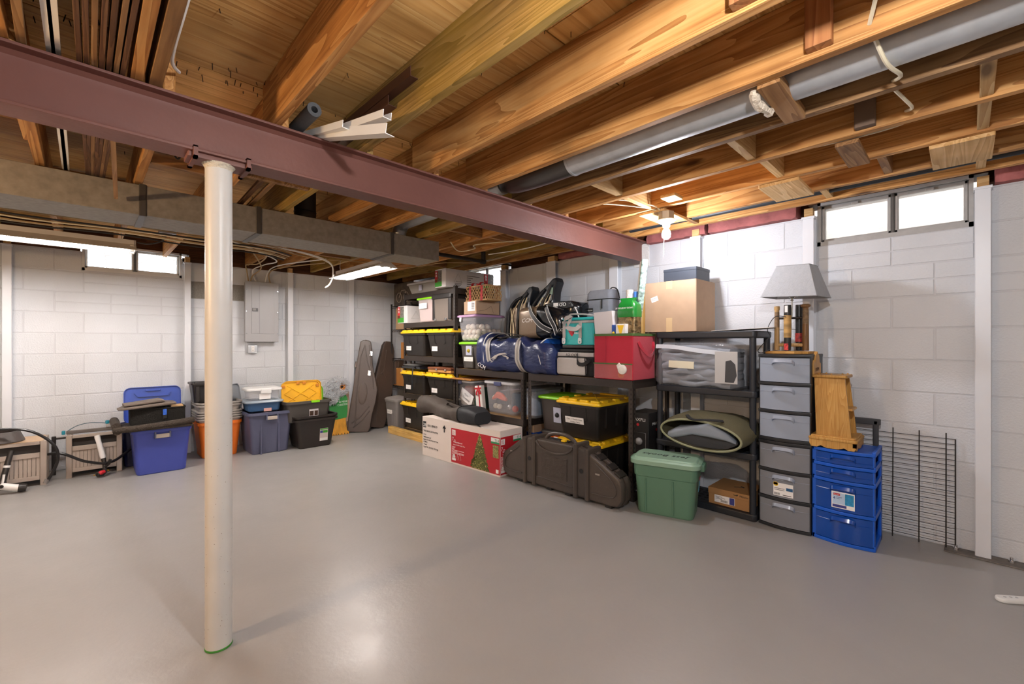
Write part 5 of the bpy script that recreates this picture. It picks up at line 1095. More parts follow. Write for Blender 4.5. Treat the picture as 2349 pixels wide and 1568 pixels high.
# long soft bag on the carton
t = thing('soft_bag', 'long dark grey soft bag lying on the Christmas-tree carton', 'bag', (2.87, 3.93, HT+.002), -PI/2-.02)
DKF = M('dark_grey_fabric', '#4a423c', .7, bump=.25, bs=30, var=.06, vs=14)
sc_ = [(-.62, .02, .01, .08, .05, .02), (-.60, .02, .0, .17, .12, .05), (-.52, .0, .0, .23, .185, .08), (-.40, .01, .0, .25, .20, .09), (-.28, .03, .0, .22, .165, .07), (-.14, .02, .0, .24, .135, .06), (0, .0, .0, .25, .13, .06), (.12, -.02, .0, .24, .12, .055), (.24, -.03, .0, .25, .135, .06), (.34, -.03, .0, .25, .15, .06)]
xs_ = []; 
for i in range(len(sc_)-1):
    for k in range(4):
        u = k/4; u = u*u*(3-2*u); xs_.append(tuple(a+(b_-a)*u for a, b_ in zip(sc_[i], sc_[i+1])))
xs_.append(sc_[-1])
MB().loft(wob(bag_rings(xs_, 6), .010, 31)).build('body', DKF, t, ang=60)
MB().loft(wob(bag_rings([(.335, -.03, .0, .252, .152, .06), (.36, -.03, .0, .265, .16, .06), (.50, -.03, .0, .26, .155, .055), (.60, -.03, .004, .22, .12, .05)], 6), .005, 12)).build('end_section', M('black_nylon', '#26282b', .6, bump=.2, bs=40), t, ang=60)
MB().tube([(.34, p[1], p[2]) for p in bag_rings([(0, -.03, .0, .262, .16, .06)], 7)[0]], .006, 6, True).build('seam_roll', INK, t)
MB().strip(smooth_path([(-.02, -.02, .135), (.05, -.05, .165), (.16, -.06, .15), (.24, -.04, .13)], 5), .016, .005, (0, 1, 0)).build('handle', DKF, t)
MB().strip([(.60, -.1, .01), (.68, -.13, .004)], .008, .003, (0, 1, 0)).build('strap_end', INK, t)

# bow case
t = thing('bow_case', 'dark grey hard bow case standing on the floor before the low shelf', 'hard case', (2.86, 2.365, 0), -PI/2+.02)
CASE = M('case_plastic', '#4a413a', .4, bump=.12, bs=130, var=.05, vs=14)
prof = [(-.60, .05), (-.625, .10), (-.625, .20), (-.60, .245), (-.40, .38), (-.33, .405), (-.28, .42), (.22, .42), (.30, .405), (.44, .33), (.60, .235), (.625, .19), (.625, .08), (.59, .03), (.54, .02), (-.54, .02)]
for y0, y1 in ((-.078, -.003), (.003, .078)): MB().prism(prof, 'Y', y0, y1, .025).build('shell', CASE, t)
MB().prism([(x*1.004, .21+(z-.21)*1.006) for x, z in prof], 'Y', -.008, .008).build('seam_band', CASE, t)
for xc in (-.335, -.225, .215, .325):                       # raised straps moulded round the case
    zt = .40 if abs(xc) > .3 else .424
    MB().rbox(xc-.022, xc+.022, -.094, .094, .012, zt+.018, .012, r=.018).build('moulded_band', CASE, t)
for xc in (-.28, .27): MB().cyl((xc, -.0805, .235), (xc, -.075, .235), .019, n=16).build('lock_hole', INK, t)
MB().tube(smooth_path([(-.15, 0, .415), (-.12, 0, .45), (-.05, 0, .472), (.06, 0, .472), (.13, 0, .445), (.16, 0, .415)], 5), .017, 10).build('handle', CASE, t)
MB().rbox(-.10, .10, -.03, .03, .40, .428, .006).build('handle_base', BLACKP, t); MB().rbox(.045, .085, -.05, -.02, .425, .442, .003).build('yellow_tag', YELLOW, t)
MB().tube(smooth_path([(-.20, -.082, .40), (-.14, -.085, .35), (0, -.085, .325), (.13, -.085, .35), (.19, -.082, .40)], 6), .009, 6).build('arched_rib', CASE, t)
MB().tube([(-.195, -.0815, .30), (-.195, -.0815, .10), (.185, -.0815, .09)], .004, 5).build('panel_rib', CASE, t)
for s in (-1, 1): MB().tube(smooth_path([(s*.40, -.0815, .32), (s*.56, -.0815, .20), (s*.56, -.0815, .10), (s*.37, -.0815, .09)], 4), .004, 5).build('panel_rib', CASE, t)
MB().prism([(-.14, .31), (-.14, .13), (.13, .12), (.13, .30), (.05, .29), (-.05, .30)], 'Y', -.083, -.076, .002).build('embossed_panel', M('case_emboss', '#453c35', .4, bump=1., bs=28), t)
for x, z, a in ((.40, .352, -.6), (.50, .297, -.6), (.57, .255, -.6)): MB().rbox(-.028, .028, -.05, .05, -.008, .012, .004).build('latch', BLACKP, t, loc=(x, 0, z), rot=(0, -a, 0))
for x, z, w_ in ((-.50, .26, .03), (.42, .24, .04)): MB().rbox(x-w_/2, x+w_/2, -.0805, -.077, z-.006, z+.006, .001).build('small_badge', M('badge', '#a39a90', .4, metal=.5), t, rot=(0, 0, 0))
for x in (-.42, -.08, .12, .5): MB().rbox(x-.03, x+.03, -.06, .06, 0, .03, .006).build('foot', BLACKP, t)
# green tote with a lid
t = thing('green_tote', 'sage green lidded tote with handwriting on its lid', 'storage tote', (3.085, 1.53, 0), math.radians(-73.6))
SAGE = M('sage_plastic', '#5a7f67', .42, var=.03, vs=9); SAGEL = M('sage_lid', '#8aab93', .42, var=.02)
b_ = MB().loft([rr(.37, .235, .04, 0, 5), rr(.385, .25, .045, .012, 5), rr(.42, .275, .05, .27, 5), rr(.435, .285, .05, .275, 5), rr(.445, .295, .05, .375, 5)]).build('body', SAGE, t)
for x in (-.13, .06): MB().tube([(x, -.128, .02), (x, -.139, .26)], .006, 6).build('groove', SAGE, b_)
ld = MB().loft([rr(.475, .32, .06, .36, 5), rr(.48, .325, .06, .365, 5), rr(.48, .325, .06, .39, 5), rr(.455, .30, .055, .40, 5), rr(.44, .285, .05, .40, 5), rr(.425, .27, .045, .408, 5), rr(.41, .255, .04, .412, 5)]).build('lid', SAGEL, t)
text(ld, "Jess Books", .15, .0, .4125, .075, INK, 'handwriting', face='T', rz=PI, shear=.25)
for s in (-1, 1): MB().rbox(s*.24-.02, s*.24+.02, -.06, .06, .335, .385, .008).build('handle', SAGE, t)
st = MB().box(.212, .2135, -.03, .01, .18, .28).build('sticker', M('sticker_cyan', '#4fa3c4', .4), t, rot=(0, .08, 0), loc=(-.012, 0, .02)); MB().box(.2125, .214, -.03, .01, .26, .285).build('sticker_red', REDINK, st)
# ---------------------------------------------------------------- plastic shelf contents
t = RW('cardboard_box', 'big plain cardboard box taped shut on the black plastic shelf', 'box', 3.315, 1.415, 1.845, 1.327, .36)
carton(t, .43, .36, .40, CARD, True); MB().box(-.025, .025, -.1812, -.18, .0, .11).build('tape', TAPE, t)
st = MB().box(-.03, .03, -.1812, -.18, -.02, .02).build('shipping_sticker', LABELW, t, loc=(-.125, 0, .265), rot=(0, -.3, 0)); text(st, '0123-4567\nR7 20 L', -.026, -.182, .003, .011, INKG)
t = RW('black_box', 'dark slate-coloured box on top of the big cardboard box', 'box', 3.36, 1.432, 1.70, 1.729, .25)
MB().rbox(-.134, .134, -.125, .125, 0, .098, .003, n=1).build('box', M('slate_card', '#363c46', .45, var=.03), t); MB().rbox(-.136, .136, -.127, .127, .075, .10, .003, n=1).build('lid', M('slate_card', '#363c46', .45, var=.03), t)
tag(MB().prism([(-.2, 0), (.2, 0), (.2, .003), (-.2, .003)], 'Y', -.16, .16).build('paper_sheet', WHITE, None, loc=(3.50, 1.13, 1.336), rot=(0, -.05, -PI/2+.15)), 'white paper sheet lying on the black plastic shelf top', 'paper')
# comforter in a clear zip bag
t = RW('comforter_bag', 'grey comforter in a clear zip bag on the plastic shelf', 'bedding', 3.30, 1.10, 1.76, .907, .36)
COMF = M('comforter_fabric', '#83888f', .85, bump=.5, bs=25, var=.08, vs=10)
fold = MB(); rnd = random.Random(19)
for k in range(7):
    z = .03+.042*k; sec = []
    for i in range(12):
        u = i/11; sec.append((-.29+.54*u, .01*math.sin(k+u*9), z-.03+.012*math.sin(u*11+k*2), .30-.02*abs(u-.5), .055+.02*math.sin(u*8+k*1.7), .025))
    fold.loft(wob(bag_rings(sec, 4), .016, 40+k))
fold.build('comforter', COMF, t, ang=60)
bagm = M('clear_vinyl', '#e9ecf4', .06, alpha=.16, spec=.9, bump=.6, bs=7, coat=.6)
MB().loft(wob([rr(.62, .32, .05, .0, 6), rr(.66, .36, .07, .03, 6), rr(.655, .355, .07, .18, 6), rr(.62, .34, .07, .30, 6, -.01), rr(.56, .30, .06, .335, 6, -.02), rr(.45, .22, .05, .35, 6, -.03)], .008, 51)).build('clear_bag', bagm, t, ang=60)
MB().strip(smooth_path([(-.31, -.17, .305), (-.15, -.18, .30), (.03, -.18, .275), (.16, -.172, .262), (.22, -.165, .255)], 5), .016, .003, (0, .2, 1)).build('zip_tape', M('zip_white', '#d4d8de', .25, alpha=.8), t)
MB().rbox(-.20, .0, -.186, -.182, .135, .19, .001).build('paper_label', M('cream_label', '#e0d9bf', .6), t, rot=(0, .03, 0))
ins = MB().box(.16, .315, -.187, -.184, .04, .27).build('insert_card', M('insert_grey', '#b9b7b4', .6), t); MB().prism([(.23, .05), (.29, .05), (.31, .10), (.30, .18), (.27, .21), (.235, .2)], 'Y', -.1885, -.187).build('insert_picture', M('insert_dark', '#3a3c40', .5), ins)
# olive bag with grey cloth
t = RW('canvas_bag', 'open olive canvas bag holding grey cloth on the plastic shelf', 'bag', 3.17, 1.01, 1.62, .472, .46)
OLIVE = M('olive_canvas', '#59543c', .8, bump=.3, bs=150, var=.06, vs=9); OLIVEI = M('olive_lining', '#8e9070', .7)
def sack(xs, n=24):
    R = []
    for y, cx, w_, zb, zt, dr in xs: R.append([(cx+w_/2*math.cos(2*PI*i/n), y, (zb+zt)/2+(zt-zb)/2*math.sin(2*PI*i/n)+(dr*math.cos(2*PI*i/n)*.5)) for i in range(n)])
    return R
MB().loft(wob(sack([(-.23, -.02, .58, .0, .21, -.03), (-.16, -.01, .62, .0, .245, -.02), (-.04, .0, .63, .0, .26, -.01), (.08, .02, .6, .0, .245, 0), (.18, .03, .48, .0, .17, 0), (.21, .03, .3, .01, .08, 0), (.2, .03, .28, .012, .075, 0), (.08, .02, .57, .012, .23, 0), (-.16, -.01, .6, .012, .235, -.02), (-.222, -.02, .565, .01, .20, -.03)]), .006, 60), False, False).build('bag', OLIVE, t, ang=60)
MB().tube(sack([(-.232, -.02, .575, .004, .206, -.03)], 40)[0], .008, 7, True).build('rim', OLIVEI, t)
MB().loft(wob(sack([(-.20, -.03, .40, .012, .07, 0), (-.19, -.03, .50, .01, .12, .02), (-.1, -.02, .52, .012, .16, .02), (.05, 0, .5, .012, .17, 0), (.14, .02, .3, .015, .1, 0)]), .014, 61)).build('lining_cloth', M('dark_grey_cloth', '#2e3033', .7, bump=.3, bs=18), t, ang=60)
MB().loft(wob(bag_rings([(-.26, -.17, .03, .08, .06, .02), (-.20, -.17, .05, .12, .075, .03), (-.08, -.165, .085, .13, .08, .03), (.05, -.17, .105, .16, .085, .03), (.16, -.17, .085, .14, .065, .025), (.22, -.165, .06, .06, .03, .012)], 8), .02, 62)).build('grey_cloth', M('grey_cloth', '#8c95a0', .7, bump=.4, bs=14), t, ang=60)
MB().strip(smooth_path([(-.12, -.2, .235), (-.06, -.25, .215), (.05, -.26, .225), (.14, -.2, .22)], 5), .012, .005, (0, 1, .3)).build('handle', INK, t)
# shoe box
t = RW('shoe_box', 'brown shoe box with white label on the plastic shelf bottom tier', 'box', 3.335, 1.05, 1.335, .052, .30)
KR = M('kraft', '#a67a4b', .7, var=.03)
MB().rbox(-.14, .14, -.148, .148, 0, .115, .002, n=1).build('box', KR, t); MB().rbox(-.143, .143, -.151, .151, .075, .118, .002, n=1).build('lid', KR, t)
lb = MB().box(-.095, .045, -.153, -.151, .02, .072).build('label', LABELW, t); MB().box(.01, .043, -.1538, -.153, .022, .07).build('label_blue', M('label_navy', '#3a3f86', .5), lb)
bc = MB()
for i in range(8): bc.box(-.05+i*.006, -.047+i*.006, -.1538, -.153, .026, .042)
bc.build('barcode', INK, lb); tb = MB()
for i in range(3): tb.box(-.088, -.04+.02*(i % 2), -.1538, -.153, .06-.008*i, .063-.008*i)
tb.build('text_lines', INKG, lb)
text(t, 'Mizuno', .075, -.152, .092, .02, INK, shear=.3); MB().tube(smooth_path([(.035, -.152, .1), (.05, -.152, .098), (.065, -.152, .104), (.058, -.152, .094)], 4), .0018, 4).build('bird_mark', INK, t); MB().tube(smooth_path([(-.0, -.03, .1185), (.03, -.01, .1185), (.06, .0, .1185), (.03, .02, .1185)], 4), .003, 4).build('lid_mark', INK, t)

# ---------------------------------------------------------------- drawer towers
def drawer_unit(label, xf, y0, y1, z, rows, frame, drawer, dep, rows_labels=(), bow=.025, open_side=False, group=None):
    """plastic drawer unit with bowed drawer fronts and recessed lip handles"""
    t = RW('drawer_unit', label, 'drawer unit', xf, y0, y1, z, dep, group); w_ = abs(y1-y0); hh = sum(rows)+.02*(len(rows)+1); h2 = w_/2
    e = .012
    def slab(za, zb, nm, m=None, grow=0):
        pl = [(-h2-grow, dep/2)]+[(-h2-grow+(w_+2*grow)*i/10, -dep/2+bow*(1-math.sin(PI*i/10))-.004) for i in range(11)]+[(h2+grow, dep/2)]
        MB().prism(pl, 'Z', za, zb, .003).build(nm, m or frame, t)
    for s in (-1, 1):
        if open_side:
            mb = MB().rbox(s*h2-e/2-.006, s*h2+e/2-.006 if s > 0 else s*h2+e/2+.006, -dep/2+bow, -dep/2+bow+.04, 0, hh, .003).rbox(s*h2-e/2-.006, s*h2+e/2, dep/2-.05, dep/2, 0, hh, .003)
            zz = 0
            for r_ in list(rows)+[0]: mb.rbox(s*h2-e/2-.006, s*h2+e/2, -dep/2+bow, dep/2, zz, zz+.03, .003); zz += r_+.02
            mb.build('side_frame', frame, t)
        else: MB().rbox(s*h2-e if s > 0 else s*h2, s*h2 if s > 0 else s*h2+e, -dep/2+bow, dep/2, 0, hh, .003).build('side_panel', frame, t)
    MB().box(-h2, h2, dep/2-.006, dep/2, 0, hh).build('back_panel', frame, t)
    zz = 0; slab(0, .02, 'base')
    for i, r_ in enumerate(rows):
        za = zz+.02; zb = za+r_; n = 10; out = []
        xs = [-h2+.008+(w_-.016)*k/n for k in range(n+1)]
        fy = lambda k: -dep/2+bow*(1-math.sin(PI*k/n))
        F = [(xs[k], fy(k)) for k in range(n+1)]; B = [(xs[k], fy(k)+.006) for k in range(n, -1, -1)]
        d = MB().prism(F+B, 'Z', za+.003, zb-.004)
        d.box(-h2+.02, -h2+.024, -dep/2+bow+.01, dep/2-.02, za+.01, zb-.03).box(h2-.024, h2-.02, -dep/2+bow+.01, dep/2-.02, za+.01, zb-.03).box(-h2+.02, h2-.02, -dep/2+bow, dep/2-.02, za+.006, za+.01).box(-h2+.02, h2-.02, dep/2-.024, dep/2-.02, za+.01, zb-.03)
        dr = d.build('drawer', drawer, t)
        # moulded lip handle
        hz = zb-.03 if r_ > .12 else zb-.022; hw_ = w_*.21
        P = [(-hw_, -dep/2+.004, hz-.022), (-hw_*.96, -dep/2-.006, hz-.004), (-hw_*.7, -dep/2-.016, hz+.006), (0, -dep/2-.02, hz+.008), (hw_*.7, -dep/2-.016, hz+.006), (hw_*.96, -dep/2-.006, hz-.004), (hw_, -dep/2+.004, hz-.022)]
        MB().strip(smooth_path(P, 4), .011, .003, (0, .5, 1)).build('handle', MATS['drawer_handle'] if not open_side else drawer, dr)
        MB().tube([(x, y-.0005, zb-.045) for x, y in F], .0012, 4).build('moulded_line', MATS['drawer_handle'] if not open_side else drawer, dr)
        slab(zb, zb+.02, 'rail', None if i < len(rows)-1 else None, .002); zz += r_+.02
    return t, hh
M('drawer_handle', '#aab2c0', .25, alpha=.8)
BLKF2 = M('black_frame', '#1e1f22', .4)
lo, h1 = drawer_unit('clear three-drawer black tower standing on the floor, lower of two', 3.315, .687, .992, 0, (.167, .167, .167), BLKF2, M('clear_drawer_grey', '#9a9ca2', .22, alpha=.62), .35)
up, h2_ = drawer_unit('frosted three-drawer black tower stacked under the lamp, upper of two', 3.315, .687, .992, h1+.002, (.167, .167, .167), BLKF2, FROST, .35)
z1_ = .02+.167+.02
lb = MB().box(-.055, .06, -.181, -.180, .245-.02, .315-.005).build('label', LABELW, lo); MB().cyl((-.04, -.1815, .30), (-.04, -.1812, .30), .014, n=14).box(-.055, -.03, -.1815, -.181, .295, .31).build('yellow_spot', YELLOW, lb); MB().box(.02, .058, -.1815, -.181, .265, .285).build('blue_mark', M('label_blue', '#235a86', .5), lb)
bc = MB()
for i in range(7): bc.box(-.05+i*.005, -.0475+i*.005, -.1815, -.181, .23, .245)
bc.box(.0, .05, -.1815, -.181, .232, .236).box(-.05, .01, -.1815, -.181, .272, .275).box(-.05, .01, -.1815, -.181, .262, .265).build('print_lines', INK, lb)
for nm, lab, m, loc, sz in (('cord_bundle', 'pale bundle of cords seen in the third clear drawer from the floor', M('cord_pale', '#c9c0b4', .6, var=.3, vs=40), (3.40, .87, .43), (.09, .05, .03)), ('metal_rod', 'thin pale rod lying in the third clear drawer from the floor', WHITE, (3.37, .85, .475), (.07, .004, .004)), ('tan_pouch', 'tan pouch in the third clear drawer from the floor', M('tan_cloth', '#b39a66', .7), (3.41, .77, .445), (.04, .04, .035)), ('bolt_pile', 'small dark hardware pile in the drawer above the middle rails', M('hardware', '#3c3f45', .4, metal=.6), (3.36, .75, .638), (.03, .02, .012))):
    rg_ = wob(bag_rings([(-sz[0], 0, 0, sz[1], sz[2], sz[2]*.4), (-sz[0]*.6, 0, 0, sz[1]*2, sz[2]*1.8, sz[2]*.6), (sz[0]*.5, 0, 0, sz[1]*2, sz[2]*1.6, sz[2]*.6), (sz[0], 0, 0, sz[1], sz[2], sz[2]*.4)], 5), sz[2]*.25, 70)
    tag(MB().loft(rg_).build(nm, m, None, loc=(loc[0], loc[1], loc[2]), rot=(0, 0, -PI/2), ang=60), lab, 'drawer contents')
BLUEF = M('blue_frame', '#0f58c4', .35, spec=.5); BLUED = M('blue_drawer', '#0a4aa8', .2, alpha=.85, coat=.3)
bu, h3 = drawer_unit('bright blue four-drawer plastic unit on the floor beside the wire grid', 3.325, .372, .672, 0, (.165, .17, .075, .07), BLUEF, BLUED, .31, open_side=True)
lb = MB().prism([(-.055, .225), (.06, .225), (.06, .325), (-.055, .325)], 'Y', -.1575, -.156).build('label', LABELW, bu); MB().box(-.05, .01, -.1582, -.1575, .25, .318).build('label_pale', M('label_pale', '#b9cfe8', .5), lb); MB().box(.012, .056, -.1582, -.1575, .25, .318).build('label_picture', M('label_cyan', '#2b8fc0', .5, var=.3, vs=60), lb); MB().box(-.05, .02, -.1582, -.1575, .23, .246).build('label_band', M('label_navy', '#3a3f86', .5), lb)
MB().rbox(-.045, -.012, -.1592, -.158, .302, .315, .001).build('red_badge', REDINK, lb); text(lb, 'Sterilite', -.043, -.1596, .3055, .009, WHITE); text(lb, '4', -.047, -.159, .278, .024, M('label_navy', '#3a3f86', .5)); text(lb, 'Drawer\nUnit', -.03, -.159, .29, .009, M('label_navy', '#3a3f86', .5))
# ---------------------------------------------------------------- lamp of bats
t = thing('table_lamp', 'table lamp made of small bats with grey square shade on the drawer tower', 'lamp', (3.475, .835, 2*h1+.004), -PI/2-.12)
BATW = WOOD('bat_wood', '#b08a58', '#c8a26c', '#d6b480', 'Z', rough=.4, scale=2); BATD = M('bat_grip', '#7d6448', .7, var=.3, vs=60)
MB().prism([(-.12, -.10), (.06, -.10), (.12, -.04), (.12, .09), (-.12, .09)], 'Z', 0, .018, .003).build('base_plate', WOOD('base_wood', '#a8783c', '#c4924c', '#d3a560', 'X'), t)
def bat(x, y, prof, m, grip=None, knob=None):
    o = MB().lathe(prof, 14, x, y).build('bat', m, t)
    if grip: MB().lathe(grip[1], 14, x, y).build('grip_tape', grip[0], o)
    return o
bat(-.085, .0, [(.017, .022), (.016, .15), (.0145, .30), (.018, .305), (.018, .325), (.015, .33)], BATW, (BATD, [(.0155, .17), (.016, .20), (.015, .29)]))
bat(.085, .02, [(.02, .022), (.019, .18), (.016, .31), (.028, .318), (.03, .328), (.02, .336)], WOOD('bat_brown', '#6a4a2c', '#84603c', '#98724a', 'Z', rough=.4, scale=2), (BATD, [(.0185, .19), (.0185, .24), (.0175, .30)]))
bat(.005, -.06, [(.018, .022), (.021, .06), (.022, .30), (.021, .33)], M('bat_black', '#22211f', .35), (M('tape_stripes', '#a5814a', .6, var=.75, vs=22, stretch=(.2, .2, 1)), [(.0225, .11), (.0228, .26)]))
bat(.035, .05, [(.018, .022), (.021, .06), (.022, .30), (.021, .335)], M('bat_black', '#22211f', .35), (M('red_black_print', '#9a2a22', .5, var=.7, vs=40), [(.0228, .08), (.0228, .14)]))
MB().box(-.004, .014, -.0835, -.082, .28, .325).build('bat_white_print', WHITE, t); MB().box(-.008, .018, -.0838, -.082, .025, .07).build('bat_red_print', M('red_white_print', '#c23a38', .5, var=.8, vs=70), t)
MB().cyl((-.085, 0, .245), (.085, .02, .245), .008, n=10).build('cross_bar', BLACKM, t); MB().cyl((-.085, 0, .06), (.085, .02, .06), .012, n=10).build('cross_bar', BATW, t)
MB().lathe([(.004, .25), (.004, .36), (.012, .362), (.006, .37), (.008, .378), (.02, .385), (.02, .43), (.012, .44), (.005, .445)], 14, .01, .0).build('socket', M('glass_socket', '#c4c2b8', .1, metal=.7), t)
SHADE = M('shade_fabric', '#a9abae', .9, bump=.3, bs=180, var=.04, vs=60, stretch=(1, 1, .3))
def shade():
    zb, zt = .385, .595; b_ = rr(.34, .26, .006, zb, 2, .01); tp_ = rr(.20, .15, .006, zt, 2, .01); bi = rr(.334, .254, .005, zb, 2, .01); ti = rr(.194, .144, .005, zt, 2, .01)
    return MB().loft([bi, b_, tp_, ti, bi], False, False)
shade().build('lamp_shade', SHADE, t, rot=(.0, .05, 0)); MB().tube(rr(.34, .26, .006, .385, 2, .01), .003, 5, True).build('shade_trim', SHADE, t, rot=(0, .05, 0)); MB().tube(rr(.2, .15, .006, .595, 2, .01), .003, 5, True).build('shade_trim', SHADE, t, rot=(0, .05, 0))
MB().tube([(-.09, 0, .585), (.01, 0, .575), (.11, 0, .585)], .002, 5).tube([(.01, 0, .44), (.01, 0, .58)], .003, 6).build('shade_spider', STEELW, t)
MB().tube(smooth_path([(.005, -.085, .25), (-.06, -.1, .25), (-.11, -.09, .17), (-.09, -.1, .12), (-.12, -.11, .08), (-.16, -.12, .02), (-.13, -.13, .005), (-.08, -.12, .03)], 6), .0025, 6).build('cord', INK, t)
# wooden step cabinet
t = RW('wood_cabinet', 'small honey-oak display cabinet leaning on the blue drawer unit', 'cabinet', 3.335, .46, .69, h3+.003, .27)
MB().prism([(-.12, .02), (-.11, .0), (-.08, .0), (-.06, .012), (-.03, .0), (.03, .0), (.06, .012), (.08, 0), (.11, 0), (.12, .02), (.12, .045), (-.12, .045)], 'Y', -.14, -.122).build('front_skirt', OAK, t)
MB().prism([(-.14, .02), (-.12, 0), (-.09, 0), (-.06, .012), (-.02, 0), (.04, 0), (.08, .012), (.13, 0), (.13, .045), (-.14, .045)], 'X', .102, .12).build('side_skirt', OAK, t)
MB().rbox(-.125, .125, -.145, .13, .045, .065, .006, n=1).rbox(-.115, .115, -.135, .125, .06, .075, .005, n=1).build('base', OAK, t)
def taper(x0, x1, y0, y1, dx, z0=.075, z1=.435): return MB().loft([[(x0, y0, z0), (x1, y0, z0), (x1, y1, z0), (x0, y1, z0)], [(x0+dx, y0+.025, z1), (x1+dx-.0, y0+.025, z1), (x1+dx, y1-.02, z1), (x0+dx, y1-.02, z1)]])
MB().loft([[(-.09, -.105, .075), (.09, -.105, .075), (.09, -.09, .075), (-.09, -.09, .075)], [(-.105, -.08, .435), (.055, -.08, .435), (.055, -.065, .435), (-.105, -.065, .435)]]).build('front_panel', OAK, t)
MB().loft([[(-.09, .085, .075), (.09, .085, .075), (.09, .10, .075), (-.09, .10, .075)], [(-.105, .065, .435), (.055, .065, .435), (.055, .08, .435), (-.105, .08, .435)]]).build('back_panel', OAK, t)
MB().loft([[(-.09, -.09, .075), (-.075, -.09, .075), (-.075, .085, .075), (-.09, .085, .075)], [(-.105, -.065, .435), (-.09, -.065, .435), (-.09, .065, .435), (-.105, .065, .435)]]).build('side_panel', OAK, t)
MB().rbox(-.08, .095, -.085, .08, .235, .25, .004, r=.02).build('inner_shelf', OAK, t)
MB().rbox(-.12, .07, -.10, .095, .435, .455, .006, n=1).build('top', OAK, t)
MB().prism([(-.095, .455), (.095, .455), (.09, .52), (.06, .53), (.045, .575), (.02, .585), (.0, .60), (-.02, .585), (-.045, .575), (-.06, .53), (-.085, .545), (-.095, .52)], 'X', -.12, -.102, .003).build('crest', OAK, t)
text(t, 'JOSEPH', -.1005, -.065, .475, .03, M('burnt_letter', '#4a2c12', .8), face='R')
for x, y in ((-.08, -.07), (-.02, -.05), (.03, .0), (-.06, .03), (.05, .05)): MB().ball((x, y, .457), .006, 8, 5).build('peg', OAK, t)
# grid panel, dark crate frame and remote
t = thing('wire_grid', 'black wire grid panel leaning against the right wall', 'grid panel', (3.738, .21, 0), -PI/2)
for x, z1 in ((-.115, .692), (.01, .692), (.13, .692)): MB().tube([(x, -.012, 0), (x, .022, z1)], .0032, 6).build('upright', BLACKM, t)
MB().tube([(.17, -.010, .03), (.17, .022, .66)], .0035, 6).build('upright', BLACKM, t)
for k in range(21):
    z = .035+.0312*k; y = -.012+.034*z/.692-.004; MB().tube([(-.40, y, z), (.17, y, z)], .0018, 5).build('rung', BLACKM, t)
t = thing('crate_frame', 'dark grey plastic frame behind the oak cabinet against the wall', 'frame', (3.70, .47, .0), -PI/2)
DG = M('dark_grey_frame', '#3c3d40', .5)
for x0, x1, z0, z1 in ((-.09, -.06, .0, .735), (.05, .08, .0, .735), (-.10, .09, .705, .745), (-.09, .08, .0, .03)): MB().rbox(x0, x1, -.015, .012, z0, z1, .005).build('frame_bar', DG, t)
t = thing('remote', 'white remote control on the floor at the right edge', 'remote', (3.205, -.18, 0), -.9)
MB().rbox(-.095, .095, -.025, .025, 0, .022, .008, r=.025, n=5).build('case', WPV, t)
for x in (-.06, -.035, -.01): MB().lathe([(.006, .022), (.005, .0235)], 12, x, 0).build('button', M('button_grey', '#b5b5b5', .5), t)
# ---------------------------------------------------------------- along the back wall, from the left
TAUPE = M('taupe_resin', '#a79a8f', .55, var=.02, bump=.08, bs=40)
def planter(label, x0, x1, yf, dep, h, lidded):
    """resin planter box: four square posts, rails, a panel of narrow vertical boards"""
    t = BW('planter_box', label, 'planter', yf, x0, x1, 0, dep); w_ = x1-x0; hx, hy = w_/2, dep/2
    for sx in (-1, 1):
        for sy in (-1, 1):
            MB().rbox(sx*hx-(.04 if sx > 0 else 0), sx*hx+(0 if sx > 0 else .04), sy*hy-(.04 if sy > 0 else 0), sy*hy+(0 if sy > 0 else .04), 0, h, .003, n=1).build('post', TAUPE, t)
    for sy in (-1, 1):
        for z0, z1 in ((.05, .085), (.245, .285), (h-.03, h-.002)): MB().rbox(-hx+.04, hx-.04, sy*(hy-.018)-.012, sy*(hy-.018)+.012, z0, z1, .003, n=1).build('rail', TAUPE, t)
        n = int((w_-.08)/.024)
        for k in range(n): MB().rbox(-hx+.04+(w_-.08)*k/n+.0008, -hx+.04+(w_-.08)*(k+1)/n-.0008, sy*(hy-.02)-.005, sy*(hy-.02)+.005, .085, .245, .0015, n=1).build('board', TAUPE, t)
    for sx in (-1, 1):
        MB().rbox(sx*(hx-.02)-.006, sx*(hx-.02)+.006, -hy+.04, hy-.04, .05, .285, .002, n=1).build('side_panel', TAUPE, t); MB().rbox(sx*(hx-.018)-.012, sx*(hx-.018)+.012, -hy+.04, hy-.04, h-.03, h-.002, .003, n=1).build('rail', TAUPE, t)
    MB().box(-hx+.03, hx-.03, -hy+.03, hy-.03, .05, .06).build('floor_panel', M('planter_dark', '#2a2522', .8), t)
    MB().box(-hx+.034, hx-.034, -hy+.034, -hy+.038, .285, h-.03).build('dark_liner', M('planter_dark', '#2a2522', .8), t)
    if lidded: MB().rbox(-hx+.02, hx-.02, -hy+.02, hy-.02, h-.012, h+.004, .003).build('tray', M('tan_tray', '#c2a483', .5), t)
    return t
planter('taupe planter box with slatted front at the far left edge under the dark bowl', -.68, -.245, 5.60, .36, .385, True)
planter('taupe planter box with slatted front holding a white spray wand', -.13, .255, 5.70, .36, .39, False)
DKB = M('dark_bowl', '#4d4642', .45, bump=.1)
t = thing('plastic_bowl', 'dark grey upturned plastic bowl on the left planter box', 'bowl', (-.53, 5.74, .392))
MB().lathe([(.145, 0), (.15, .004), (.118, .088), (.11, .09), (.10, .086), (.135, .008)], 36).build('bowl', DKB, t)
HOSEM = M('hose_black', '#191718', .3)
def hose(pts, r, label, name='hose', m=HOSEM): return tag(MB().tube(smooth_path(pts, 8), r, 10).build(name, m), label, 'hose')
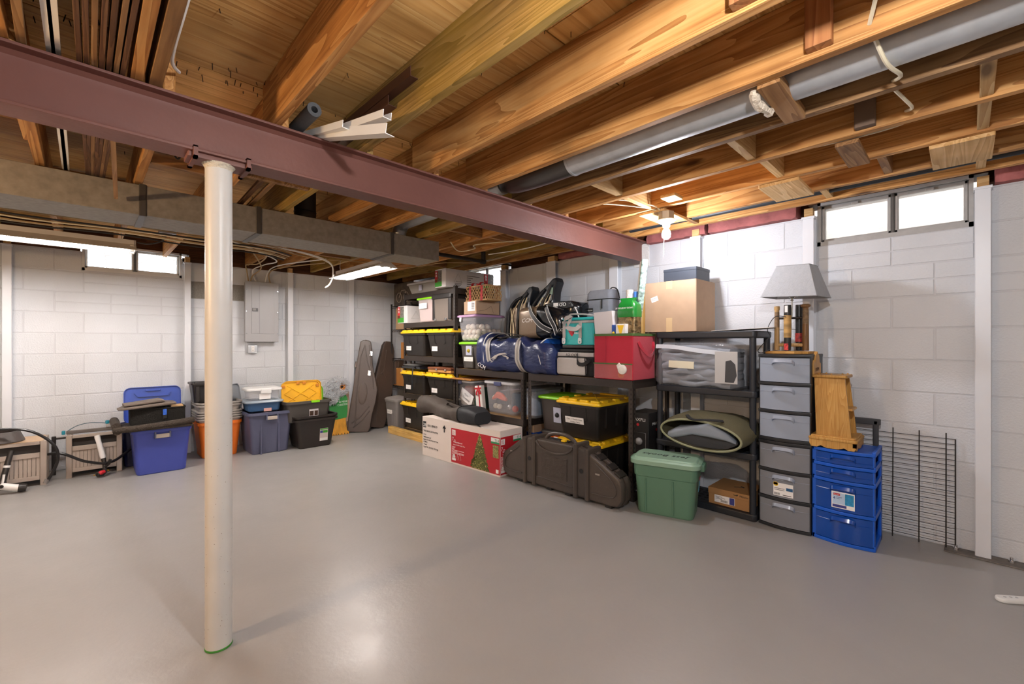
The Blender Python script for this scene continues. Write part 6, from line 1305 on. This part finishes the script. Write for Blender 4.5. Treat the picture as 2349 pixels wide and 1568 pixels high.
hose([(-1.0, 5.58, .52), (-.70, 5.56, .535), (-.50, 5.55, .525), (-.36, 5.53, .50), (-.25, 5.52, .42), (-.185, 5.52, .32), (-.175, 5.52, .22), (-.20, 5.52, .13), (-.235, 5.52, .05)], .011, 'black hose arching over the left planter down to the floor')
hose([(-.24, 5.64, .255), (-.18, 5.62, .26), (-.12, 5.60, .235), (-.02, 5.60, .165), (.08, 5.60, .125), (.13, 5.60, .115), (.20, 5.62, .125), (.30, 5.72, .18), (.36, 5.80, .22)], .012, 'black hose curving past the white spray wand behind the blue bin')
MB().cyl((-.238, 5.52, .062), (-.25, 5.52, .03), .016, n=10).build('hose_end', M('hose_coupling', '#8f8a86', .4, metal=.4), bpy.data.objects['hose'])
# hand-held sprayer wand on the second planter
t = thing('spray_wand', 'white and black spray wand with red nozzle leaning on the second planter', 'spray wand', (0, 0, 0))
WW = M('wand_white', '#e8e6e3', .35); tp_, bt_ = Vector((.075, 5.655, .375)), Vector((.118, 5.62, .16)); d_ = bt_-tp_
MB().tube([tp_, tp_+d_*.08, tp_+d_*.3, tp_+d_*.45, tp_+d_*.5, tp_+d_*.75, tp_+d_*.9, bt_], [.018, .022, .019, .021, .019, .021, .022, .019], 14).build('grip', WW, t)
for k in range(5): MB().tube([tp_+d_*(.55+.06*k), tp_+d_*(.57+.06*k)], .0225, 14).build('grip_ring', WW, t)
MB().tube([bt_, bt_+Vector((.008, -.01, -.06)), (.128, 5.58, .05)], [.018, .015, .014], 12).build('neck', BLACKP, t); MB().tube([(.13, 5.59, .08), (.155, 5.57, .11), (.165, 5.56, .15)], [.01, .012, .012], 10).build('trigger', BLACKP, t)
MB().tube([(.14, 5.575, .055), (.105, 5.55, .035), (.075, 5.53, .03)], [.018, .028, .02], 12).build('nozzle_body', BLACKP, t); MB().tube([(.125, 5.545, .05), (.10, 5.53, .045), (.088, 5.525, .04)], [.015, .02, .014], 10).build('red_nozzle', REDINK, t)
MB().cyl((.145, 5.56, .052), (.158, 5.55, .052), .008, n=10).cyl((.062, 5.53, .032), (.05, 5.53, .032), .006, n=8).build('brass_knob', M('brass', '#c49a3a', .3, metal=.8), t)
t = thing('hand_tool', 'black and white string-trimmer handle standing by the left planter', 'tool', (0, 0, 0))
MB().tube(smooth_path([(-.447, 5.565, .335), (-.46, 5.54, .27), (-.472, 5.52, .20), (-.485, 5.50, .12), (-.48, 5.48, .06)], 5), [.018]*8+[.02]*8+[.017]*5, 12).build('handle', BLACKP, t)
MB().tube([(-.468, 5.525, .225), (-.471, 5.522, .208)], .0215, 12).build('white_collar', WW, t); MB().tube([(-.481, 5.486, .16), (-.488, 5.48, .09)], .008, 8).build('white_stripe', WW, t)
MB().tube(smooth_path([(-.50, 5.47, .075), (-.46, 5.46, .06), (-.41, 5.45, .045), (-.385, 5.45, .04)], 4), [.02, .026, .028, .028, .028, .028, .028, .028, .028, .03, .032, .034, .034], 14).build('motor_head', WW, t)
MB().tube([(-.40, 5.45, .042), (-.385, 5.45, .04), (-.355, 5.448, .036)], [.034, .036, .03], 14).build('guard', BLACKP, t); MB().tube([(-.49, 5.435, .075), (-.492, 5.43, .075)], .014, 12).build('button', BLACKP, t)
t = thing('caulk_rail', 'grey metal bar with teal clamp lying on the second planter', 'clamp', (0, 5.80, .391))
MB().rbox(-.13, .22, -.015, .015, .0, .03, .003).build('bar', M('bar_grey', '#6d6762', .45, metal=.3), t); MB().rbox(.14, .2, -.02, .03, .03, .075, .006).build('head', STEELW, t); MB().rbox(.135, .165, -.03, .0, .065, .10, .008).rbox(-.16, -.135, -.02, .02, .0, .035, .005).build('teal_grip', M('teal_grip', '#1f7f93', .4), t)
MB().tube(smooth_path([(-.12, 0, .03), (-.06, 0, .07), (.02, 0, .088), (.10, 0, .08), (.15, 0, .07)], 6), .0035, 6).build('bowed_rod', M('rod_blue', '#56707c', .4, metal=.5), t)
t = thing('black_bracket', 'black metal bracket on the wall between the two planters', 'bracket', (-.20, 5.95, 0))
MB().rbox(-.03, .0, -.02, .02, .0, .36, .004).rbox(-.03, .10, -.01, .01, .33, .345, .003).build('bracket', BLACKM, t)

# blue bin and its load
BIN = M('blue_bin_plastic', '#3d4a9e', .42, var=.02); BINL = M('blue_lid_plastic', '#2f4aa3', .35)
def bin_open(name, label, x0, x1, yf, dep, h, m, tp=.86, r=.04, rim=.012, handle=None, lip=.03, tilt=0., group=None, z=0):
    t = BW(name, label, 'storage bin', yf, x0, x1, z, dep, group, tilt); w_ = x1-x0-2*rim
    MB().loft(tub_rings(w_, dep-2*rim, h, tp, r, rim, lip)).build('body', m, t)
    if handle:
        MB().rbox(-.055, .055, -dep/2-.014, -dep/2+.006, h-.085, h-.045, .008).build('handle', handle, t)
        for s in (-1, 1): MB().rbox(s*.055-.007, s*.055+.007, -dep/2-.014, -dep/2+.01, h-.085, h-.025, .003).build('handle_clip', M('handle_dark', '#5b5f77', .4), t)
    return t
HND = M('handle_taupe', '#b5aba0', .4)
bin_open('storage_bin', 'large royal-blue bin under the dark carpet pieces', .295, .755, 5.30, .46, .425, BIN, handle=HND)
bin_open('storage_bin', 'navy bin standing behind the royal-blue bin', .24, .62, 5.78, .28, .42, M('navy_bin', '#20264f', .45))
CARP = M('dark_carpet', '#40372f', .95, bump=.9, bs=90, var=.15, vs=30)
t = thing('carpet_mat', 'dark brown carpet mat with rolled edges across the royal-blue bin', 'mat', (.475, 5.50, .428))
MB().loft(wob([rr(.56, .46, .02, .0, 5), rr(.57, .47, .03, .012, 5), rr(.55, .45, .03, .025, 5)], .004, 81)).build('mat', CARP, t, ang=60)
MB().tube(smooth_path([(-.30, -.215, .03), (-.15, -.225, .028), (.10, -.225, .042), (.29, -.22, .058)], 5), .03, 12).build('front_roll', CARP, t); MB().tube([(-.28, -.235, .062), (-.28, 0, .07), (-.28, .18, .065)], .034, 14).tube([(-.275, -.235, .015), (-.275, 0, .02)], .03, 12).build('side_roll', CARP, t)
t = thing('carpet_box', 'black carpeted bin-box with blue tab on the carpet mat', 'box', (.505, 5.53, .458), .0)
BLC = M('black_carpet', '#17140f', .95, bump=.6, bs=120)
MB().loft(tub_rings(.42, .26, .155, .99, .02, .004, .01)).build('box', BLC, t); MB().rbox(.03, .06, -.139, -.133, .085, .14, .002).build('blue_tab', M('blue_tab', '#2d5fc0', .5), t); MB().rbox(.03, .06, -.139, -.133, .05, .083, .002).build('black_tab', INK, t)
MB().rbox(.10, .20, -.06, .06, .145, .162, .004).build('tan_filling', M('tan_fill', '#d9b07c', .6), t)
t = thing('folded_cloth', 'folded grey-brown cloth lying across the black carpeted box', 'cloth', (.42, 5.47, .618), .03)
FC = M('grey_brown_cloth', '#6d6259', .9, bump=.4, bs=80)
MB().loft(wob(bag_rings([(-.21, 0, .0, .14, .008, .003), (-.17, .0, .0, .22, .022, .008), (0, .02, .008, .24, .028, .01), (.16, .03, .016, .24, .03, .012), (.22, .03, .026, .2, .012, .004)], 5), .004, 83)).build('lower_fold', FC, t, ang=60)
MB().loft(wob(bag_rings([(-.17, 0, .03, .16, .02, .008), (0, .02, .04, .2, .026, .01), (.10, .03, .05, .2, .025, .01), (.13, .03, .052, .18, .012, .005)], 5), .004, 84)).build('upper_fold', FC, t, ang=60)
def big_lid(name, label, x, y, z, w_, h_, m, lean, rz=0., ribs='frame', thick=.03):
    """storage-bin lid standing on edge, inner side towards the room"""
    t = thing(name, label, 'bin lid', (x, y, z), 0, None, rot=(-lean, 0, rz))
    def ring(w, h, r, y): return [(p[0], y, p[1]+h_/2) for p in rr(w, h, r, 0, 5)]
    MB().loft([ring(w_-.02, h_-.02, .05, thick), ring(w_, h_, .055, thick*.7), ring(w_, h_, .055, 0), ring(w_-.012, h_-.012, .05, 0), ring(w_-.016, h_-.016, .05, thick*.45), ring(w_-.06, h_-.06, .04, thick*.5)]).build('lid', m, t)
    return t
t = big_lid('bin_lid', 'royal-blue bin lid standing upright behind the carpeted box', .50, 5.80, .43, .46, .36, BINL, .12)
MB().prism([(-.15, .30), (-.12, .26), (.12, .26), (.15, .30), (.12, .275), (-.12, .275)], 'Y', -.004, .014).build('lid_rib', BINL, t); MB().rbox(-.06, .06, -.006, .006, .315, .335, .003).build('latch_tab', BINL, t)
# orange bin and nested grey bins
t = bin_open('storage_bin', 'bright orange bin with grey bins nested in it, behind the column', .845, 1.262, 5.62, .40, .385, M('orange_bin', '#e8741a', .42), tp=.84)
GREYP = M('grey_bin_plastic', '#a49d96', .45)
for k in range(6):
    zz = .10+.0+.0; b_ = BW('storage_bin', ('lowest', 'second', 'third', 'fourth', 'fifth', 'topmost')[k]+' of six grey bins nested in the orange bin', 'storage bin', 5.61+.002*k, .84-.001*k, 1.268+.001*k, .12+.026*k+(.04 if k > 3 else 0), .41, 'grey bins nested in the orange bin')
    w_ = .405; MB().loft([rr(w_*.72, .27, .04, .0, 4), rr(w_*.72+.004, .274, .04, .006, 4), rr(w_-.02, .375, .05, .285, 4), rr(w_+.02, .41, .055, .29, 4), rr(w_+.022, .412, .055, .305, 4), rr(w_-.026, .366, .05, .305, 4), rr(w_*.72-.006, .264, .04, .012, 4)]).build('body', GREYP, b_)
t = BW('storage_bin', 'black bin with chunky handle standing in the topmost grey bin', 'storage bin', 5.70, .80, 1.06, .585, .26)
MB().loft(tub_rings(.24, .24, .225, .8, .03, .01, .02)).build('body', M('black_bin_shine', '#2b2826', .35, bump=.05), t); MB().rbox(-.1, .1, -.145, -.11, .19, .235, .012).build('handle', BLACKP, t); MB().rbox(-.09, -.05, -.135, -.10, .02, .2, .008).build('corner_rib', BLACKP, t)
t = big_lid('bin_lid', 'dark purple-grey lid standing highest out of the nested grey bins', 1.13, 5.87, .47, .30, .50, M('plum_lid', '#4a4250', .4), .04, rz=.9)
t = big_lid('bin_lid', 'slate-blue lid leaning beside the plum lid', 1.165, 5.83, .47, .26, .27, M('slate_lid', '#566d84', .4), .12, rz=.95)
for i in range(3):
    t = big_lid('bin_lid', ('grey bin lid with curved end, nearest to the slate-blue lid', 'grey bin lid with curved end, middle of three', 'grey bin lid with curved end, outermost of three')[i], 1.205+.028*i, 5.84+.006*i, .47, .25, .275+.012*i, M('pale_grey_lid', '#8f949a', .4), .14, rz=.95)
# slate bin stack
SLATE = M('slate_purple_plastic', '#54576f', .42, var=.03)
t = bin_open('storage_bin', 'slate-purple bin with taupe handle holding a small blue bin', 1.255, 1.742, 5.40, .52, .465, SLATE, tp=.84, rim=.02, handle=HND)
for x in (-.10, .08): MB().prism([(x-.008, 0), (x+.008, 0), (x+.004, .40), (x-.012, .40)], 'Y', -.262, -.21).build('front_rib', SLATE, t, rot=(.02, 0, 0), loc=(0, .036, .005))
t = BW('storage_bin', 'small blue bin with clear snap lid on the slate-purple bin', 'storage bin', 5.47, 1.255, 1.655, .468, .34)
MB().loft(tub_rings(.345, .29, .105, .93, .05, .01, .015, inner=False)).build('body', M('steel_blue_plastic', '#3f628a', .4), t); MB().loft(lid_rings(.40, .34, .026, .07)).build('lid', M('clear_blue_lid', '#b9c8d4', .2, alpha=.7), t, loc=(0, 0, .098))
MB().rbox(-.02, .06, -.16, -.155, .0, .035, .002).build('sticker', M('pink_sticker', '#d9a9a0', .5), t)
t = BW('clear_tote', 'clear box with white lid and latch on the small blue bin', 'storage tote', 5.50, 1.27, 1.64, .592, .27)
MB().loft(tub_rings(.32, .225, .115, .95, .025, .006, .012, .003)).build('body', CLEAR, t); MB().loft(lid_rings(.365, .265, .032, .03)).build('lid', M('white_lid', '#e3e3e1', .35), t, loc=(0, 0, .108))
MB().rbox(-.045, .065, -.142, -.118, .075, .125, .006).build('latch', M('white_lid', '#e3e3e1', .35), t); MB().rbox(-.055, .06, -.119, -.116, .01, .075, .002).build('sticker', LABELW, t)
# black bins, dark grey bin with lids
BLKB = M('black_brown_plastic', '#2b2521', .35, var=.03)
for k in range(2):
    t = BW('storage_bin', ('black-brown bin with white label, lower of the nested pair', 'black-brown bin nested in another, upper of the pair')[k], 'storage bin', 5.31+.006*k, 1.705, 2.225, .0+.036*k, .44)
    MB().loft(tub_rings(.47, .40, .345, .80, .05, .022, .022)).build('body', BLKB, t)
    if k == 0:
        lb = MB().box(-.055, .04, -.002, 0, .07, .22).build('label', M('label_pinkish', '#cdbfba', .6), t, loc=(.09, -.1645, 0), rot=(.116, 0, 0)); MB().box(-.053, .038, -.003, -.002, .205, .218).box(-.02, .035, -.003, -.002, .165, .195).build('label_green', GREENINK, lb); MB().box(-.052, -.022, -.003, -.002, .165, .195).build('label_navy', M('label_navy', '#3a3f86', .5), lb); MB().box(-.053, .038, -.003, -.002, .072, .105).build('label_white', WHITE, lb)
t = bin_open('storage_bin', 'dark grey bin with lime handle and picture label on the black bins', 1.63, 2.165, 5.37, .42, .245, GRT, tp=.9, rim=.018, z=.31)
MB().rbox(.01, .11, -.225, -.20, .222, .25, .006).build('handle', LIME, t)
st = MB().box(-.055, .05, -.2, -.198, .06, .16).build('picture_label', M('picture_label_white', '#d9d5d6', .5), t, rot=(.08, 0, 0), loc=(.05, .014, 0)); MB().box(-.05, -.005, -.2008, -.2, .085, .14).box(.005, .045, -.2008, -.2, .085, .14).build('label_bin_print', M('print_brown', '#4a3528', .5, var=.5, vs=50), st); MB().box(-.05, .0, -.2008, -.2, .062, .08).build('label_navy', M('label_navy', '#3a3f86', .5), st)
GOLDY = M('golden_yellow_plastic', '#f0b312', .38)
for k in range(2):
    t = big_lid('bin_lid', ('golden yellow lid with X ribs standing in the dark grey bin, front one', 'golden yellow lid behind the ribbed yellow lid')[k], 1.865+.03*k, 5.56+.032*k, .47, .43, .305+.008*k, GOLDY, .13, rz=-.10)
    if k == 0:
        for a, b_ in (((-.15, .26), (.15, .06)), ((.15, .26), (-.15, .06)), ((-.18, .16), (-.06, .08)), ((.18, .16), (.06, .08)), ((-.18, .16), (-.1, .22)), ((.18, .16), (.1, .22))): MB().tube([(a[0], .012, a[1]), (b_[0], .012, b_[1])], .005, 6).build('lid_rib', GOLDY, t)
        for x, z in ((-.19, .25), (.19, .25), (.19, .06), (-.03, .285), (.04, .285)): MB().rbox(x-.018, x+.018, -.001, .012, z-.014, z+.014, .002).build('lid_notch', M('amber_notch', '#c77a10', .45), t)
t = big_lid('bin_lid', 'lime-green lid edge behind the golden yellow lids', 1.93, 5.632, .47, .43, .245, LIME, .13, rz=-.10)
# Christmas figure: plywood animal in a green shirt, its head a heap of tinsel
t = thing('christmas_figure', 'painted wooden animal figure in green shirt with silver tinsel head', 'figure', (2.45, 5.86, 0), 0, rot=(-.10, 0, -.15))
FURM = M('painted_fur', '#d9982c', .6, var=.18, vs=30, stretch=(1, 1, .4)); GRS = M('green_shirt_paint', '#2f8a3c', .6, var=.08, vs=12, bump=.2, bs=14)
MB().prism([(-.10, .0), (-.09, .18), (-.05, .24), (.08, .26), (.085, .20), (.10, .05), (.125, .03), (.12, .005), (.06, .0), (.0, -.0)], 'Y', -.012, .012, .003).build('feet', FURM, t)
ct = MB()
for x in (-.075, -.045, -.015, .03, .065, .10): ct.rbox(x-.004, x+.004, -.015, -.011, .002, .02, .001)
ct.build('claws', INK, t)
MB().prism([(-.085, .20), (-.12, .30), (-.13, .42), (-.10, .52), (.02, .575), (.09, .54), (.115, .48), (.11, .30), (.095, .225)], 'Y', -.018, .012, .003).build('shirt', GRS, t)
text(t, '✿ MERRY', -.0, -.0195, .425, .036, WHITE, face='F', roll=-.06, sx=.85); text(t, 'CHRISTMAS', -.02, -.0195, .385, .036, WHITE, face='F', roll=-.06, sx=.75)
MB().prism([(-.08, .52), (-.10, .62), (-.04, .72), (.06, .74), (.12, .66), (.10, .55), (.04, .52)], 'Y', -.016, .012, .004).build('head', M('orange_face', '#d9861f', .6, var=.15, vs=20), t)
MB().ball((.045, -.02, .64), .018, 10, 7, .8).build('nose', INK, t)
tm = MB(); rnd = random.Random(77)
for k in range(1900):
    a = rnd.uniform(0, 2*PI); q = rnd.random()**.6; cx, cz = (-.02, .645) if rnd.random() < .72 else (-.11, .50); rx, rz_ = (.16, .135) if cx > -.1 else (.10, .09)
    p = Vector((cx+rx*q*math.cos(a), -.03-.05*math.sqrt(max(0, 1-q*q))*rnd.uniform(.2, 1), cz+rz_*q*math.sin(a)))
    if (p-Vector((.045, p.y, .64))).length < .045: continue
    d = Vector((rnd.uniform(-1, 1), rnd.uniform(-.6, .6), rnd.uniform(-1, 1))).normalized()*rnd.uniform(.012, .035); sd = d.orthogonal().normalized()*.0028
    tm.add([p-d+sd, p-d-sd, p+Vector((0, -.006, 0))-sd, p+Vector((0, -.006, 0))+sd, p+d-sd, p+d+sd], [(0, 1, 2, 3), (3, 2, 4, 5)])
o = tm.build('tinsel', M('tinsel', '#dfe1e3', .25, metal=.15, spec=.8), t, ang=10); o['kind'] = 'stuff'
tag(MB().rbox(-.035, .035, -.01, .01, 0, .56, .003, n=1).build('plywood_strip', M('pale_ply', '#cfae92', .7, var=.06), None, loc=(2.60, 5.93, 0), rot=(-.09, .02, .2)), 'pale plywood strip leaning behind the green-shirted figure', 'board')
# hard gun cases
def hard_case(label, x, y, rz, lean, prof, dep, oval, roll=0.):
    prof = [(p[0]*1.25, p[1]) for p in prof]
    t = thing('hard_case', label, 'hard case', (x, y, 0), 0, 'brown hard cases', rot=(-lean, roll, rz)); CASEB = M('case_brown', '#55473e', .38, bump=.1, bs=100, var=.05, vs=10)
    for y0, y1 in ((-dep/2, -.004), (.004, dep/2)): MB().prism(prof, 'Y', y0, y1, .018).build('shell', CASEB, t)
    MB().prism([(p[0]*.99, p[1]*.995+.003) for p in prof], 'Y', -.008, .008).build('seam', BLACKP, t)
    if oval:
        MB().loft([[(.01+.06*math.cos(2*PI*i/24)*s, yy, .53+.155*math.sin(2*PI*i/24)*s) for i in range(24)] for s, yy in ((1, -dep/2-.001), (.9, -dep/2-.006), (.5, -dep/2-.008))], False, True).build('oval_emboss', CASEB, t)
    for pts in oval and ([(-.04, .08), (-.055, .5), (-.05, 1.05), (-.02, 1.2)], [(.03, 1.22), (.065, .95), (.10, .75), (.12, .6)], [(-.02, 1.22), (.02, 1.0), (.08, .8)], [(-.08, .12), (.0, .2), (.09, .36)], [(-.06, .06), (.03, .17), (.10, .30)]) or ([(-.03, .1), (-.04, .7), (-.03, 1.1)], [(.04, 1.15), (.02, .8), (.06, .72)], [(-.02, .78), (.03, .84)]):
        MB().tube([(px_*1.25, -dep/2-.001, pz_) for px_, pz_ in pts], .007, 6).build('moulded_rib', CASEB, t)
    return t, CASEB
t, CB = hard_case('brown hard gun case with oval emblem, frontmost leaning case', 2.715, 5.86, -.45, .135, [(-.115, .0), (.10, 0), (.12, .06), (.13, .25), (.155, .42), (.165, .60), (.13, .75), (.085, .95), (.06, 1.18), (.045, 1.27), (.02, 1.285), (-.04, 1.285), (-.07, 1.26), (-.085, 1.0), (-.10, .6), (-.12, .2)], .09, True, roll=.09)
MB().rbox(.10, .14, -.03, .03, .54, .68, .01).build('handle_recess', INK, t); MB().tube(smooth_path([(.125, 0, .50), (.165, 0, .54), (.17, 0, .66), (.14, 0, .70)], 5), .012, 8).build('handle', CB, t)
for z in (.10, .93): MB().rbox(-.165 if z < .5 else -.13, -.115 if z < .5 else -.09, -.03, .03, z-.045, z+.045, .006).build('latch', CB, t)
for z in (1.10, .82): MB().rbox(.05, .095, -.052, -.01, z-.035, z+.035, .004).build('foil_tape', STEELW, t)
t, CB = hard_case('narrow brown hard case leaning between the two broad hard cases', 2.90, 5.99, -.3, .08, [(-.05, 0), (.05, 0), (.055, .1), (.05, 1.2), (.035, 1.27), (0, 1.285), (-.035, 1.27), (-.05, 1.2), (-.055, .1)], .07, False)
MB().rbox(-.03, .03, -.045, -.03, 1.02, 1.10, .004).build('foil_tape', STEELW, t)
t, CB = hard_case('brown hard gun case leaning against the wire rack, rear right one', 3.03, 5.93, .08, .09, [(-.10, .02), (.06, 0), (.09, .06), (.13, .35), (.16, .55), (.165, .75), (.15, 1.15), (.13, 1.25), (.09, 1.285), (.03, 1.28), (.0, 1.22), (-.05, .9), (-.10, .6), (-.13, .3)], .085, False, roll=.13)
for z in (.14, .42, .95): MB().rbox(.085+z*.08, .125+z*.08, -.03, .03, z-.03, z+.03, .006).build('latch', BLACKP, t)
MB().tube(smooth_path([(.14, 0, .50), (.185, 0, .54), (.19, 0, .68), (.16, 0, .74)], 5), .012, 8).build('handle', CB, t)
t, CB = hard_case('dark hard case standing inside the wire rack', 3.45, 5.88, 0., .0, [(-.08, .005), (.08, .005), (.085, 1.1), (.05, 1.2), (0, 1.22), (-.05, 1.2), (-.085, 1.1)], .07, False)
t.location = (3.40, 5.93, .62); t.scale = (1, 1, .3)

# ---------------------------------------------------------------- lettering becomes mesh
bpy.context.view_layer.update()
dg = bpy.context.evaluated_depsgraph_get()
for o in [q for q in bpy.data.objects if q.type == 'FONT']:
    me = bpy.data.meshes.new_from_object(o.evaluated_get(dg)); n = bpy.data.objects.new('tmp', me); C.objects.link(n)
    n.parent = o.parent; n.location = o.location; n.rotation_euler = o.rotation_euler; n.scale = o.scale; nm = o.name; bpy.data.objects.remove(o); n.name = nm
